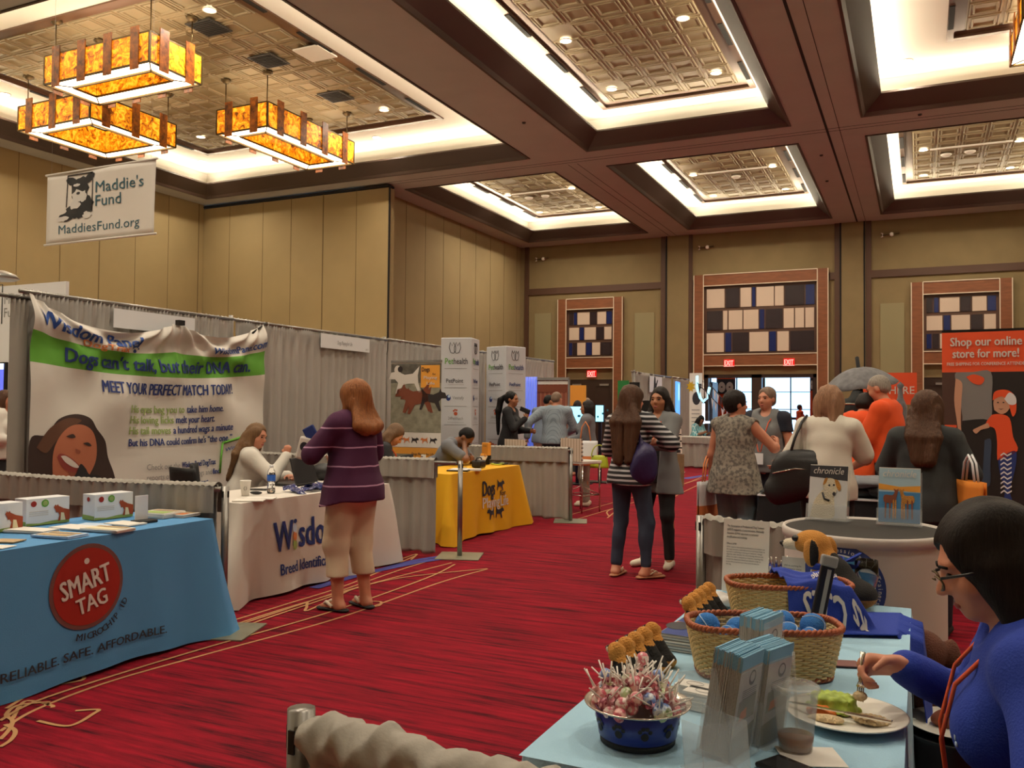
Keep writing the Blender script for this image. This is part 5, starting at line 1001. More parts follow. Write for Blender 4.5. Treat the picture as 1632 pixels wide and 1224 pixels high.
def face(s, t, brow='hair_dark', lips='lip', iris='eye_dark'):
    e = MB(); K = s.k; R = Matrix([list(r) for r in s.Hd])
    for x in (-1, 1): e.sph(tuple(s.hp(x*.031, .0815, 1.586)), (.0125*K, .007*K, .0065*K), 10, R=R)
    e.build('eyes', M[iris], t); b = MB()
    for x in (-1, 1): b.tube([tuple(s.hp(x*q, y, z)) for q, y, z in ((.016, .0935, 1.604), (.032, .0925, 1.610), (.048, .080, 1.604))], .0032*K, 5)
    b.build('eyebrows', M[brow], t); l = MB(); l.sph(tuple(s.hp(0, .0895, 1.518)), (.021*K, .0075*K, .0085*K), 10, R=R); l.build('lips', M[lips], t)
def person(label, x, y, heading, fig, sk, h=.012, hairspec=None, top=None, bottom=None, shoes=None, facing=True, group=None, brow=None, extra=None, jacket=None):
    """heading: compass angle of the gaze, 0 = down the hall, 90 = towards the left wall"""
    s = Fig(**fig); t = thing('person', label, 'person', (x, y, 0), math.radians(heading), group); lo, hi = s.bbox(); f = SDF(lo, hi, h)
    s.torso(f)
    for i in (0, 1): s.arm(f, i); s.leg(f, i); s.hand(f, i); a = s.ank[i]; fd = s.foot[i]; K = s.k; f.cap(a-fd*.035*K+V3(0, 0, -.045*K), a+fd*.14*K+V3(0, 0, -.058*K), .036*K, .026*K, .03, flat=((0, 0, 1), .85)); f.cap(a, a-fd*.02*K+V3(0, 0, -.045*K), .036*K, .038*K, .02)
    s.headf(f); f.mesh('body', M[sk], t)
    def garment(spec, nm, shell=0.0):
        m, slv, hem, o = spec['m'], spec.get('sleeve', 2), spec.get('hem', .86), spec.get('loose', .018)+shell; g = SDF(lo-.06, hi+.06, h); s.torso(g, o)
        for i in (0, 1):
            if slv > 0: s.arm(g, i, o, slv, o2=spec.get('cuff', o))
        if hem < .95:
            fl = spec.get('flare', .02); P = s.P; z = (hem-.03)*s.k if s.seat is None else P[2]-.08; zz = P[2]+.10*s.k
            g.cap((P[0], P[1]-.01, zz), (P[0], P[1]-.015, z), (.150*s.b+o)*s.k, (.165*s.b+o+fl)*s.k, .05, flat=((0, 1, 0), .74))
        g.cap(s.up(0, -.02, 1.40), s.up(0, -.02, 1.425), (.066+o)*s.k, .06*s.k, .02)
        g.ell(s.up(0, .075, 1.45), V3(spec.get('neckw', .062), .09, spec.get('neck', .055))*s.k, .008, op='-'); g.cap(s.up(0, -.02, 1.43), s.up(0, 0, 1.5), .060*s.k, None, .005, op='-')
        if slv <= 0:
            for i in (0, 1): g.cap(s.sh[i]+unit(s.sh[i]-s.neck)*.05, s.elb[i], .062*s.k, None, .01, op='-')
        if s.seat is None: g.cut((0, 0, hem*s.k), (0, spec.get('tail', 0), -1))
        else: g.cut((0, 0, s.P[2]-.10*s.k), (0, 0, -1))
        if spec.get('open'): g.ell(s.up(0, .2, 1.1), V3(.085, .15, .6)*s.k, .02, s.U, op='-')
        g.wrinkle(spec.get('wr', .004), seed=len(label)); return g.mesh(nm, M[m], t)
    if bottom:
        g = SDF(lo-.06, hi+.06, h); o = bottom.get('loose', .012); s_ = s
        oo = min(o, .009); g.ell(s.P+V3(0, -.01, .02)*s.k, V3(.165*s.b+oo, .118*s.b+oo, .13+oo)*s.k, .05); g.ell(s.P+V3(0, -.075, -.02)*s.k, V3(.125*s.b+oo, .07*s.b+oo, .095+oo)*s.k, .05)
        for i in (0, 1): s.leg(g, i, o, bottom.get('len', 1.95), o2=bottom.get('cuff', o))
        g.wrinkle(bottom.get('wr', .004), (14, 14, 11), seed=3); bottom.get('hemz') and g.cut((0, 0, bottom['hemz']), (0, 0, -1)); g.cut(s.P+V3(0, 0, .13)*s.k, (0, 0, 1)); g.mesh(bottom.get('name', 'trousers'), M[bottom['m']], t)
    if top: garment(top, top.get('name', 'shirt'))
    if jacket: garment(jacket, jacket.get('name', 'jacket'), .007)
    if shoes:
        for i in (0, 1):
            a, fd, K = s.ank[i], s.foot[i], s.k; g = SDF(a-.24, a+.24, min(h, .01)); z0 = a[2]-.085*K
            if shoes.get('kind') == 'flipflop':
                sd = np.cross(fd, V3(0, 0, 1)); g.cap(V3(a[0], a[1], z0+.014)-fd*.06*K, V3(a[0], a[1], z0+.014)+fd*.15*K, .042*K, .046*K, .01, flat=((0, 0, 1), .33)); so = g.mesh('sandal', M[shoes['m']], t)
                st = MB(); c = V3(a[0], a[1], z0+.03)
                for q in (-1, 1): st.tube([tuple(c+fd*.125*K+V3(0, 0, .012)), tuple(c+fd*.085*K+sd*q*.030*K+V3(0, 0, .035)), tuple(c+fd*.02*K+sd*q*.045*K+V3(0, 0, .01))], shoes.get('strap_r', .010), 6)
                st.build('strap', M[shoes['strap']], so)
            else:
                o = .008; g.cap(a-fd*.035*K+V3(0, 0, -.042*K), a+fd*.15*K+V3(0, 0, -.055*K), (.038+o)*K, (.028+o)*K, .02, flat=((0, 0, 1), .9)); g.cap(a+V3(0, 0, -.02 if shoes.get('low') else .01), a-fd*.02*K+V3(0, 0, -.045*K), .042*K, .044*K, .02)
                if shoes.get('low'): g.ell(a+V3(0, 0, .02)+fd*.04*K, V3(.034, .075, .05)*K, .005, R=rotz(math.atan2(-fd[0], fd[1])), op='-')
                g.cut((0, 0, z0+.002), (0, 0, -1)); g.mesh('shoe', M[shoes['m']], t)
    if hairspec: hair(s, hairspec[0], h, **hairspec[2]).mesh('hair', M['hair_'+hairspec[1]], t)
    if facing: face(s, t, 'hair_'+(brow or (hairspec[1] if hairspec else 'grey')))
    if extra: extra(s, t)
    return t, s
def head_to(dx, dy): return math.degrees(math.atan2(-dx, dy))
cloth('white', 'd4cfc6'); cloth('black', '16161a'); cloth('charcoal', '2c3032'); cloth('jeans', '2a3448'); cloth('teal_jeans', '6f8a96'); cloth('khaki', 'cdbb9f'); cloth('grey_knit', '6f7173'); cloth('orange', 'e0501a'); cloth('navy', '1c2130'); cloth('grey_shirt', '6a6d74'); cloth('taupe', '8a7f72'); cloth('blue_grey', '7d8a99'); cloth('cream_tee', 'd8d3c6'); cloth('black_shoe', '1a1a1c'); cloth('cream_shoe', 'd8cdb8'); cloth('dark_top', '25252b')
stripes('wear_purple_stripe', '43103a', 'b98fae', .135, .075, 2, off=.045, warp=.02); stripes('wear_mono_stripe', '17181d', 'b9b9bd', .042, .42, 2, warp=.015)
speckle('wear_lace', '8b8479', '5c5752', 36, .52, .9, 'noise', .08); speckle('wear_check', '93a0ac', '76838f', 28, .5, .85, 'check'); speckle('wear_teal_plaid', '4f9aa8', 'b9cdd0', 9, .5, .85, 'check')
# woman in the purple striped jumper at the white table
p = at(556, 972); 
def xt(s, t):
    for i in (0, 1): pass
t, s = person('woman in purple jumper with thin white stripes and cream cropped trousers', p.x, p.y+.02, head_to(-1, .12), dict(H=1.62, bulk=1.24, head=(0, -2, 0), hands=((-.10, .30, 1.12), (.16, .26, 1.06)), elbows=((-1, -.3, -.6), (1, -.4, -.5)), feet=[(-.10, .03, 4), (.10, -.05, -14)], curl=(.7, .7), palm=((1, 0, .2), (-1, 0, .2))), 'skin_rosy', .011,
    ('long', 'auburn', dict(long=.27, vol=.022, end=.05, wide=1.3)), dict(m='wear_purple_stripe', sleeve=1.75, hem=.80, loose=.035, flare=.045, wr=.006, tail=-.12, name='jumper'), dict(m='wear_khaki', len=1.9, loose=.026, cuff=.040, wr=.008, hemz=.245), dict(kind='flipflop', m='rubber', strap='wear_cream_shoe', strap_r=.013), facing=True)
w_ = t.matrix_basis @ Vector(s.wri[0]+s.hd[0]*.09)
t2 = thing('goody_bag', 'small white bag with round logo and navy flap held by the purple jumper woman', 'bag', (w_.x-.02, w_.y-.03, w_.z-.02), math.radians(20)); MB().box((0, 0, .03), (.15, .05, .17), R=Matrix.Rotation(.25, 3, 'Y')).build('bag_body', M['paper'], t2, bevel=.015); a = MB(); a.poly([(-.02+.03*math.cos(i*PI/8), -.028, .05+.035*math.sin(i*PI/8)) for i in range(16)]); a.build('logo', M['ink_dark'], t2); MB().box((.02, 0, .15), (.09, .03, .10), R=Matrix.Rotation(-.5, 3, 'Y')).build('flap', M['ink_navy'], t2, bevel=.008)
# seated woman of the dog DNA booth
q = at(398, 780, .74)
px_ = (-5.60, atX(398, 720, -5.5).y)
def braces(s, t):
    for r_, z in ((.033, .0), (.034, .014)): w0 = s.wri[1]-s.hd[1]*(.02+z); d = s.hd[1]; MB().tube([tuple(w0+r_*(math.cos(a*PI/7)*unit(np.cross(d, V3(0, 0, 1)+d*.01))+math.sin(a*PI/7)*unit(np.cross(d, np.cross(d, V3(0, 0, 1)+d*.01))))) for a in range(14)], .004, 5, closed=True).build('bracelet', M['lamp_brass'] if z else M['rubber'], t)
t, s = person('seated woman in white jumper with long streaked hair, raising her fist over the white table', px_[0], px_[1], head_to(.75, .65), dict(H=1.62, seat=.46, lean=12, head=(-34, 2, 0), hands=((-.05, .42, .80), (.14, .40, 1.0)), elbows=((-1, 0, -.8), (.6, .6, -1)), handdir=((1, .3, 0), (-.1, .1, 1)), palm=((0, 0, -1), (-1, .2, 0)), curl=(.5, 1.25), feet=[(-.12, .40, 0), (.12, .40, 0)]), 'skin_rosy', .011,
    ('long', 'blond', dict(long=.50, end=.018)), dict(m='wear_white', sleeve=1.95, loose=.026, wr=.006, name='jumper', neck=.04), dict(m='wear_charcoal', loose=.012), dict(m='wear_black_shoe'), extra=braces)
side_chair((px_[0]-.10, px_[1]-.10, 0), math.radians(head_to(.75, .65)), 'black chair under the seated woman in the white jumper', .92)
c = atX(331, 740, -5.8); side_chair((c.x, c.y, 0), math.radians(-12), 'empty black chair just behind the divider under the laughing-woman banner', .90)
# yellow booth: blond woman and eating man
t, s = person('seated blond woman with bowed head and orange lanyard behind the divider', -5.62, 8.28, head_to(.6, .45), dict(H=1.62, seat=.46, lean=16, head=(-12, 26, 0), hands=((-.16, .34, .78), (.16, .36, .78)), feet=[(-.12, .40, 0), (.12, .40, 0)], bulk=1.08), 'skin_fair', .012,
    ('long', 'dirty', dict(long=.46, vol=.006)), dict(m='wear_dark_top', sleeve=.6, loose=.014), dict(m='wear_charcoal'), None, extra=lambda s, t: lanyard(s, t, low=1.12, badge=False))
side_chair((-5.72, 8.2, 0), math.radians(-50), 'black chair under the blond woman behind the divider', .84)
t, s = person('seated man in grey shirt eating with his hand at his mouth at the yellow table', -5.50, 9.42, head_to(.8, .12), dict(H=1.76, sex='m', seat=.46, lean=32, head=(0, 30, 0), hands=((-.08, .46, .82), (.06, .42, 1.0)), elbows=((-1, 0, -.4), (1, .2, -.7)), handdir=((.9, .5, 0), (-.4, -.1, .8)), curl=(.6, .9), feet=[(-.14, .38, 0), (.14, .38, 0)]), 'skin_brown', .011,
    ('crop', 'black', {}), dict(m='wear_grey_shirt', sleeve=.75, loose=.022), dict(m='wear_charcoal'), None, extra=lambda s, t: (lanyard(s, t, low=1.15, badge=False), [MB().tube([tuple(s.hp(x*.031+.022*math.cos(a*PI/6), .100, 1.584+.017*math.sin(a*PI/6))) for a in range(12)], .0025, 4, closed=True).build('glasses_rim', M['plastic_black'], t) for x in (-1, 1)]))
side_chair((-5.62, 9.40, 0), math.radians(-80), 'black chair under the eating man at the yellow table', .84); side_chair((-5.55, 8.86, 0), math.radians(-70), 'black chair between the blond woman and the eating man', .86)
# woman at the left picture edge beyond the curtain, in the neighbouring aisle
c = atY(6, 640, 6.6); t, s = person('dark-haired woman in white blouse at the left picture edge, partly cut off', c.x+.04, 6.6, head_to(.9, .3), dict(H=1.60, hands=((-.12, .26, 1.0), (.12, .28, 1.02)), curl=(.8, .8)), 'skin_rosy', .013, ('bob', 'brown', dict(long=.26)), dict(m='wear_white', sleeve=1.9, loose=.03, name='blouse'), dict(m='wear_black'), None)
# ponytail woman holding a phone
c = atY(812, 640, 11.9); t, s = person('woman in black with long dark ponytail holding a phone up to her mouth', c.x, 11.9, head_to(.95, .10), dict(H=1.70, lean=3, head=(-6, 2, 0), hands=((-.14, .30, 1.10), (.10, .30, 1.30)), handdir=(None, (-.2, .2, 1)), palm=(None, (-1, -.3, 0)), curl=(.6, .8), elbows=((-.6, -.5, -1), (.5, -.1, -1))), 'skin_tan', .013,
    ('tail', 'black', dict(long=.58)), dict(m='wear_black', sleeve=1.9, loose=.016, hem=.84), dict(m='wear_black', loose=.008), dict(m='wear_black_shoe'))
w_ = t.matrix_basis @ Vector(s.wri[1]+s.hd[1]*.10); t2 = thing('smartphone', 'black phone in the raised hand of the ponytailed woman', 'phone', w_, 0); MB().box((-.03, -.03, .02), (.17, .02, .07), R=Matrix.Rotation(.35, 3, 'Y')).build('case', M['plastic_black'], t2, bevel=.008)
# two men seen from behind
c = atY(884, 640, 12.6); person('man in pale blue checked shirt seen from behind, one arm on the divider', c.x, 12.6, head_to(-.2, 1), dict(H=1.72, sex='m', lean=6, head=(-20, 12, 0), hands=((-.42, -.10, .98), (.16, .34, 1.06)), elbows=((-1, -.6, 0), (1, -.3, -.8)), curl=(.2, .5), bulk=1.06), 'skin_rosy', .013, ('crop', 'grizzle', {}), dict(m='wear_check', sleeve=1.9, loose=.026, hem=.88), dict(m='wear_navy', loose=.014), dict(m='wear_black_shoe'), facing=False)
c = atY(866, 640, 13.6); person('man in blue-grey jacket facing away behind the checked shirt man', c.x, 13.6, head_to(.25, 1), dict(H=1.70, sex='m', lean=8, head=(-25, 18, 0), hands=((-.1, .34, 1.0), (.12, .34, 1.0))), 'skin_tan', .015, ('crop', 'black', {}), dict(m='wear_blue_grey', sleeve=1.9, loose=.03), dict(m='wear_khaki'), dict(m='wear_black_shoe'), facing=False)
# grey jacket woman
p = at(934, 806); t, s = person('dark-haired woman in grey jacket smiling toward the left behind the striped top woman', p.x, p.y, head_to(-.95, -.25), dict(H=1.57, bulk=1.12, head=(10, 0, 0), hands=((-.10, .26, .98), (.10, .24, .98)), curl=(.7, .7)), 'skin_tan', .013, ('bob', 'dark', dict(long=.20)), dict(m='wear_taupe', sleeve=0, loose=.014, hem=.86), dict(m='wear_taupe', loose=.02), dict(m='wear_cream_shoe', low=True), jacket=dict(m='wear_grey_shirt', sleeve=1.9, loose=.022, hem=.86, open=True))
def tote(p, rz, label, w=.36, hh=.36, mtop='card_white', mlow='ink_orange', drop=.28, sw=.0, dp=.08):
    t = thing('tote_bag', label, 'bag', p, rz, 'white and orange tote bags'); b = MB(); b.grid(lambda u, v: ((u-.5)*w, -dp/2*math.sin(PI*u)*(1-.5*v)-.01, v*hh), 10, 8); b.grid(lambda u, v: ((u-.5)*w, dp/2*math.sin(PI*u)*(1-.5*v)+.01, v*hh), 10, 8); b.grid(lambda u, v: ((u-.5)*w, (v-.5)*(dp*math.sin(PI*u)+.02), 0), 10, 2); o = b.build('bag_body', [M[mtop], M[mlow]], t, thick=.004)
    for pl in o.data.polygons: pl.material_index = 1 if pl.center.z < hh*.34 else 0
    for s_ in (-1, 1): MB().tube([(-w*.22, s_*.012, hh*.97), (-w*.14, s_*.012, hh+drop*.7), (0, s_*.012, hh+drop), (w*.14, s_*.012, hh+drop*.7), (w*.22, s_*.012, hh*.97)], .008, 6).build('handle', M[mlow], t)
    return t
c = atY(935, 735, p.y-.22); tote((c.x, p.y-.28, .62), math.radians(10), 'white and orange tote bag on the arm of the grey jacket woman')
c = atY(957, 740, p.y-.35); t = thing('handbag', 'lime green handbag hanging left of the striped top woman', 'bag', (c.x, p.y-.40, .60), .2); mat('lime_leather', 'a9b52c', .4)
b = MB(); prof = lambda u, v: ((u-.5)*.27*(1-.18*v), .055*math.sin(PI*u)*(1-.7*v), .17*v+.012*math.sin(PI*u)*v); b.grid(lambda u, v: (prof(u, v)[0], -prof(u, v)[1]-.005, prof(u, v)[2]), 12, 6); b.grid(lambda u, v: (prof(u, v)[0], prof(u, v)[1]+.005, prof(u, v)[2]), 12, 6); b.build('bag_body', M['lime_leather'], t, thick=.006); MB().tube([(.11*math.cos(a*PI/10), -.02, .17+.16*math.sin(a*PI/10)) for a in range(11)], .009, 6).build('handle', M['lime_leather'], t); MB().box((0, 0, .165), (.2, .03, .02)).build('zip_edge', M['lamp_brass'], t)
# heads in the crowd by the dark doors
for px, py, yy, hd, H, hr, lab in ((921, 632, 17.5, head_to(.3, 1), 1.62, ('bob', 'dark', dict(long=.2)), 'dark-haired person with back turned behind the cyan monitor'), (934, 632, 18.6, head_to(-.8, -.6), 1.70, ('crop', 'grizzle', {}), 'short-haired person farther back over the cyan monitor')):
    c = atY(px, py, yy); person(lab, c.x, yy, hd, dict(H=H), 'skin_fair', .02, hr, dict(m='wear_grey_shirt', sleeve=1.0, loose=.02), dict(m='wear_charcoal'), None, facing=False)
# centre pair
p = at(1014, 921); t, s = person('woman with long wavy brown hair in black and white striped top, seen from behind', p.x-.06, p.y+.02, head_to(.12, 1), dict(H=1.64, bulk=1.02, lean=2, head=(-28, 0, 0), hands=((-.10, .26, 1.05), (.17, .20, 1.16)), elbows=((-1, -.4, -.8), (1, -.5, -.3)), feet=[(-.125, -.02, 2), (.145, .0, -38)], curl=(.7, .8)), 'skin_rosy', .010,
    ('long', 'brown', dict(long=.60, vol=.014, end=.030, wide=1.35)), dict(m='wear_mono_stripe', sleeve=1.75, loose=.024, hem=.83, flare=.025, wr=.006), dict(m='wear_jeans', len=1.9, loose=.006, cuff=.010), dict(kind='flipflop', m='skin_tan', strap='wear_khaki', strap_r=.006), facing=False)
mat('nylon_purple', '2a2150', .5, bump=.3, bscale=40); w_ = t.matrix_basis @ Vector(s.up(.17, -.11, 1.04))
f = SDF((-.25, -.2, -.3), (.25, .2, .28), .011); f.ell((0, 0, -.04), (.135, .075, .17), .03); f.cap((0, 0, .06), (-.03, 0, .2), .07, .02, .05, flat=((0, 1, 0), .6)); f.wrinkle(.010, (17, 17, 15), 2)
t2 = thing('drawstring_bag', 'dark purple drawstring bag on the back of the striped top woman', 'bag', w_, 0); f.mesh('bag_body', M['nylon_purple'], t2); MB().tube([(-.03, 0, .2), (-.06, .01, .32), (-.05, .12, .40)], .008, 6).build('strap', M['nylon_purple'], t2)
p = at(1046, 902); t, s = person('smiling dark-haired woman in long grey cardigan over black, holding a plate', p.x+.02, p.y, head_to(-.30, -1), dict(H=1.65, head=(8, 0, 0), hands=((-.05, .34, 1.13), (.08, .28, 1.08)), handdir=((1, .2, 0), (-1, .3, 0)), palm=((0, 0, 1), (0, 0, 1)), elbows=((-1, -.3, -.8), (1, -.2, -.8)), feet=[(-.13, .02, 22), (.12, .05, -10)], curl=(.4, .5)), 'skin_tan', .010,
    ('long', 'dark', dict(long=.32, end=.016)), dict(m='wear_black', sleeve=0, loose=.010, hem=.80, neck=.075), dict(m='wear_black', loose=.006), dict(m='wear_cream_shoe', low=True), jacket=dict(m='wear_grey_knit', sleeve=1.95, loose=.016, hem=.70, flare=.06, open=True, name='cardigan'), extra=lambda s, t: lanyard(s, t, low=1.1, badge=False))
w_ = t.matrix_basis @ Vector((.02, .42, 1.135)); t2 = thing('paper_plate', 'small plate with whipped cream in the hands of the woman in grey cardigan', 'plate', w_); MB().lathe([(.001, 0), (.07, 0), (.105, .012), (.106, .015), (.07, .004), (.001, .004)], n=20).build('plate', M['paper'], t2); MB().sph((0, 0, .022), (.045, .04, .028), 12).build('cream', M['card_white'], t2)
# ================================================================== far booths by the middle doorway
XF = -6.75
drape('far tall grey curtain wall left of the middle doorway', (XF, 21.6), (XF, 25.6), .02, 2.44, 'drape_grey', group='far tall curtains', seed=21, pleat=.3); drape('farthest tall grey curtain wall reaching towards the middle doorway', (XF+.02, 25.7), (XF+.02, 29.3), .02, 2.44, 'drape_grey', group='far tall curtains', seed=22, pleat=.3)
for y, lab in ((21.5, 'post at the near end of the far tall curtain wall'), (29.4, 'post at the doorway end of the far tall curtain wall')): post(lab, XF+.1, y, 2.46, 'far curtain posts')
drape('grey skirted counter of the far booth by the doorway', (-5.5, 21.4), (-3.9, 21.4), .03, .76, 'drape_grey', name='skirted_counter', cat='counter', pocket=.14, seed=25, pleat=.16, amp=.03); o = MB().box((-4.7, 21.85, .755), (1.66, .85, .03)).build('counter_top', M['cloth_white']); adopt(o, [q for q in bpy.data.objects if q.name == 'skirted_counter'][0]); o.matrix_parent_inverse = Matrix.Translation((5.5, -21.4, 0))
# black cat standee
def outline(name, label, cat, p, rz, pts, th, m, stand=None, group=None):
    t = thing(name, label, cat, p, rz, group); MB().prism([(x, th/2, z) for x, z in pts], (0, -th, 0)).build('cutout', M[m], t, bevel=.002); return t
c = atY(1031, 700, 14.5); k = .0098
cat_pts = bez([(-.26, 0), (-.24, .5), (-.2, .8), (-.24, 1.05), (-.27, 1.25), (-.29, 1.46), (-.30, 1.68), (-.2, 1.60), (0, 1.60), (.14, 1.60), (.23, 1.68), (.22, 1.5), (.17, 1.34), (.24, 1.2), (.26, 1.0), (.2, .7), (.26, .4), (.27, 0)], 5)
t = outline('cat_standee', 'big black cat silhouette standee behind the woman in the grey cardigan', 'standee', (c.x, 14.5, 0), -.05, [(x, z) for x, z in cat_pts], .03, 'plastic_black'); MB().box((0, .15, .02), (.5, .35, .04)).build('foot', M['plastic_black'], t)
c = atY(999, 612, 19.0); t = thing('folding_screen', 'green and black panel top behind the hair of the striped top woman', 'panel', (c.x, 19, 0), 0); MB().box((-.08, 0, 1.05), (.26, .04, 2.1)).build('green_panel', mat('panel_green', '1f7a3a', .5), t); MB().box((.18, .02, 1.03), (.24, .04, 2.06)).build('black_panel', M['plastic_black'], t)
t = board('cat_poster', 'white poster with a reaching black cat pinned on the far curtain', 'poster', (XF+.05, 23.1, 1.92), 1.25, .45, PI/2); a = MB(); a.poly([(x, -.003, z) for x, z in bez([(.35, 0), (.4, .2), (.45, .42), (.55, .42), (.6, .25), (.75, .36), (.8, .33), (.68, .15), (.7, 0)], 5)]); a.build('print', M['ink_black'], t)
bl_ = mat('blue_glow', '3f8cff', .4, emit=(.10, .38, 1.0), estr=1.1)
pa = atY(1080, 640, 19.5); t = thing('lit_banner', 'narrow glowing blue banner seen nearly edge-on in front of the far curtain', 'banner', (pa.x, 19.5, 0), math.radians(98)); MB().box((0, 0, 1.48), (.72, .03, 1.2)).build('lit_panel', bl_, t); MB().tube([(0, .03, 0), (0, .03, 2.1)], .015, 6).build('pole', M['alu'], t); MB().box((0, 0, .01), (.5, .3, .02)).build('foot', M['alu'], t)
a = MB(); a.poly([(.1+.12*math.cos(i*PI/6), -.018, 1.85+.2*math.sin(i*PI/6)) for i in range(12)]); a.build('bright_patch', M['screen_cyan'], t)
c = atY(1103, 640, 22.0); t = thing('pullup_banner', 'white pull-up banner with a yellow flower and sitting dog behind the far counter', 'banner', (c.x, 22.4, 0), -.1, 'pull-up banners'); MB().box((0, 0, 1.25), (.34, .01, 2.3)).build('sheet', M['paper'], t); MB().box((0, 0, .04), (.4, .15, .08)).build('cassette', M['alu'], t)
a = MB(); a.poly([(.02+.11*math.cos(i*PI/7), -.008, 1.74+.17*math.sin(i*PI/7)) for i in range(14)], 0); a.poly([(-.13+(.13 if i % 2 else .07)*math.cos(i*PI/8), -.010, 2.05+(.16 if i % 2 else .09)*math.sin(i*PI/8)) for i in range(16)], 1); a.poly([(.06, -.008, 2.0), (.16, -.008, 2.0), (.16, -.008, 2.12), (.06, -.008, 2.12)], 0)
for q in range(7): a.poly([(-.11, -.008, 1.45-.1*q), (.11, -.008, 1.45-.1*q), (.11, -.008, 1.43-.1*q), (-.11, -.008, 1.43-.1*q)], 2)
a.build('print', [M['ink_dark'], mat('flower_yellow', 'c9a21e', .7), M['ink_grey']], t)
pq = [atY(x, y, 21.6) for x, y in ((1110, 606), (1121, 640), (1132, 622))]; t = thing('bunting', 'string of small white and dark pennants above the far counter', 'bunting', (0, 0, 0)); P0, P1 = atY(1111, 610, 21.6), atY(1153, 653, 21.2); P2 = atY(1131, 612, 21.2); P3 = atY(1160, 646, 20.8)
for (A, B_, n) in ((P0, P1, 8), (P2, P3, 6)):
    MB().tube([A, B_], .012, 4).build('cord', M['ink_dark'], t)
    for i in range(n):
        q = A.lerp(B_, (i+.3)/n); d = (B_-A)/n*.8; f = MB(); f.prism([q, q+d, q+d*.5+Vector((0, 0, -.26))], (0, .01, 0)); f.build('pennant', M['card_white' if i % 3 else 'ink_dark'], t)
t = thing('light_garland', 'sagging cyan glowing garland behind the bunting', 'garland', (0, 0, 0)); MB().tube([atY(x, y, 22.1) for x, y in ((1111, 599), (1111, 618), (1116, 634), (1121, 640), (1127, 634), (1131, 617))], .035, 6).build('garland', M['screen_cyan'], t)
t = thing('lit_column', 'white-blue glowing column screen above the far counter', 'screen', atY(1119, 674, 23)); MB().box((0, 0, .25), (.14, .05, .54)).build('screen', mat('screen_white', 'dff2ff', .3, emit=(.6, .85, 1), estr=2.2), t); MB().box((.08, 0, .02), (.25, .05, .06)).build('foot', M['screen_white'], t); MB().tube([(0, .05, .0), (0, .05, -1.1)], .02, 6).build('pole', M['alu'], t)
# literature rack in the aisle
c = at(1076, 775); t = thing('literature_rack', 'slim literature rack with stacked postcards standing right of the grey cardigan', 'rack', (c.x, c.y, 0), math.radians(55)); MB().box((0, 0, .30), (.34, .12, .6)).build('base', mat('rack_wood', '8a7658', .6, var=.2), t); MB().box((0, .04, .95), (.34, .03, .75), R=Matrix.Rotation(-.08, 3, 'X')).build('back', M['rubber'], t)
for k in range(6):
    b = MB(); b.box((0, -.02+.008*k, .66+.125*k), (.28, .03, .10), R=Matrix.Rotation(-.1, 3, 'X')); o = b.build('card_tray', M['paper'], t); d = MB(); d.box((0, -.042+.008*k, .66+.125*k), (.18, .004, .055), R=Matrix.Rotation(-.1, 3, 'X')); d.build('postcard', M['ink_dark'], o)
# two people of the far booth
c = atY(1098, 668, 22.2); person('seated woman with glasses and dark hair in teal plaid shirt at the far counter', c.x+.1, 22.4, head_to(.9, -.4), dict(H=1.6, seat=.5, lean=15, head=(0, 18, 0), hands=((-.1, .4, .86), (.16, .4, .86)), feet=[(-.1, .35, 0), (.1, .35, 0)]), 'skin_brown', .018, ('bob', 'black', dict(long=.24)), dict(m='wear_teal_plaid', sleeve=1.2, loose=.02), dict(m='wear_black'), None)
c = atY(1144, 668, 22.0); person('person in black leaning over the far counter under the bunting', c.x, 22.0, head_to(.5, .6), dict(H=1.75, sex='m', lean=52, head=(0, -20, 0), hands=((-.2, .5, .9), (.2, .5, .9)), bulk=1.1), 'skin_fair', .02, ('crop', 'dark', {}), dict(m='wear_black', sleeve=1.9, loose=.03), dict(m='wear_black'), dict(m='wear_black_shoe'), facing=False)
# lobby banners seen through the doors
def rollup(px0, px1, y, top, label, ph=.45):
    a, b = atY(px0, 640, y), atY(px1, 640, y); W = b.x-a.x; t = thing('lobby_banner', label, 'banner', ((a.x+b.x)/2, y, 0), 0, 'orange lobby banners'); MB().box((0, 0, top/2), (W, .02, top)).build('sheet', M['wear_orange'], t)
    q = MB(); q.box((0, -.013, top-ph/2-.05), (W*.96, .006, ph), m=0)
    for x in (-.22, .2): q.poly([(x*W+.22*W*math.cos(i*PI/8)*.9, -.018, top-ph/2-.08+ph*.36*math.sin(i*PI/8)) for i in range(16)], 1); q.poly([(x*W+.05*W*math.cos(i*PI/8), -.020, top-ph*.62+.03*math.sin(i*PI/8)) for i in range(16)], 0)
    q.build('dog_photo', [M['ink_dark'], M['dog_white']], t)
    l = MB(); letter(l, 're', lambda u, v: (u, -.013, v), W*.4, .3, .02, x=-.1*W, y=1.35); l.build('lettering', M['ink_white'], t)
rollup(1142, 1172, 35.5, 2.75, 'orange roll-up banner with two dogs in the lobby left of the door post', .6); rollup(1291, 1301, 36, 2.8, 'orange roll-up sliver at the right edge of the bright lobby windows', .5)
t = thing('door_glare_pillar', 'blue-lit white pillar at the left side of the lobby opening', 'pillar', atY(1136, 700, 37.5)) if False else None
for px, yy, hd, cl, lab in ((1203, 33.5, 10, 'wear_black', 'dark figure in the lobby left of the bright windows'), (1275, 35.5, -60, 'wear_orange', 'blurry figure with raised arm before the bright lobby windows')):
    c = atY(px, 690, yy); person(lab, c.x, yy, hd, dict(H=1.68), 'skin_fair', .025, ('short', 'brown', {}), dict(m=cl, sleeve=1.2, loose=.02), dict(m='wear_black'), None, facing=False)
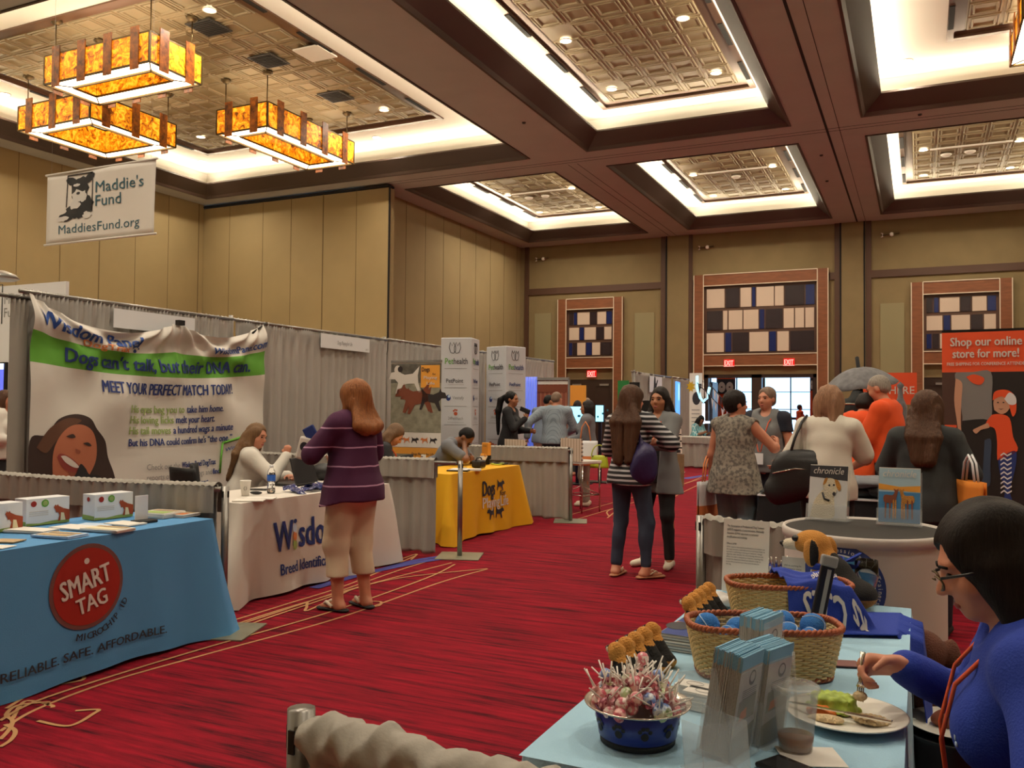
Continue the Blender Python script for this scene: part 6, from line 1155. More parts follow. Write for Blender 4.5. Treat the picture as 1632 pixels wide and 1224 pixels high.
t = thing('lobby_rail', 'dark rail with posts in front of the bright lobby windows', 'rail', atY(1270, 690, 37.0)); t.location.z = 0; MB().box((0, 0, 1.12), (2.6, .06, .10)).build('top_rail', M['door_dark'], t)
for k in (-1.2, 0, 1.2): MB().tube([(k, 0, 0), (k, 0, 1.1)], .03, 6).build('post', M['door_dark'], t)

# ================================================================== merchandise stand, right of the aisle
mat('umbrella_cloth', '6c6c70', .8, var=.25, vscale=16); mat('umbrella_white', 'b9b9bc', .7, var=.15, vscale=20)
o, f, P = tablecloth('black floor-length cloth on the long merchandise table', -1.22, .66, 7.45, 8.2, .735, 'cloth_black', seed=31, flare=.01, fold=.02)
o = MB().box((-.28, 7.825, .742), (1.9, .77, .012)).build('white_table_top', M['card_white']); tag(o, 'white top sheet of the long black-skirted merchandise table', 'table top')
def foldshirt(p, rz, m, label, w=.30, d=.24, hh=.03, group='folded shirts on the merchandise table', sd=0):
    f = SDF((-w*.6, -d*.6, -.01), (w*.6, d*.6, hh+.03), .008); f.ell((0, 0, hh/2), (w*.5, d*.5, hh*.6), .01); f.cap((-w*.3, -d*.25, hh*.5), (w*.3, -d*.25, hh*.5), hh*.5, None, .02); f.cap((-w*.3, d*.2, hh*.6), (w*.3, d*.2, hh*.6), hh*.5, None, .02); f.wrinkle(.004, (22, 26, 20), sd); o = f.mesh('folded_shirt', M[m], loc=p, rz=rz); return tag(o, label, 'shirt', group)
for px, py, z, m, lab, s_ in ((1238, 787, .75, 'wear_charcoal', 'dark folded shirt at the left end of the black-skirted table', 1), (1246, 778, .75, 'wear_charcoal', 'second dark folded shirt behind the left end one', 2)): foldshirt(at(px, py, z), .2*s_, m, lab, sd=s_)
foldshirt(at(1235, 781, .752)+Vector((0, .12, .0)), .4, 'wear_orange', 'small orange folded shirt on the left end of the table', .16, .12, .03, sd=4)
for i, (x, y, z, w_, d_, h_, m, lab) in enumerate(((-.50, 7.72, .755, .52, .5, .09, 'wear_charcoal', 'bottom of the heap of grey shirts behind the magazine holders'), (-.38, 7.66, .83, .55, .46, .08, 'wear_grey_shirt', 'rumpled grey shirt on top of the heap behind the magazines'), (-.20, 7.62, .755, .42, .42, .12, 'wear_charcoal', 'grey shirt slumping at the right of the heap'), (.36, 7.7, .755, .40, .42, .14, 'wear_grey_shirt', 'bluish grey shirt pile left of the white table corner'))): foldshirt((x, y, z), .3*i, m, lab, w_, d_, h_, sd=i+5)
# large orange poster stand
zt_ = 2.08; t = thing('store_poster', 'tall orange poster stand with child in orange cap, right picture edge', 'poster', (.16, 7.5, 0), -.12); W = 1.0
MB().box((W/2, 0, zt_/2+.02), (W, .03, zt_-.04)).build('panel', M['plastic_black'], t); q = lambda u, v, e=.018: (u, -e, v)
mat('poster_orange', 'e8562a', .6); mat('poster_dark', '1d1718', .6); mat('print_grey', '7e7c7c', .7); mat('skin_poster', 'c8977c', .6); mat('denim_print', '31425a', .7); mat('shelf_print', '4a3028', .7)
a = MB()
def RR(u0, u1, v0, v1, m, e=.018): a.poly([q(u0, v0, e), q(u1, v0, e), q(u1, v1, e), q(u0, v1, e)], m)
def PP(pts, m, e): a.poly([q(.10+(u-.10)*1.1, 1.755-(1.76-v)*.6, e) for u, v in bez(pts, 4)], m)
RR(0, W, 1.755, zt_-.02, 0); RR(0, W, .02, 1.755, 1); RR(0, .17, 1.35, 1.755, 7, .019); RR(0, .10, 1.33, 1.35, 0, .020); RR(0, .09, .9, 1.25, 2, .019)
PP([(.10, 1.76), (.09, 1.70), (.12, 1.45), (.135, 1.20), (.15, 1.12), (.30, 1.14), (.315, 1.45), (.31, 1.76), (.2, 1.76)], 2, .020); PP([(.16, 1.70), (.20, 1.62), (.25, 1.60), (.27, 1.68), (.21, 1.73)], 0, .022)
PP([(.095, 1.68), (.085, 1.4), (.10, 1.15), (.115, .92), (.13, .93), (.125, 1.15), (.13, 1.4), (.135, 1.62)], 3, .021); PP([(.135, 1.14), (.13, .8), (.16, .4), (.22, .05), (.30, .05), (.29, .5), (.32, .9), (.30, 1.15)], 1, .0215); PP([(.27, .9), (.26, .55), (.25, .35), (.30, .34), (.305, .6), (.31, .9)], 4, .0225)
PP([(.315, 1.22), (.36, 1.23), (.42, 1.18), (.44, .95), (.465, .78), (.36, .66), (.345, .7), (.345, .9), (.33, 1.05), (.28, 1.08), (.285, 1.14)], 0, .024); PP([(.29, 1.12), (.22, 1.05), (.20, 1.02), (.22, .98), (.25, 1.03), (.30, 1.06)], 3, .025)
PP([(.33, 1.28), (.325, 1.38), (.345, 1.46), (.40, 1.46), (.43, 1.38), (.41, 1.27), (.37, 1.23)], 3, .025); PP([(.32, 1.40), (.33, 1.50), (.37, 1.535), (.42, 1.52), (.455, 1.44), (.46, 1.28), (.44, 1.20), (.425, 1.28), (.41, 1.40), (.37, 1.45)], 0, .026); PP([(.39, 1.42), (.42, 1.50), (.455, 1.45), (.458, 1.36), (.42, 1.35)], 5, .027)
PP([(.35, .67), (.45, .78), (.455, .6), (.42, .3), (.43, .16), (.385, .16), (.39, .3), (.36, .5)], 6, .024)
T_ = lambda u, v, e: q(.10+(u-.10)*1.1, 1.755-(1.76-v)*.6, e)
for k in range(9):
    vv = .24+.058*k; a.poly([T_(.365, vv, .0255), T_(.385, vv+.03, .0255), T_(.405, vv, .0255), T_(.43, vv+.03, .0255), T_(.43, vv+.05, .0255), T_(.405, vv+.02, .0255), T_(.385, vv+.05, .0255), T_(.365, vv+.02, .0255)], 5)
for x in (.352, .385): a.poly([T_(x+.006*math.cos(i*PI/4), 1.375+.008*math.sin(i*PI/4), .028) for i in range(8)], 1)
a.poly([T_(x, y, .028) for x, y in ((.352, 1.30), (.37, 1.285), (.388, 1.30), (.37, 1.295))], 7)
a.build('print', [M[k] for k in ('poster_orange', 'poster_dark', 'print_grey', 'skin_poster', 'denim_print', 'card_white', 'ink_navy', 'shelf_print')], t)
q2 = lambda u, v: q(u, v, .023); l = MB(); letter(l, 'Shop our online', q2, .475, .065, .05, x=.06, y=1.955); letter(l, 'store for more!', q2, .44, .065, .05, x=.075, y=1.865); letter(l, 'FREE SHIPPING FOR CONFERENCE ATTENDEES', q2, .54, .024, .03, x=.035, y=1.805); l.build('lettering', M['ink_white'], t)
MB().box((W/2, .02, .015), (W, .35, .03)).build('foot', M['alu'], t)
o = MB().box((.95, 7.2, .33), (.5, .4, .66)).build('orange_crate', M['poster_orange'], bevel=.01); tag(o, 'orange red cube at the right picture edge under the poster', 'box')
# umbrella on display mannequin and rails
c = atY(1372, 610, 9.8); t = thing('display_umbrella', 'open grey patterned umbrella above the orange shirt people', 'umbrella', (c.x, 9.8, 1.72), 0, rot=(.12, -.12, 0))
mb = MB(); mb.grid(lambda u, v: ((.06+.94*v)*.37*math.cos(u*2*PI)*(1-.04*abs(math.sin(4*u*2*PI/1))*v), (.06+.94*v)*.37*math.sin(u*2*PI)*(1-.04*abs(math.sin(8*PI*u))*v), .19*(1-v**2)-.015*abs(math.sin(8*PI*u))*v), 64, 8); mb.build('canopy', M['umbrella_cloth'], t, thick=.004); MB().tube([(0, 0, -1.72), (0, 0, .30)], .014, 8).build('shaft', M['rubber'], t); MB().lathe([(.001, .31), (.02, .30), (.02, .18), (.028, .17)], n=10).build('ferrule', M['rubber'], t)
for k in range(8): MB().tube([(0, 0, .17), (.18*math.cos(k*PI/4), .18*math.sin(k*PI/4), .12), (.355*math.cos(k*PI/4), .355*math.sin(k*PI/4), .0)], .004, 4).build('rib', M['chrome'], t)
c = atY(1357, 640, 9.5); t = thing('garment_dummy', 'headless display torso in dark hooded jacket under the umbrella', 'mannequin', (c.x+.05, 9.5, 0)); f = SDF((-.35, -.25, .9), (.35, .25, 1.75), .014); f.ell((0, 0, 1.28), (.19, .12, .28), .05); f.cap((-.18, 0, 1.5), (.18, 0, 1.5), .07, None, .05)
for s_ in (-1, 1): f.cap((s_*.2, 0, 1.5), (s_*.25, .02, 1.1), .07, .05, .03)
f.cap((0, -.03, 1.55), (0, -.02, 1.62), .08, .06, .04); f.wrinkle(.007, (12, 12, 16), 4); f.mesh('jacket', M['wear_charcoal'], t); MB().tube([(0, 0, 0), (0, 0, 1.2)], .02, 8).build('pole', M['chrome'], t); MB().lathe([(.001, .02), (.18, .02), (.2, 0)], n=20).build('foot', M['chrome'], t)
c = atY(1358, 690, 9.35); t = thing('garment_rack', 'chrome garment rack between the orange shirt people', 'rack', (c.x, 9.35, 0), .1); r = MB()
for x in (-.16, .16): r.tube([(x, 0, 0), (x, 0, 1.52)], .013, 8)
r.tube([(-.3, 0, 1.52), (.2, 0, 1.52)], .013, 8); r.tube([(.16, 0, 1.36), (.24, -.1, 1.36)], .012, 8); r.tube([(-.3, -.2, .02), (.3, -.2, .02)], .015, 6); r.tube([(-.3, .2, .02), (.3, .2, .02)], .015, 6); r.tube([(-.16, -.2, .02), (-.16, .2, .02)], .015, 6); r.tube([(.16, -.2, .02), (.16, .2, .02)], .015, 6); r.build('frame', M['chrome'], t)
for k in range(4): MB().tube([(.165+.01*k, -.12-.02*k+.05*math.cos(a*PI/6), 1.29+.09*math.sin(a*PI/6)-.02*k) for a in range(12)], .007, 5, closed=True).build('hoop', M['card_white'], t)
c = atY(1428, 608, 12.5); t = thing('orange_sign', 'square orange sign with white word behind the orange shirt man', 'sign', (c.x, 12.5, 0)); MB().box((-.08, 0, 1.75), (.66, .03, .42)).build('panel', M['poster_orange'], t); MB().tube([(0, .03, 0), (0, .03, 1.9)], .02, 6).build('pole', M['alu'], t); l = MB(); letter(l, 'HERE', lambda u, v: (u, -.018, v), .3, .1, .02, x=-.08, y=1.68); l.build('lettering', M['ink_white'], t)
c = atY(1435, 640, 10.5); t = thing('umbrella_case', 'closed dark umbrella standing upright behind the orange shirt man', 'umbrella', (c.x, 10.5, 0)); MB().lathe([(.001, .9), (.03, .92), (.06, 1.3), (.07, 1.5), (.03, 1.6), (.02, 1.7), (.04, 1.74), (.001, 1.78)], n=12).build('cloth', M['umbrella_cloth'], t); MB().tube([(0, 0, 0), (0, 0, .95)], .015, 6).build('shaft', M['rubber'], t)
# shoppers and sellers
c = atY(1172, 700, 7.75); t, s = person('woman with short dark hair in grey lace sleeveless top, seen from behind, arm raised', c.x, 7.75, head_to(.35, 1), dict(H=1.61, bulk=1.18, head=(-35, 0, 0), hands=((-.27, .04, .80), (.22, .34, 1.13)), elbows=((-.5, -1, -.6), (1, -.2, -.9)), handdir=(None, (-.3, .6, .8)), curl=(.9, .8), palm=(None, (-1, -.3, 0))), 'skin_rosy', .011, ('short', 'dark', dict(vol=.012)), dict(m='wear_lace', sleeve=0, loose=.026, hem=.76, flare=.075, tail=.0, neck=.05), dict(m='wear_teal_jeans', loose=.02, cuff=.03, len=1.9), dict(m='wear_black_shoe'), facing=True)
w_ = t.matrix_basis @ Vector(s.wri[0]+V3(0, .0, -.10)); tote((w_.x-.02, w_.y-.05, .47), math.radians(75), 'white and orange tote bag hanging from the hand of the lace top woman', .36, .34, drop=.22)
c = atY(1222, 700, 9.0); person('woman with tied-back hair facing the camera, orange lanyard over grey and navy raglan shirt', c.x, 9.0, head_to(-.25, -1), dict(H=1.68, bulk=1.15, head=(-8, 0, 0), hands=((-.2, .18, .95), (.2, .2, .95)), curl=(.6, .6)), 'skin_rosy', .012, ('bun', 'grizzle', dict(long=.1)), dict(m='wear_grey_knit', sleeve=0, loose=.022, hem=.84), dict(m='wear_navy'), dict(m='wear_black_shoe'), jacket=dict(m='wear_navy', sleeve=1.2, loose=.012, hem=1.25, open=True, name='raglan_sleeves'), extra=lambda s, t: lanyard(s, t, low=1.02))
c = atY(1318, 720, 6.85); t, s = person('woman with light brown hair in cream T-shirt carrying a black shoulder bag, back to camera', c.x, 6.85, head_to(.05, 1), dict(H=1.63, bulk=1.14, lean=6, head=(-10, 8, 0), hands=((-.33, .12, .84), (.14, .34, 1.02)), elbows=((-1, -.2, .1), (1, -.5, -.7)), curl=(.7, .6)), 'skin_rosy', .010, ('bob', 'light', dict(long=.24, vol=.016)), dict(m='wear_cream_tee', sleeve=.85, loose=.024, hem=.83, cuff=.034, wr=.007), dict(m='wear_black', loose=.02), dict(m='wear_black_shoe'), facing=False)
w_ = t.matrix_basis @ Vector(s.up(-.22, -.13, .99)); t2 = thing('shoulder_bag', 'big black leather shoulder bag on the back of the cream T-shirt woman', 'bag', w_, .15)
f = SDF((-.30, -.16, -.26), (.30, .16, .26), .011); f.cap((-.13, 0, -.11), (.13, 0, -.06), .10, .11, .05, flat=((0, 1, 0), .62)); f.cap((-.03, 0, .10), (.13, 0, .12), .09, .08, .10, flat=((0, 1, 0), .5)); f.ell((.04, 0, .02), (.19, .07, .16), .05); f.wrinkle(.006, (13, 13, 12), 3); f.mesh('bag_body', M['leather_black'], t2)
for s_ in (-1, 1): MB().tube([(-.04, .02*s_, .14), (.0, .02*s_+.02, .28), (.05, .06+.02*s_, .40), (.09, .12, .45)], .011, 6).build('strap', M['leather_black'], t2)
MB().tube([(-.16, -.062, .02), (0, -.075, .06), (.16, -.062, .05)], .006, 5).build('zip', M['chrome'], t2)
c = atY(1394, 700, 8.55); person('tall grey-cropped man in bright orange T-shirt in profile, hands together', c.x+.13, 8.75, head_to(-.95, .25), dict(H=1.80, sex='m', bulk=1.12, belly=.05, lean=6, head=(0, 14, 0), hands=((-.04, .36, 1.24), (.10, .34, 1.22)), elbows=((-.7, -.4, -1), (.7, -.4, -1)), handdir=((.5, .7, .2), (-.6, .7, .1)), curl=(.8, .8)), 'skin_rosy', .011, ('crop', 'grey', {}), dict(m='wear_orange', sleeve=.85, loose=.026, hem=.92, cuff=.04, wr=.006), dict(m='wear_navy', loose=.02), dict(m='wear_black_shoe'))
c = atY(1357, 690, 8.6); person('dark-haired person bending forward in orange shirt left of the tall man', c.x+.02, 8.65, head_to(.5, .75), dict(H=1.66, lean=10, head=(0, 28, 0), hands=((-.1, .4, 1.0), (.12, .4, 1.02)), curl=(.7, .7)), 'skin_fair', .012, ('short', 'dark', {}), dict(m='wear_orange', sleeve=.9, loose=.03, cuff=.045, hem=.82), dict(m='wear_navy'), dict(m='wear_black_shoe'), facing=False)
c = atY(1475, 720, 6.3); t, s = person('woman with long dark brown hair in charcoal shirt, seen from behind beside the orange poster', c.x, 6.3, head_to(.1, 1), dict(H=1.57, bulk=1.12, lean=4, head=(-10, 5, 0), hands=((-.16, .30, .98), (.20, .16, .86)), elbows=((-1, -.5, -.7), (1, -.6, -.6))), 'skin_rosy', .010, ('long', 'brown', dict(long=.42, vol=.02, end=.036)), dict(m='wear_charcoal', sleeve=.95, loose=.024, hem=.80, cuff=.034, wr=.006), dict(m='wear_navy', loose=.02), dict(m='wear_black_shoe'), facing=False)
mat('tote_orange', 'd9822a', .8); c = atY(1545, 770, 6.25); tote((c.x, 6.15, .66), math.radians(-65), 'orange and white tote bag on the right side of the charcoal shirt woman', .34, .36, mtop='tote_orange', mlow='card_white', drop=.16)
c = atY(1585, 800, 7.4); 
# neighbouring booth glimpsed past the left end of the big banner
t = thing('booth_panel', 'white booth panel with schnauzer drawing behind the curtain at the left edge', 'panel', (-11.6, 8.6, 0), 0); pr_ = atY(105, 448, 8.57); x1 = pr_.x+11.6; MB().box((x1-1.6, 0, pr_.z/2), (3.2, .05, pr_.z)).build('panel', M['card_white'], t); a = MB()
sg = atY(2, 485, 8.57); a.poly([(sg.x+11.6-.16+.12*math.cos(i*PI/8)*(1+.15*math.sin(3*i)), -.03, sg.z+.2*math.sin(i*PI/8)) for i in range(16)]); a.tube([(sg.x+11.6+.02, -.03, sg.z-.3), (sg.x+11.6+.02, -.03, sg.z+.3), (sg.x+11.6-.4, -.03, sg.z+.3)], .008, 4); a.build('drawing', M['ink_black'], t)
l = MB(); letter(l, "Maddie's", lambda u, v: (u, -.03, v), .62, .14, .0, x=sg.x+11.6+.07, y=sg.z); letter(l, 'Fund', lambda u, v: (u, -.03, v), .36, .14, .0, x=sg.x+11.6+.07, y=sg.z-.2); l.build('lettering', M['ink_grey'], t)
c = atY(4, 607, 7.9); t = thing('monitor', 'television with blue picture behind the woman in the white blouse', 'monitor', (c.x-.25, 7.9, c.z), 0, 'lit monitors'); MB().box((0, 0, 0), (.66, .05, .52)).build('bezel', M['plastic_black'], t); MB().box((0, -.028, 0), (.62, .004, .48)).build('screen', mat('screen_violet', '4048c0', .3, emit=(.16, .2, .9), estr=.9), t); a = MB(); a.box((0, -.032, .2), (.62, .003, .08)); a.poly([(.08+.1*math.cos(i*PI/6), -.033, -.02+.1*math.sin(i*PI/6)) for i in range(12)]); a.build('picture', M['screen_white'], t); MB().tube([(0, .03, 0), (0, .03, -c.z)], .03, 8).build('stand', M['plastic_black'], t)
o, f, P = tablecloth('white-topped table behind the curtain at the left picture edge', -9.6, -8.0, 6.9, 7.6, .76, 'cloth_white', seed=61); 
c = atY(4, 436, 7.0); t = thing('umbrella_light', 'grey rounded shade cut off by the left picture edge above the curtain', 'lamp', (c.x-.12, 7.0, c.z-.05)); MB().lathe([(.001, .10), (.12, .09), (.22, .05), (.26, .0), (.22, -.02), (.001, -.02)], n=28).build('shade', M['alu'], t); MB().tube([(0, 0, 0), (0, 0, .05-c.z)], .02, 8).build('stand', M['rubber'], t)
for y0, w_, z0, lab in ((5.72, 1.0, 2.17, 'white booth name sign half hidden by the top of the dog DNA banner'),):
    t = board('booth_sign', lab, 'sign', (XB+.045, y0, z0), w_, .18, PI/2, group='booth name signs')
# ================================================================== foreground: trainer association table
mat('royal_cloth', '1a3596', .9, bump=.25, bscale=200); mat('wicker', 'd6ba82', .6); mat('wicker_dark', '9a4c26', .55, var=.2, vscale=30); mat('felt_blue', '2f6fb8', .95, bump=.5, bscale=300); mat('bowl_blue', '1c2f86', .3); mat('steel', 'd0c8bc', .18, metal=1.0); mat('food_rice', 'cbb48c', .8, bump=.8, bscale=120, var=.3, vscale=60); mat('lettuce', '9fb54a', .6, var=.35, vscale=25); mat('carrot', 'd8752a', .5, var=.2, vscale=20); mat('iced_tea', '7d4a28', .1); mat('frosted', 'd8d8d2', .3, alpha=.26); mat('china', 'e9e6dc', .25); mat('plush_tan', 'c4883e', .95, bump=.7, bscale=220, var=.12, vscale=14); mat('plush_white', 'e0d6bf', .95, bump=.7, bscale=220); mat('plush_black', '191717', .95, bump=.5, bscale=220); mat('counter_white', 'cbc3bd', .6); mat('sea_print', '3f7fb4', .6); mat('brochure_edge', 'b8b0a6', .7, var=.2, vscale=60, stretch=(1, 30, 1)); mat('brochure_blue', '7fb0cc', .6)
TX0, TX1, TY0, TY1 = -.745, -.03, 1.63, 3.46; ZT_ = .74
o, f, P = tablecloth('sky blue tablecloth of the foreground table', TX0, TX1, TY0, TY1, ZT_, 'cloth_sky', seed=41, flare=.02, fold=.035, corner=.10)
Tq = lambda px, py: at(px, py, .743)
post('steel post in the bottom left foreground', -.965, 1.21, .93, plate=.4, rz=0); post('steel post left of the white oval counter', -.955, 4.18, .94, plate=.4, rz=0)
# gathered curtain over the near rail
t = drape('gathered beige curtain rail across the bottom edge of the picture', (-.93, 1.20), (-.05, 1.12), .05, .915, 'drape_grey', name='booth_divider', group=None, seed=51, pleat=.09, amp=.02)
sl = MB(); L_ = .885
def slv(u, v):
    x = u*L_; a = v*2*PI; q_ = x*52+2.6*math.sin(a+.6)+2.2*math.sin(x*13); r = .040+.0045*(1-2*abs(math.sin(q_*.5)))+.0035*(1-2*abs(math.sin(x*41-1.6*math.sin(a)+2*math.sin(x*7))))+.002*math.sin(x*150+4*math.sin(a))+.003*math.sin(x*15); return (x, r*math.cos(a)*1.1, .893+r*math.sin(a))
sl.grid(slv, 420, 28); sl.build('gathered_sleeve', M['drape_grey'], t)
drape('beige waist-high divider behind the standing leaflet', (-.93, 4.18), (-.48, 4.06), .03, .925, 'drape_grey', name='booth_divider', group=None, pocket=.16, seed=52, pleat=.10, amp=.018)
# oval white counter
CX, CY, CZ, RX, RY = -.215, 3.93, .965, .325, .36
t = thing('oval_counter', 'white oval counter with grey top and blue round emblem', 'counter', (CX, CY, 0)); MB().lathe([(.97, .02), (.97, CZ-.03)], n=64, sx=RX, sy=RY).build('wrap', M['counter_white'], t); MB().lathe([(.97, CZ-.045), (1.0, CZ-.04), (1.005, CZ-.012), (.99, CZ), (.965, CZ-.001), (.96, CZ-.012), (.5, CZ-.012), (.001, CZ-.012)], n=64, sx=RX, sy=RY).build('top_rim', M['counter_white'], t)
MB().lathe([(.96, CZ-.009), (.001, CZ-.009)], n=64, sx=RX, sy=RY).build('grey_top', mat('counter_grey', '363433', .75, spec=.15), t); MB().lathe([(.98, .0), (.985, .04), (.97, .05)], n=48, sx=RX, sy=RY).build('base', M['counter_white'], t)
def cyl(a, z, e=.003): r = .97; return (r*RX*math.cos(a)*(1+e/RX), r*RY*math.sin(a)*(1+e/RY), z)
em = MB(); a0 = -PI/2-.21; zc = .768; kx = .325*.97
def emb(u, v, e=.004): return cyl(a0+u/kx, zc+v, e)
def edisc(r, m, e, rr=0): 
    n = 48; K = 6; V = [emb(0, 0, e)]
    for k in range(1, K+1): V += [emb(r*k/K*math.cos(2*PI*i/n), r*k/K*math.sin(2*PI*i/n), e) for i in range(n)]
    em.add(V, [(0, 1+i, 1+(i+1) % n) for i in range(n)]+[(1+(k-1)*n+i, 1+k*n+i, 1+k*n+(i+1) % n, 1+(k-1)*n+(i+1) % n) for k in range(1, K) for i in range(n)], m, True)
edisc(.165, 0, .004); edisc(.128, 1, .006); edisc(.122, 2, .007)
em.poly([emb(x, y, .009) for x, y in bez([(-.11, -.02), (-.06, .02), (-.01, .0), (.03, .035), (.08, .03), (.11, .0), (.09, -.07), (0, -.115), (-.08, -.08)], 5)], 1); em.poly([emb(x, y, .011) for x, y in bez([(.0, -.10), (.03, -.03), (.07, .0), (.09, -.06)], 5)], 0)
em.build('emblem', [M['ink_navy'], M['card_white'], M['sea_print']], t); l = MB(); txt = 'n of Professional Dog Trainers'
for i, ch in enumerate(txt):
    if ch == ' ': continue
    a = PI*.80-i*.0985; R0 = .136; letter(l, ch, (lambda a: lambda u, v: emb(R0*math.cos(a)+u*math.sin(a)+v*math.cos(a), R0*math.sin(a)-u*math.cos(a)+v*math.sin(a), .008))(a), None, .017, .0, align='c')
l.build('lettering', M['ink_white'], t)
def magholder(px, py, rz, label, mlabel, W=.165, H=.235, art=None, lean=.22):
    p = at(px, py, CZ-.008); t = thing('magazine_holder', label, 'holder', p, rz, 'clear magazine holders'); R = Matrix.Rotation(-lean, 3, 'X'); TR = lambda v: R @ Vector(v)
    MB().box(TR((0, .012, H*.5)), (W+.012, .003, H), R=R).build('back', M['acrylic'], t); MB().box(TR((0, -.022, H*.15)), (W+.012, .003, H*.3), R=R).build('front', M['acrylic'], t); MB().box((0, .03, .003), (W+.02, .11, .005)).build('foot', M['acrylic'], t); sd = MB()
    for s_ in (-1, 1): sd.box(TR((s_*(W/2+.006), -.004, H*.15)), (.003, .036, H*.3), R=R)
    sd.build('sides', M['acrylic'], t)
    m = thing('magazine', mlabel, 'magazine', p, rz, 'magazines on the white counter'); MB().box(TR((0, -.004, H*.53+.006)), (W, .014, H*1.02), R=R).build('pages', M['paper'], m); a = MB(); q = lambda u, v, e=.0: tuple(TR((-W/2+u*W, -.0125-e, .012+v*H*1.0))); art(a, q); a.build('cover', [M[k] for k in ('snow_print', 'ink_dark', 'plush_white', 'plush_tan', 'ink_white', 'sky_print', 'dog_brown', 'orange_print', 'sea_print')], m); l = MB(); letter(l, 'chronicle', lambda u, v: q(u/W, v/H, .004), W*.8, .03, .0, shear=.25, x=W*.1, y=H*.84); l.build('title', M['ink_white'], m)
def poly2(a, q, pts, m, e): a.poly([q(u, v, e) for u, v in bez(pts, 5)], m)
def lab_art(a, q):
    a.poly([q(0, 0), q(1, 0), q(1, 1), q(0, 1)], 0); a.poly([q(0, .78, .0005), q(1, .72, .0005), q(1, 1, .0005), q(0, 1, .0005)], 1)
    poly2(a, q, [(.05, 0), (.15, .3), (.3, .48), (.42, .55), (.62, .5), (.68, .3), (.66, 0)], 2, .001); poly2(a, q, [(.36, .58), (.38, .70), (.5, .76), (.66, .74), (.74, .64), (.72, .5), (.66, .42), (.58, .42), (.5, .48)], 2, .002); poly2(a, q, [(.66, .74), (.76, .72), (.84, .6), (.80, .52), (.72, .6)], 3, .0025); poly2(a, q, [(.36, .62), (.40, .74), (.48, .76), (.44, .66)], 3, .0025)
    poly2(a, q, [(.62, .46), (.66, .5), (.71, .47), (.67, .42)], 1, .003); poly2(a, q, [(.50, .62), (.53, .645), (.56, .62), (.53, .60)], 1, .003); poly2(a, q, [(.62, .63), (.65, .655), (.68, .63), (.65, .61)], 1, .003); a.tube([q(.36, .48, .003), q(.42, .36, .003), q(.56, .33, .003)], .004, 4, m=1)
def sea_art(a, q):
    a.poly([q(0, 0), q(1, 0), q(1, .56), q(0, .56)], 8); a.poly([q(0, .56), q(1, .56), q(1, 1), q(0, 1)], 5); a.poly([q(0, .60, .0005), q(1, .57, .0005), q(1, .69, .0005), q(.5, .66, .0005), q(0, .71, .0005)], 7)
    for ox, fl_ in ((.28, 1), (.70, -1)):
        g = lambda pts: [(ox+fl_*x*1.05, y) for x, y in pts]
        poly2(a, q, g([(-.16, .44), (-.12, .50), (.05, .50), (.10, .56), (.08, .62), (.14, .60), (.19, .62), (.17, .54), (.14, .44), (.1, .36), (-.12, .36)]), 6 if fl_ > 0 else 3, .002)
        for x in (-.12, -.02, .06, .11): poly2(a, q, g([(x, .40), (x+.035, .40), (x+.03, .1), (x, .1)]), 6 if x < 0 else 3, .0025)
magholder(1318, 830, -.16, 'clear holder with the snowy yellow dog magazine on the white counter', 'magazine showing a yellow dog in snow, left on the white counter', art=lab_art); magholder(1433, 838, -.05, 'clear holder with the two dogs by water magazine on the white counter', 'magazine showing two brown dogs by blue water, right on the white counter', art=sea_art)
# standing leaflet with text
t = thing('flyer_stand', 'clear stand with white text leaflet at the far end of the blue table', 'sign', Tq(1188, 945), -.14); MB().box((0, 0, .14), (.18, .004, .28), R=Matrix.Rotation(-.1, 3, 'X')).build('leaflet', M['paper'], t); MB().box((0, .03, .003), (.18, .09, .005)).build('foot', M['acrylic'], t); l = MB(); Rr = Matrix.Rotation(-.1, 3, 'X'); q = lambda u, v: tuple(Vector((0, 0, .14))+Rr @ Vector((u-.09, -.003, v-.14)))
for k, s_ in enumerate(('The Association of Professional Dog Trainers', '(APDT) supports a Least Intrusive, Minimally', 'Aversive (LIMA) approach to behavior', 'modification and training.')): letter(l, s_, q, (.145, .145, .125, .08)[k], .0075, .004, x=.015, y=.25-.014*k)
letter(l, 'What is LIMA?', q, .04, .007, .002, x=.015, y=.182)
for k in range(8): letter(l, ('LIMA requires that trainers and behavior consultants use', 'the least intrusive, minimally aversive technique likely to', 'succeed in achieving a training or behavior change', 'objective with minimal risk of producing adverse side', 'effects. It is also a competence criterion, requiring that', 'trainers be adequately trained and skilled in order to', 'ensure that procedures are in fact least intrusive for', 'the dog.')[k], q, (.15, .15, .14, .145, .145, .135, .13, .02)[k], .0055, 0, x=.015, y=.17-.0095*k)
l.build('lettering', M['ink_dark'], t); a = MB(); a.poly([tuple(Vector(q(.035+.017*math.cos(i*PI/12), .028+.017*math.sin(i*PI/12)))+Vector((0, -.001, 0))) for i in range(24)]); a.build('seal', M['sea_print'], t)
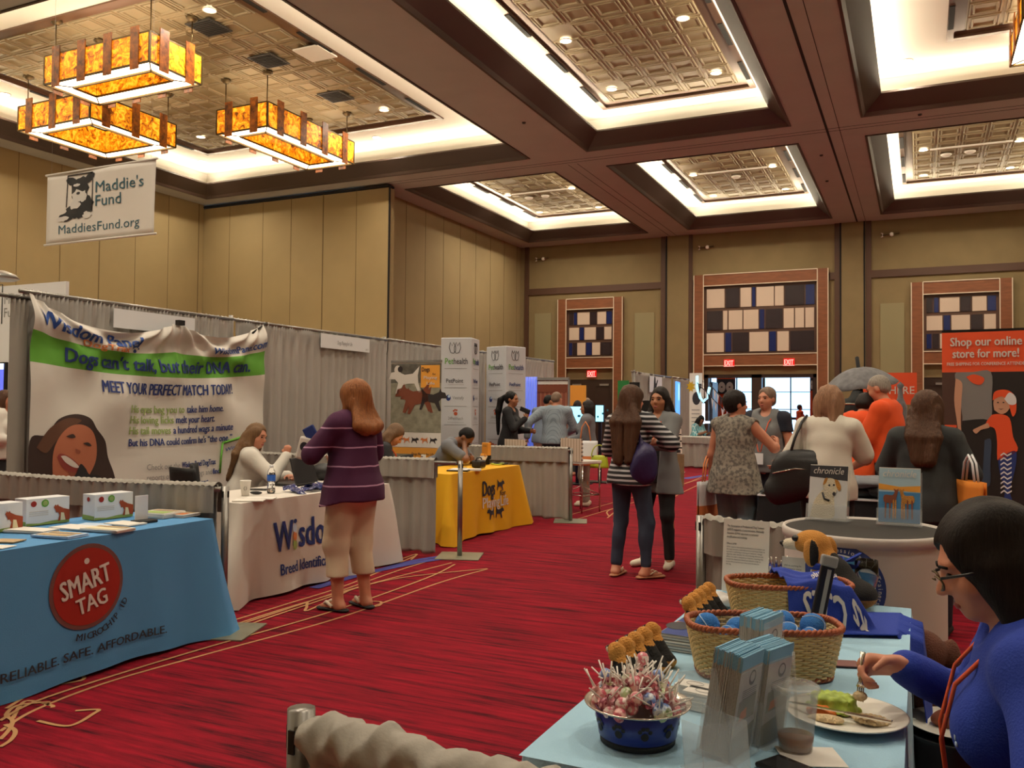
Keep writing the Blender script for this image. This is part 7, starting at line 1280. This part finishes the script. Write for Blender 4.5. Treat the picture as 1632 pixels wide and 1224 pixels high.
# beagle plush
bp = at(1335, 962, .74); t = thing('beagle_plush', 'beagle soft toy with blue neckerchief sitting at the far end of the blue table', 'soft toy', (bp.x-.01, bp.y-.05, .742), math.radians(65)); t.scale = (.95, .95, .80); f = SDF((-.16, -.28, -.01), (.16, .30, .36), .006)
f.ell((0, -.07, .07), (.08, .10, .07), .03); f.ell((0, .0, .12), (.07, .08, .10), .04); f.cap((0, .02, .16), (0, .06, .25), .058, .045, .03); f.ell((0, .09, .275), (.058, .068, .055), .02); f.cap((0, .13, .262), (0, .20, .25), .036, .024, .02); f.ell((0, .05, .10), (.05, .04, .07), .02)
for s_ in (-1, 1): f.ell((s_*.062, .055, .235), (.018, .035, .065), .008); f.cap((s_*.045, .02, .08), (s_*.05, .10, .015), .028, .022, .02); f.ell((s_*.08, -.06, .05), (.03, .07, .045), .02); f.ell((s_*.036, .145, .292), (.012, .011, .012), .004, op='-')
def mf(c): x, y, z = c.T; m = np.zeros(len(c), int); m[(y > .142) & (z < .29)] = 1; m[(y < .0) & (z > .06)] = 2; m[(y > .03) & (z < .17) & (np.abs(x) < .05)] = 1; m[(y > .206)] = 2; m[(np.abs(x) > .066) & (y < .055) & (z > .18)] = 2; return m
f.mesh('body', [M['plush_tan'], M['plush_white'], M['plush_black']], t, mf); e = MB()
for s_ in (-1, 1): e.sph((s_*.043, .136, .29), .0155, 12)
e.sph((0, .222, .252), (.014, .012, .012), 12); e.build('eyes_and_nose', M['plastic_black'], t); k = MB(); k.grid(lambda u, v: (.068*math.cos(u*2*PI), .03+.062*math.sin(u*2*PI), .175+.03*v+.012*math.sin(u*2*PI+2)), 30, 3); k.prism([(.06, -.01, .19), (.12, -.05, .23), (.11, -.02, .19)], (0, .01, .0)); k.prism([(.06, -.01, .19), (.10, -.07, .17), (.09, -.03, .16)], (0, .01, 0)); k.build('neckerchief', M['royal_cloth'], t, thick=.004)
t = thing('price_card', 'small white text card under the beagle soft toy nose', 'sign', Tq(1268, 950)+Vector((-.005, -.02, 0)), -.1); MB().box((0, 0, .075), (.085, .003, .15)).build('card', M['paper'], t); MB().box((0, .02, .004), (.06, .05, .008)).build('foot', M['acrylic'], t); l = MB()
for k in range(7): letter(l, ('Will bite, anything for', 'Support our members', 'Donations help fund our', 'scholarships for training', 'and education of dogs', 'and families. Thank you', 'for stopping by today')[k] if k > 1 else ('Will do anything for', 'Stay positive always')[k], lambda u, v: (u-.035, -.002, v), .065, .006, .0, y=.115-.012*k-(.006 if k > 1 else 0))
l.build('lettering', M['ink_dark'], t)
# goblet
t = thing('water_goblet', 'stemmed glass goblet of water in front of the round blue emblem', 'glass', Tq(1381, 962)); MB().lathe([(.001, .001), (.034, .001), (.032, .004), (.008, .008), (.006, .03), (.012, .042), (.034, .065), (.042, .10), (.041, .16), (.0395, .16), (.040, .10), (.032, .068), (.010, .046), (.001, .044)], n=28).build('glass_body', M['glass_clear'], t); MB().lathe([(.001, .0465), (.0095, .048), (.031, .069), (.0385, .10), (.0385, .142), (.001, .142)], n=28).build('water', M['water'], t)
# pens
c = Tq(1238, 940); t = thing('pen_cup', 'blue cup bristling with blue and chrome pens', 'pen cup', c); MB().lathe([(.001, 0), (.028, 0), (.03, .055), (.027, .055), (.026, .004), (.001, .004)], n=18).build('cup', M['bowl_blue'], t)
for k in range(9):
    a = k*2.4; r0, r1 = .010+.010*(k % 2), .024+.008*(k % 3); o = MB(); A = Vector((r0*math.cos(a), r0*math.sin(a), .006)); B_ = Vector((r1*math.cos(a), r1*math.sin(a), .115+.010*(k % 3))); o.tube([A, A.lerp(B_, .8)], .0045, 8, m=0); o.tube([A.lerp(B_, .8), B_], [.0045, .003], 8, m=1); tag(o.build('pen', [M['bowl_blue'], M['chrome']], loc=c), 'blue pen with chrome tip standing in the blue cup', 'pen', 'pens in the blue cup')
f = SDF((-.08, -.08, -.01), (.08, .08, .14), .005)
for k in range(9): a = k*.7; f.cap((.02*math.cos(a), .02*math.sin(a), .01), (.055*math.cos(a)*.9, .04*math.sin(a), .07+.02*(k % 3)), .018, .006, .012, flat=((math.cos(a*2), math.sin(a*2), 0), .4))
f.wrinkle(.004, (60, 55, 50), 2); o = f.mesh('plastic_bag_bunch', mat('film', 'dcd8d6', .35, trans=.25), loc=Tq(1210, 942)); tag(o, 'bunch of clear plastic bags left of the pen cup', 'plastic bag')
f = SDF((-.1, -.08, -.01), (.1, .08, .06), .005); f.ell((0, 0, .015), (.075, .055, .018), .01); f.wrinkle(.008, (70, 60, 50), 3); o = f.mesh('crumpled_wrap', M['film'], loc=Tq(1152, 965)+Vector((0, 0, .004))); tag(o, 'crumpled clear plastic wrap behind the far row of beagle toys', 'plastic wrap')
# wicker baskets
def basket(p, rz, label, W=.40, D=.215, H=.135):
    t = thing('wicker_basket', label, 'basket', p, rz, 'wicker baskets')
    def rr(a, w, d):
        n_ = 3.2; c, s_ = math.cos(a), math.sin(a); r = (abs(c)**n_+abs(s_)**n_)**(-1/n_); return Vector((w/2*r*c, d/2*r*s_, 0))
    NS = 60; rows = 19; b = MB()
    for k in range(rows):
        z = .008+(H-.02)*k/(rows-1); q = .86+.14*z/H; pts = []
        for i in range(NS*2):
            a = 2*PI*i/(NS*2); v = rr(a, W*q, D*q); nrm = v.normalized(); wv_ = .0032*(1 if (i//2+k) % 2 else -1); pts.append((v.x+nrm.x*wv_, v.y+nrm.y*wv_, z))
        b.tube(pts, .0036, 5, closed=True)
    b.build('weave', M['wicker'], t); s2 = MB()
    for i in range(NS):
        a = 2*PI*(i+.25)/NS; s2.tube([tuple(rr(a, W*.86, D*.86)+Vector((0, 0, .003))), tuple(rr(a, W, D)+Vector((0, 0, H-.005)))], .0026, 5)
    s2.build('stakes', M['wicker'], t)
    for zz, q, nm, r_ in ((H, 1.0, 'braided_rim', .0085), (.008, .87, 'base_braid', .006)):
        m_ = MB()
        for ph in (0, PI): m_.tube([tuple(rr(2*PI*i/300, W*q, D*q)*(1+.016*math.cos(i*.95+ph))+Vector((0, 0, zz+.0045*math.sin(i*.95+ph)))) for i in range(300)], r_*.66, 6, closed=True)
        m_.build(nm, M['wicker_dark'], t)
    fl_ = MB(); fl_.poly([tuple(rr(2*PI*i/48, W*.86, D*.86)+Vector((0, 0, .006))) for i in range(48)]); fl_.build('bottom', M['wicker'], t); return t
bk2 = Vector((-.385, 2.42, .742)); basket(bk2, math.radians(22), 'front wicker basket full of blue tennis balls'); bk1 = Vector((-.40, 3.03, .742)); basket(bk1, math.radians(22), 'back wicker basket half covered by the royal blue T-shirt')
f0 = None; R2 = Matrix.Rotation(math.radians(22), 3, 'Z')
for (x, y, z, n) in ((-.145, .02, .078, 0), (-.065, .0, .072, 0), (-.095, -.04, .06, 0), (-.02, .03, .07, 0), (-.01, -.04, .062, 0), (.06, .035, .085, 0), (.06, -.03, .068, 0), (.135, .01, .085, 0), (.115, -.04, .058, 0), (-.06, .06, .05, 0), (.14, .06, .045, 0), (.02, .0, .036, 0)):
    if f0 is None:
        f0 = MB().sph((0, 0, 0), .034, 20).build('tennis_ball', M['felt_blue']); sm = MB(); sm.tube([tuple(.0342*Vector((math.cos(a)*math.cos(.6*math.sin(2*a)), math.sin(a)*math.cos(.6*math.sin(2*a)), math.sin(.6*math.sin(2*a))))) for a in [2*PI*i/40 for i in range(40)]], .0014, 4, closed=True); sm.build('seam', M['paper_blue'], f0); k = f0
    else: k = copy_tree(f0)
    k.location = bk2+R2 @ Vector((x, y, z+.042)); k.rotation_euler = (random.uniform(0, 6), random.uniform(0, 6), random.uniform(0, 6)); tag(k, 'blue tennis ball lying in the front wicker basket', 'tennis ball', 'blue tennis balls in the basket')
for i, (x, y) in enumerate(((-.09, .0), (.0, .02), (-.13, .03))): o = MB().sph((0, 0, 0), (.016, .012, .010), 10).build('small_treat', M['door_dark' if i else 'plush_white'], loc=bk1+R2 @ Vector((x, y, .10 if False else .02))); tag(o, 'small dark treat at the bottom of the back wicker basket', 'treat', 'treats in the back basket')
# royal blue T-shirt thrown over the back basket and table edge
t = thing('tshirt', 'royal blue T-shirt with white lettering draped over the back basket', 'shirt', (0, 0, 0)); A0 = bk1+R2 @ Vector((.0, .10, .15))
def shirt(u, v):
    """cloth over the right half of the basket, down its near side and off the table's right edge"""
    al = -.03+.47*u; be = .13-.36*v; e = max(0, al-.17); rim = .9-.2*u
    z = .742+.150+.012*math.sin(6*u+1)*math.sin(PI*v)-.035*math.exp(-((al-.06)/.06)**2-((be)/.05)**2)
    dn = max(0, -be-.105)+max(0, be-.11); z -= min(.145, dn*2.4); be2 = be if be > -.105 else -.105-(-be-.105)*.55
    base = bk1+R2 @ Vector((al-.06*e, be2, 0)); z -= min(.16, e*1.6)
    ov = base.x-(TX1-.03)
    if ov > 0: z = min(z, .765)-ov*2.6; base.x = TX1+.035+ov*.3
    z += .006*math.sin(19*u+6*v)+.005*math.sin(27*v+5*u); return Vector((base.x, base.y, max(z, .752 if base.x < TX1+.01 else .44)))
MB().grid(shirt, 60, 50).build('cloth', M['royal_cloth'], t, thick=.004)
l = MB(); nb = R2 @ Vector((0, -.012, 0)); sf = lambda u, v: shirt(.52-u/.47, .69+v*2.0)+nb+Vector((0, 0, .004))
letter(l, 'ks C.A.S', sf, .20, .055, .06, x=.0, y=.004, fine=.02); letter(l, 'Dogs Rule', lambda u, v: shirt(.46-u/.47, .30-v/.36)+Vector((0, -.003, .010)), .10, .026, .02, shear=.3, fine=.02); l.build('lettering', M['ink_white'], t)
t = thing('black_case', 'narrow black case with grey cap leaning upright on the back basket', 'case', (bk1.x+.10, bk1.y-.20, .745), 0, rot=(-.10, .22, .3)); MB().box((0, 0, .125), (.042, .022, .21)).build('case_body', M['plastic_black'], t, bevel=.004); MB().box((0, 0, .245), (.05, .03, .035)).build('cap', M['ink_grey'], t, bevel=.006); MB().box((.004, -.012, .125), (.012, .004, .19)).build('stripe', M['ink_grey'], t)
# little beagle figures in two rows
fig0 = None
def figure(p, rz, label, group):
    global fig0
    if fig0 is None:
        fig0 = thing('beagle_figure', label, 'figurine', p, rz, group); fig0.scale = (1.22, 1.22, 1.22); f = SDF((-.04, -.06, -.005), (.04, .05, .10), .003); f.cap((0, -.025, .012), (0, .012, .062), .022, .014, .012); f.ell((0, -.02, .014), (.024, .034, .014), .01); f.ell((0, .018, .074), (.0165, .019, .0165), .006); f.cap((0, .03, .072), (0, .042, .070), .009, .007, .004)
        for s_ in (-1, 1): f.ell((s_*.016, .014, .068), (.005, .009, .014), .003); f.cap((s_*.010, .014, .045), (s_*.011, .022, .004), .006, .006, .004)
        def mf(c): x, y, z = c.T; m = np.zeros(len(c), int); m[(z > .018) & (z < .055) & (y < .012)] = 1; m[(y > .034)] = 2; m[(y > .016) & (z < .05)] = 2; return m
        f.mesh('body', [M['plush_tan'], M['plush_black'], M['plush_white']], fig0, mf); e = MB()
        for s_ in (-1, 1): e.sph((s_*.009, .033, .080), .0025, 8)
        e.build('eyes', M['plastic_black'], fig0); MB().sph((0, .049, .072), .0035, 8).build('nose', M['plastic_black'], fig0); return
    k = copy_tree(fig0); k.location = p; k.rotation_euler = (0, 0, rz); tag(k, label, 'figurine', group)
WORDS = ('nearest', 'second', 'third', 'fourth', 'farthest')
for i in range(5): figure((-.688+.006*i, 2.13+.062*i, .742), math.radians(58), '%s beagle figurine of the row beside the lollipop bowl' % WORDS[i], 'beagle figurines by the lollipop bowl')
for i in range(5): figure((-.655+.002*i, 2.76+.065*i, .742), math.radians(58), '%s beagle figurine of the row beside the magazine stack' % WORDS[i], 'beagle figurines beyond the magazine stack')
# magazine pile
mp = at(1078, 1036, .742); t = thing('magazine_stack', 'stack of magazines with sunset cover at the left edge of the blue table', 'magazines', (mp.x+.035, mp.y+.09, .742), -.08); b = MB()
for k in range(12): b.box((random.uniform(-.002, .002), random.uniform(-.003, .003), .002+.004*k), (.15, .22, .0036), 0, m=k % 2)
b.build('magazines', [M['paper'], M['ink_grey']], t); a = MB(); zz = .0482; a.poly([(-.074, -.108, zz), (.074, -.108, zz), (.074, .108, zz), (-.074, .108, zz)], 0); a.poly([(-.074, -.02, zz+.0005), (.074, .0, zz+.0005), (.074, .06, zz+.0005), (-.074, .05, zz+.0005)], 1); a.poly([(-.05+.04*math.cos(i*PI/8), .0+.05*math.sin(i*PI/8), zz+.001) for i in range(16)], 2); a.build('cover', [M['ink_navy'], M['ink_orange'], M['ink_dark']], t)
# dog bowl with lollipops
bc = at(1016, 1178, .742); t = thing('dog_bowl', 'blue dog bowl with steel rim and dark paw prints, full of lollipops', 'bowl', bc); MB().lathe([(.001, .0), (.078, .0), (.079, .012), (.083, .014), (.093, .072), (.090, .074)], n=48).build('outer_shell', M['bowl_blue'], t); MB().lathe([(.0785, .0005), (.080, .0), (.0805, .012), (.0785, .0125)], n=48).build('rubber_ring', M['rubber'], t)
MB().lathe([(.092, .070), (.113, .079), (.1145, .082), (.1125, .083), (.094, .076), (.085, .070), (.072, .030), (.001, .022)], n=48).build('steel_liner', M['steel'], t); pw = MB()
for ai in range(10):
    A = ai*2*PI/10+.15
    for (u, v, r) in ((0, -.006, .0085), (-.010, .005, .0045), (-.0035, .011, .0045), (.0045, .011, .0045), (.011, .004, .0045)):
        pw.poly([((.0865+.16*(.042+v+r*math.sin(i*PI/5)-.03))*math.cos(A+(u+r*math.cos(i*PI/5))/.088)*1.012, (.0865+.16*(.042+v+r*math.sin(i*PI/5)-.03))*math.sin(A+(u+r*math.cos(i*PI/5))/.088)*1.012, .042+v+r*math.sin(i*PI/5)) for i in range(10)])
pw.build('paw_prints', M['ink_black'], t)
cm = [speckle('wrap_red', 'd07080', 'f0dcd8', 90, .5, .3), speckle('wrap_pink', 'c05a6a', 'e8b8b4', 80, .5, .3), speckle('wrap_blue', '6a86c0', 'd8e0ec', 90, .5, .3), speckle('wrap_green', 'b0c494', 'e8ecd8', 80, .5, .3), speckle('wrap_wine', '8a2f48', 'd8a0a8', 80, .5, .3)]
pops = []
for ci, mm_ in enumerate(cm):
    o = MB(); o.sph((0, 0, 0), (.0145, .0145, .0155), 12); o.lathe([(.004, -.013), (.006, -.016), (.010, -.024)], n=10); c0 = o.build('lollipop', mm_); s_ = MB(); s_.tube([(0, 0, -.012), (0, 0, -.068)], .0017, 6); s_.build('stick', M['paper'], c0); pops.append(c0)
used = set()
for i in range(84):
    ci = random.choices(range(5), (5, 5, 2, 2, 3))[0]; r = .088*math.sqrt(random.random()); a = random.uniform(0, 2*PI); zz = .060+.062*max(0, 1-(r/.105)**2)*random.uniform(.45, 1.08); k = pops[ci] if ci not in used else copy_tree(pops[ci]); used.add(ci)
    k.location = bc+Vector((r*math.cos(a), r*math.sin(a), zz)); k.rotation_euler = (PI+random.uniform(-1.25, 1.25), random.uniform(-.7, .7), random.uniform(0, 6))
    tag(k, '%s wrapped lollipop in the blue dog bowl' % ('red and white', 'pink', 'blue and white', 'pale green', 'wine red')[ci], 'lollipop', ('red', 'pink', 'blue', 'green', 'wine red')[ci]+' lollipops in the bowl')
for dx, dy, dz, rx, ci in ((-.012, .075, .150, .12, 0), (.035, .03, .13, .2, 2), (-.085, .035, .115, .25, 2)):
    k = copy_tree(pops[ci]); k.location = bc+Vector((dx, dy, dz)); k.rotation_euler = (rx, .2, 1); tag(k, '%s wrapped lollipop in the blue dog bowl' % ('red and white', 'pink', 'blue and white')[ci], 'lollipop', ('red', 'pink', 'blue')[ci]+' lollipops in the bowl')
# card stacks
for k, (px, py, lab) in enumerate(((1100, 1128, 'white business card stack nearest the lollipop bowl'), (1112, 1132, 'white business card stack beside the tall brochures'))):
    p = Tq(px, py); p.x += .012*k; p.y += .05-.035*k; t = thing('card_stack', lab, 'cards', p, math.radians(-12), 'business card stacks'); b = MB()
    for j in range(16): b.box((random.uniform(-.0012, .0012), random.uniform(-.0012, .0012), .0012+.0026*j), (.088, .05, .0024), random.uniform(-.02, .02))
    b.build('cards', M['paper'], t); a = MB(); a.tube([(.022*math.cos(i*PI/12), .013*math.sin(i*PI/12), .043) for i in range(24)], .0006, 4, closed=True); a.build('print', M['ink_grey'], t)
# clear brochure holders and brochures
def brochures(px, py, rz, label, blabel, n=26, H=.215, W=.095, lean=.16, full=True, Dp=.045):
    p = Tq(px, py); t = thing('brochure_holder', label, 'holder', p, rz, 'clear brochure holders'); R = Matrix.Rotation(-lean, 3, 'X'); TR = lambda x, y, z: R @ Vector((x, y, z))
    MB().box(TR(0, .026, .095), (W+.008, .0025, .19), R=R).build('back', M['acrylic'], t); MB().box(TR(0, -Dp, .05), (W+.008, .0025, .10), R=R).build('front', M['acrylic'], t); s_ = MB()
    for q in (-1, 1): s_.box(TR(q*(W/2+.003), (-Dp+.026)/2, .05), (.0025, Dp+.026, .10), R=R)
    s_.build('sides', M['acrylic'], t); MB().box((0, -.005, .002), (W+.008, .10, .0035)).build('foot', M['acrylic'], t)
    if not full: return
    m = thing('brochure_bundle', blabel, 'brochures', p, rz, 'bundles of brochures'); b = MB(); N_ = n
    for k in range(N_): y = .022-(.022+Dp-.006)*k/(N_-1); dz = random.uniform(-.002, .003); b.box(TR(random.uniform(-.001, .001), y, .006+H/2+dz), (W, .0013, H), R=R, m=0); b.box(TR(0, y, .006+H*.93+dz), (W+.0004, .0016, H*.145), R=R, m=1)
    b.build('sheets', [M['brochure_edge'], M['brochure_blue']], m); y = -Dp+.0045; a = MB()
    for yy, sg in ((y, -1), (.0236, 1)):
        q = lambda u, v, e=0: tuple(TR((-W/2+u*W), yy+sg*e, .006+v*H)); a.poly([q(0, 0), q(1, 0), q(1, .9), q(0, .9)], 0); a.poly([q(0, .87, .0003), q(1, .87, .0003), q(1, 1, .0003), q(0, 1, .0003)], 1); a.poly([q(0, .0, .0002), q(1, .0, .0002), q(1, .22, .0002), q(0, .3, .0002)], 3); a.poly([q(.1, .36, .0004), q(.9, .34, .0004), q(.9, .56, .0004), q(.1, .60, .0004)], 3); a.poly([q(.45, .38, .0006), q(.8, .36, .0006), q(.75, .45, .0006), q(.5, .48, .0006)], 4)
        a.poly([q(.42+.16*math.cos(i*PI/8), .76+.075*math.sin(i*PI/8), .0006) for i in range(16)], 2); a.poly([q(.42+.11*math.cos(i*PI/8), .77+.05*math.sin(i*PI/8), .0009) for i in range(16)], 0)
        for k in range(5): a.poly([q(.15, .66-.02*k, .0006), q(.8, .66-.02*k, .0006), q(.8, .652-.02*k, .0006), q(.15, .652-.02*k, .0006)], 2)
    a.build('cover_print', [mat('brochure_cover', 'beb9b2', .5, var=.12, vscale=40), M['brochure_blue'], M['ink_dark'], M['grass_dull'], M['ink_orange']], m)
brochures(1160, 1200, math.radians(-106), 'tall clear brochure holder in front of the wicker basket', 'thick bundle of blue-topped brochures nearest the lollipop bowl'); brochures(1212, 1178, math.radians(-112), 'second clear brochure holder between the basket and the cup', 'blue-topped brochure bundle leaning right beside the plastic cup', lean=.14, H=.205); brochures(1212, 1104, math.radians(-106), 'rear clear brochure holder against the wicker basket', 'rear brochure bundle, tallest against the tennis ball basket', n=34, lean=.06, H=.19, W=.11); brochures(1140, 1232, math.radians(44), 'empty clear holder at the bottom edge in front of the brochures', '', full=False)
# plastic cup
cp = at(1268, 1196, .742); t = thing('plastic_cup', 'clear plastic cup with a little iced tea, lid and straw', 'cup', cp); MB().lathe([(.001, .002), (.033, .002), (.034, .006), (.0455, .122), (.0475, .125), (.0475, .130), (.0445, .130), (.033, .008), (.001, .005)], n=36).build('cup_body', M['frosted'], t); MB().lathe([(.001, .006), (.0325, .007), (.0362, .034), (.001, .034)], n=30).build('iced_tea', M['iced_tea'], t); MB().lathe([(.0475, .126), (.050, .128), (.050, .134), (.044, .138), (.040, .133), (.012, .133), (.001, .134)], n=36).build('lid', M['frosted'], t); MB().tube([(.004, .0, .02), (-.006, .012, .20)], .0032, 8).build('straw', M['frosted'], t)
o = MB().box((0, 0, 0), (.12, .10, .002), .4).build('napkin', M['paper'], loc=at(1292, 1206, .7435)); tag(o, 'white paper napkin under the plastic cup', 'napkin')
t = thing('smartphone', 'black phone at the bottom edge in front of the plastic cup', 'phone', at(1270, 1236, .742), math.radians(-30)); MB().box((0, 0, .006), (.145, .075, .010)).build('case', M['plastic_black'], t, bevel=.004); MB().box((0, 0, .0115), (.13, .066, .001)).build('screen', mat('glass_black', '1a1a1e', .08), t)
# dinner plate
pp_ = Vector((-.155, 2.135, .742)); t = thing('dinner_plate', 'white oval dinner plate of salad in front of the woman in blue', 'plate', pp_, math.radians(15)); MB().lathe([(.001, .004), (.07, .003), (.085, .006), (.132, .020), (.134, .023), (.130, .0235), (.086, .011), (.07, .008), (.001, .008)], n=48).build('plate', M['china'], t)
def heap(name, c, r, m, label, cat, wr=.006, fr=(60, 55, 50), sd=1, group=None):
    f = SDF((-r[0]*1.4, -r[1]*1.4, -.004), (r[0]*1.4, r[1]*1.4, r[2]*1.8+.01), .0026); f.ell((0, 0, r[2]*.4), r, .01); f.wrinkle(wr, fr, sd); f.cut((0, 0, .001), (0, 0, -1)); o = f.mesh(name, M[m], loc=pp_+Vector(c)); return tag(o, label, cat, group)
heap('lettuce_salad', (-.03, .035, .010), (.055, .042, .030), 'lettuce', 'green lettuce salad on the dinner plate', 'salad', .006, (210, 190, 230)); heap('carrot_slices', (-.055, -.01, .010), (.032, .024, .016), 'carrot', 'orange carrot pieces beside the lettuce', 'carrots', .003, (160, 150, 140), 2); heap('rice_mix', (.055, -.015, .010), (.038, .028, .012), 'food_rice', 'brown rice mix at the right of the plate', 'rice', .004, (330, 300, 280), 3)['kind'] = 'stuff'; heap('bread_piece', (-.04, -.05, .010), (.04, .018, .012), 'food_rice', 'bread slice at the near side of the plate', 'bread', .002, (40, 40, 40), 4)
t = thing('table_knife', 'steel table knife lying across the dinner plate', 'knife', pp_+Vector((.0, -.035, .030)), math.radians(-8)); MB().box((.05, 0, 0), (.10, .012, .006)).build('handle', M['steel'], t, bevel=.002); MB().prism([(0, -.006, 0), (-.11, -.008, 0), (-.125, .0, 0), (-.11, .007, 0), (0, .006, 0)], (0, 0, .0018)).build('blade', M['steel'], t)
o = MB().box((0, 0, 0), (.10, .06, .003), .3).build('photo_card', M['ink_maroon'], loc=at(1338, 1057, .745)); tag(o, 'small dark photo card behind the front basket on the blue table', 'card')
# things behind the table: bin with a plate, brown soft toys
bx = Vector((.10, 3.0, 0)); t = thing('round_bin', 'round black bin between the table and the woman in blue', 'bin', bx); MB().lathe([(.001, 0), (.13, 0), (.16, .47), (.165, .48), (.155, .48), (.13, .02), (.001, .02)], n=32).build('bin_body', M['plastic_black'], t); MB().lathe([(.15, .47), (.001, .475)], n=24).build('lid', M['plastic_black'], t)
t = thing('paper_plate', 'white plate with leftovers on the round black bin', 'plate', bx+Vector((0, 0, .482))); MB().lathe([(.001, .002), (.10, .002), (.145, .018), (.143, .02), (.1, .006), (.001, .006)], n=32).build('plate', M['china'], t); f = SDF((-.1, -.1, -.01), (.1, .1, .08), .006); f.ell((-.03, 0, .02), (.05, .04, .025), .01); f.ell((.04, .01, .02), (.03, .03, .02), .01); f.wrinkle(.006, (50, 50, 40), 3); f.mesh('leftovers', M['dog_brown'], t)
t = thing('brown_soft_toy', 'brown soft toy dog half hidden behind the table corner', 'soft toy', (.03, 3.25, 0), .5); f = SDF((-.2, -.2, -.01), (.2, .25, .75), .01); f.ell((0, 0, .2), (.12, .14, .2), .03); f.ell((0, .02, .45), (.09, .09, .14), .04); f.ell((0, .06, .63), (.08, .085, .075), .02); f.cap((0, .1, .61), (0, .18, .59), .045, .035, .02)
for s_ in (-1, 1): f.ell((s_*.09, .03, .60), (.025, .05, .08), .01); f.cap((s_*.07, .08, .35), (s_*.08, .14, .05), .04, .035, .03)
f.mesh('body', mat('plush_brown', '5a3426', .95, bump=.6, bscale=200), t); e = MB(); [e.sph((s_*.04, .135, .655), .010, 8) for s_ in (-1, 1)]; e.build('eyes', M['plastic_black'], t); MB().sph((0, .215, .595), (.016, .012, .012), 10).build('nose', M['plastic_black'], t)
# seated woman in royal blue
mat('hair_umber', '150d0a', .6, spec=.2, bump=.25, bscale=26, var=.3, vscale=14, stretch=(9, 9, .8))
def blue_extra(s, t):
    l = MB(); P_ = [s.up(x, y, z) for x, y, z in ((.065, -.05, 1.455), (.085, .05, 1.42), (.085, .135, 1.34), (.075, .185, 1.22), (.05, .19, 1.10), (.03, .185, 1.03))]; Q_ = [s.up(x, y, z) for x, y, z in ((-.065, -.05, 1.455), (-.08, .05, 1.42), (-.07, .14, 1.34), (-.04, .185, 1.22), (.0, .19, 1.10), (.02, .185, 1.03))]
    l.tube([tuple(p) for p in P_], .0048, 6); l.tube([tuple(p) for p in Q_], .0048, 6); l.build('lanyard', M['lanyard_orange'], t); b = MB(); c = s.up(.03, .19, .985); b.box(tuple(c), (.08, .006, .10)); b.build('badge', M['card_white'], t)
    g = MB()
    for x in (-1, 1):
        pts = [tuple(s.hp(x*(.031+.025*math.cos(a*PI/8)+.004*math.sin(a*PI/8)), .108-.008*abs(math.cos(a*PI/8)), 1.578+(.016 if math.sin(a*PI/8) > 0 else .017)*math.sin(a*PI/8))) for a in range(16)]
        g.tube(pts, .0022, 5, closed=True, m=0); g.tube([tuple(s.hp(x*.056, .100, 1.590)), tuple(s.hp(x*.080, .05, 1.586)), tuple(s.hp(x*.084, -.01, 1.583))], [.0035, .0035, .0025], 6, m=1)
    g.tube([tuple(s.hp(-.008, .110, 1.582)), tuple(s.hp(0, .114, 1.585)), tuple(s.hp(.008, .110, 1.582))], .002, 5); g.build('eyeglasses', [M['lamp_brass'], M['plastic_black']], t)
    a = MB()
    for k, (u, v, r) in enumerate(((.0, 0, .018), (.010, .014, .012), (-.008, -.016, .010))): c = s.up(-.10+u, .155, 1.25+v); a.sph(tuple(c), (r, .004, r*.8), 8)
    a.build('chest_logo', M['paper_blue'], t)
wp_ = Vector((.262, 2.06, 0)); hand_w = atY(1440, 1062, 2.20); loc = lambda X, Y, Z: (Y-wp_.y, wp_.x-X, Z)
t, s = person('woman in royal blue pullover and glasses eating at the foreground table', wp_.x, wp_.y, 90, dict(H=1.66, seat=.415, bulk=1.02, lean=9, head=(4, 14, 0), hands=((-.24, .26, .70), loc(hand_w.x, 2.20, hand_w.z)), elbows=((-1, -.4, -.6), (1, .0, -.9)), handdir=((.2, 1, -.2), (-.15, 1, -.02)), palm=((0, 0, -1), (-.75, .1, -.8)), curl=(.4, .95), feet=[(-.12, .34, 0), (.12, .34, 0)]), 'skin_rosy', .0062,
    ('bob', 'umber', dict(long=.37, vol=.003)), dict(m='royal_cloth', sleeve=1.94, loose=.022, cuff=.010, neck=.045, wr=.005, name='pullover'), dict(m='wear_charcoal', loose=.012), dict(m='wear_black_shoe'), extra=blue_extra)
side_chair((wp_.x+.04, wp_.y, 0), math.radians(90), 'black chair under the woman in the royal blue pullover', .84)
w_ = t.matrix_basis @ Vector(s.wri[1]+s.hd[1]*.075-s.pn[1]*.0)+Vector((-.01, -.035, .035)); tip = pp_+Vector((.030, .005, .060)); d = tip-w_
t2 = thing('table_fork', 'steel fork held over the dinner plate', 'fork', w_, 0); fk = MB(); u_ = d.normalized(); fk.tube([(0, 0, 0), tuple(u_*(d.length-.05)), tuple(u_*(d.length-.035)), tuple(u_*(d.length-.02))], [.006, .0035, .0045, .010], 8); fk.build('handle', M['steel'], t2); sd_ = u_.cross(Vector((0, 0, 1))).normalized(); tn = MB()
for k in (-1.5, -.5, .5, 1.5): tn.tube([tuple(u_*(d.length-.025)+sd_*.0042*k), tuple(u_*(d.length+.012)+sd_*.0050*k)], .0016, 5)
tn.build('tines', M['steel'], t2); o = MB().sph((0, 0, 0), (.016, .016, .011), 10).build('bite_of_rice', M['food_rice'], loc=tip); tag(o, 'bite of rice on the fork over the plate', 'rice')
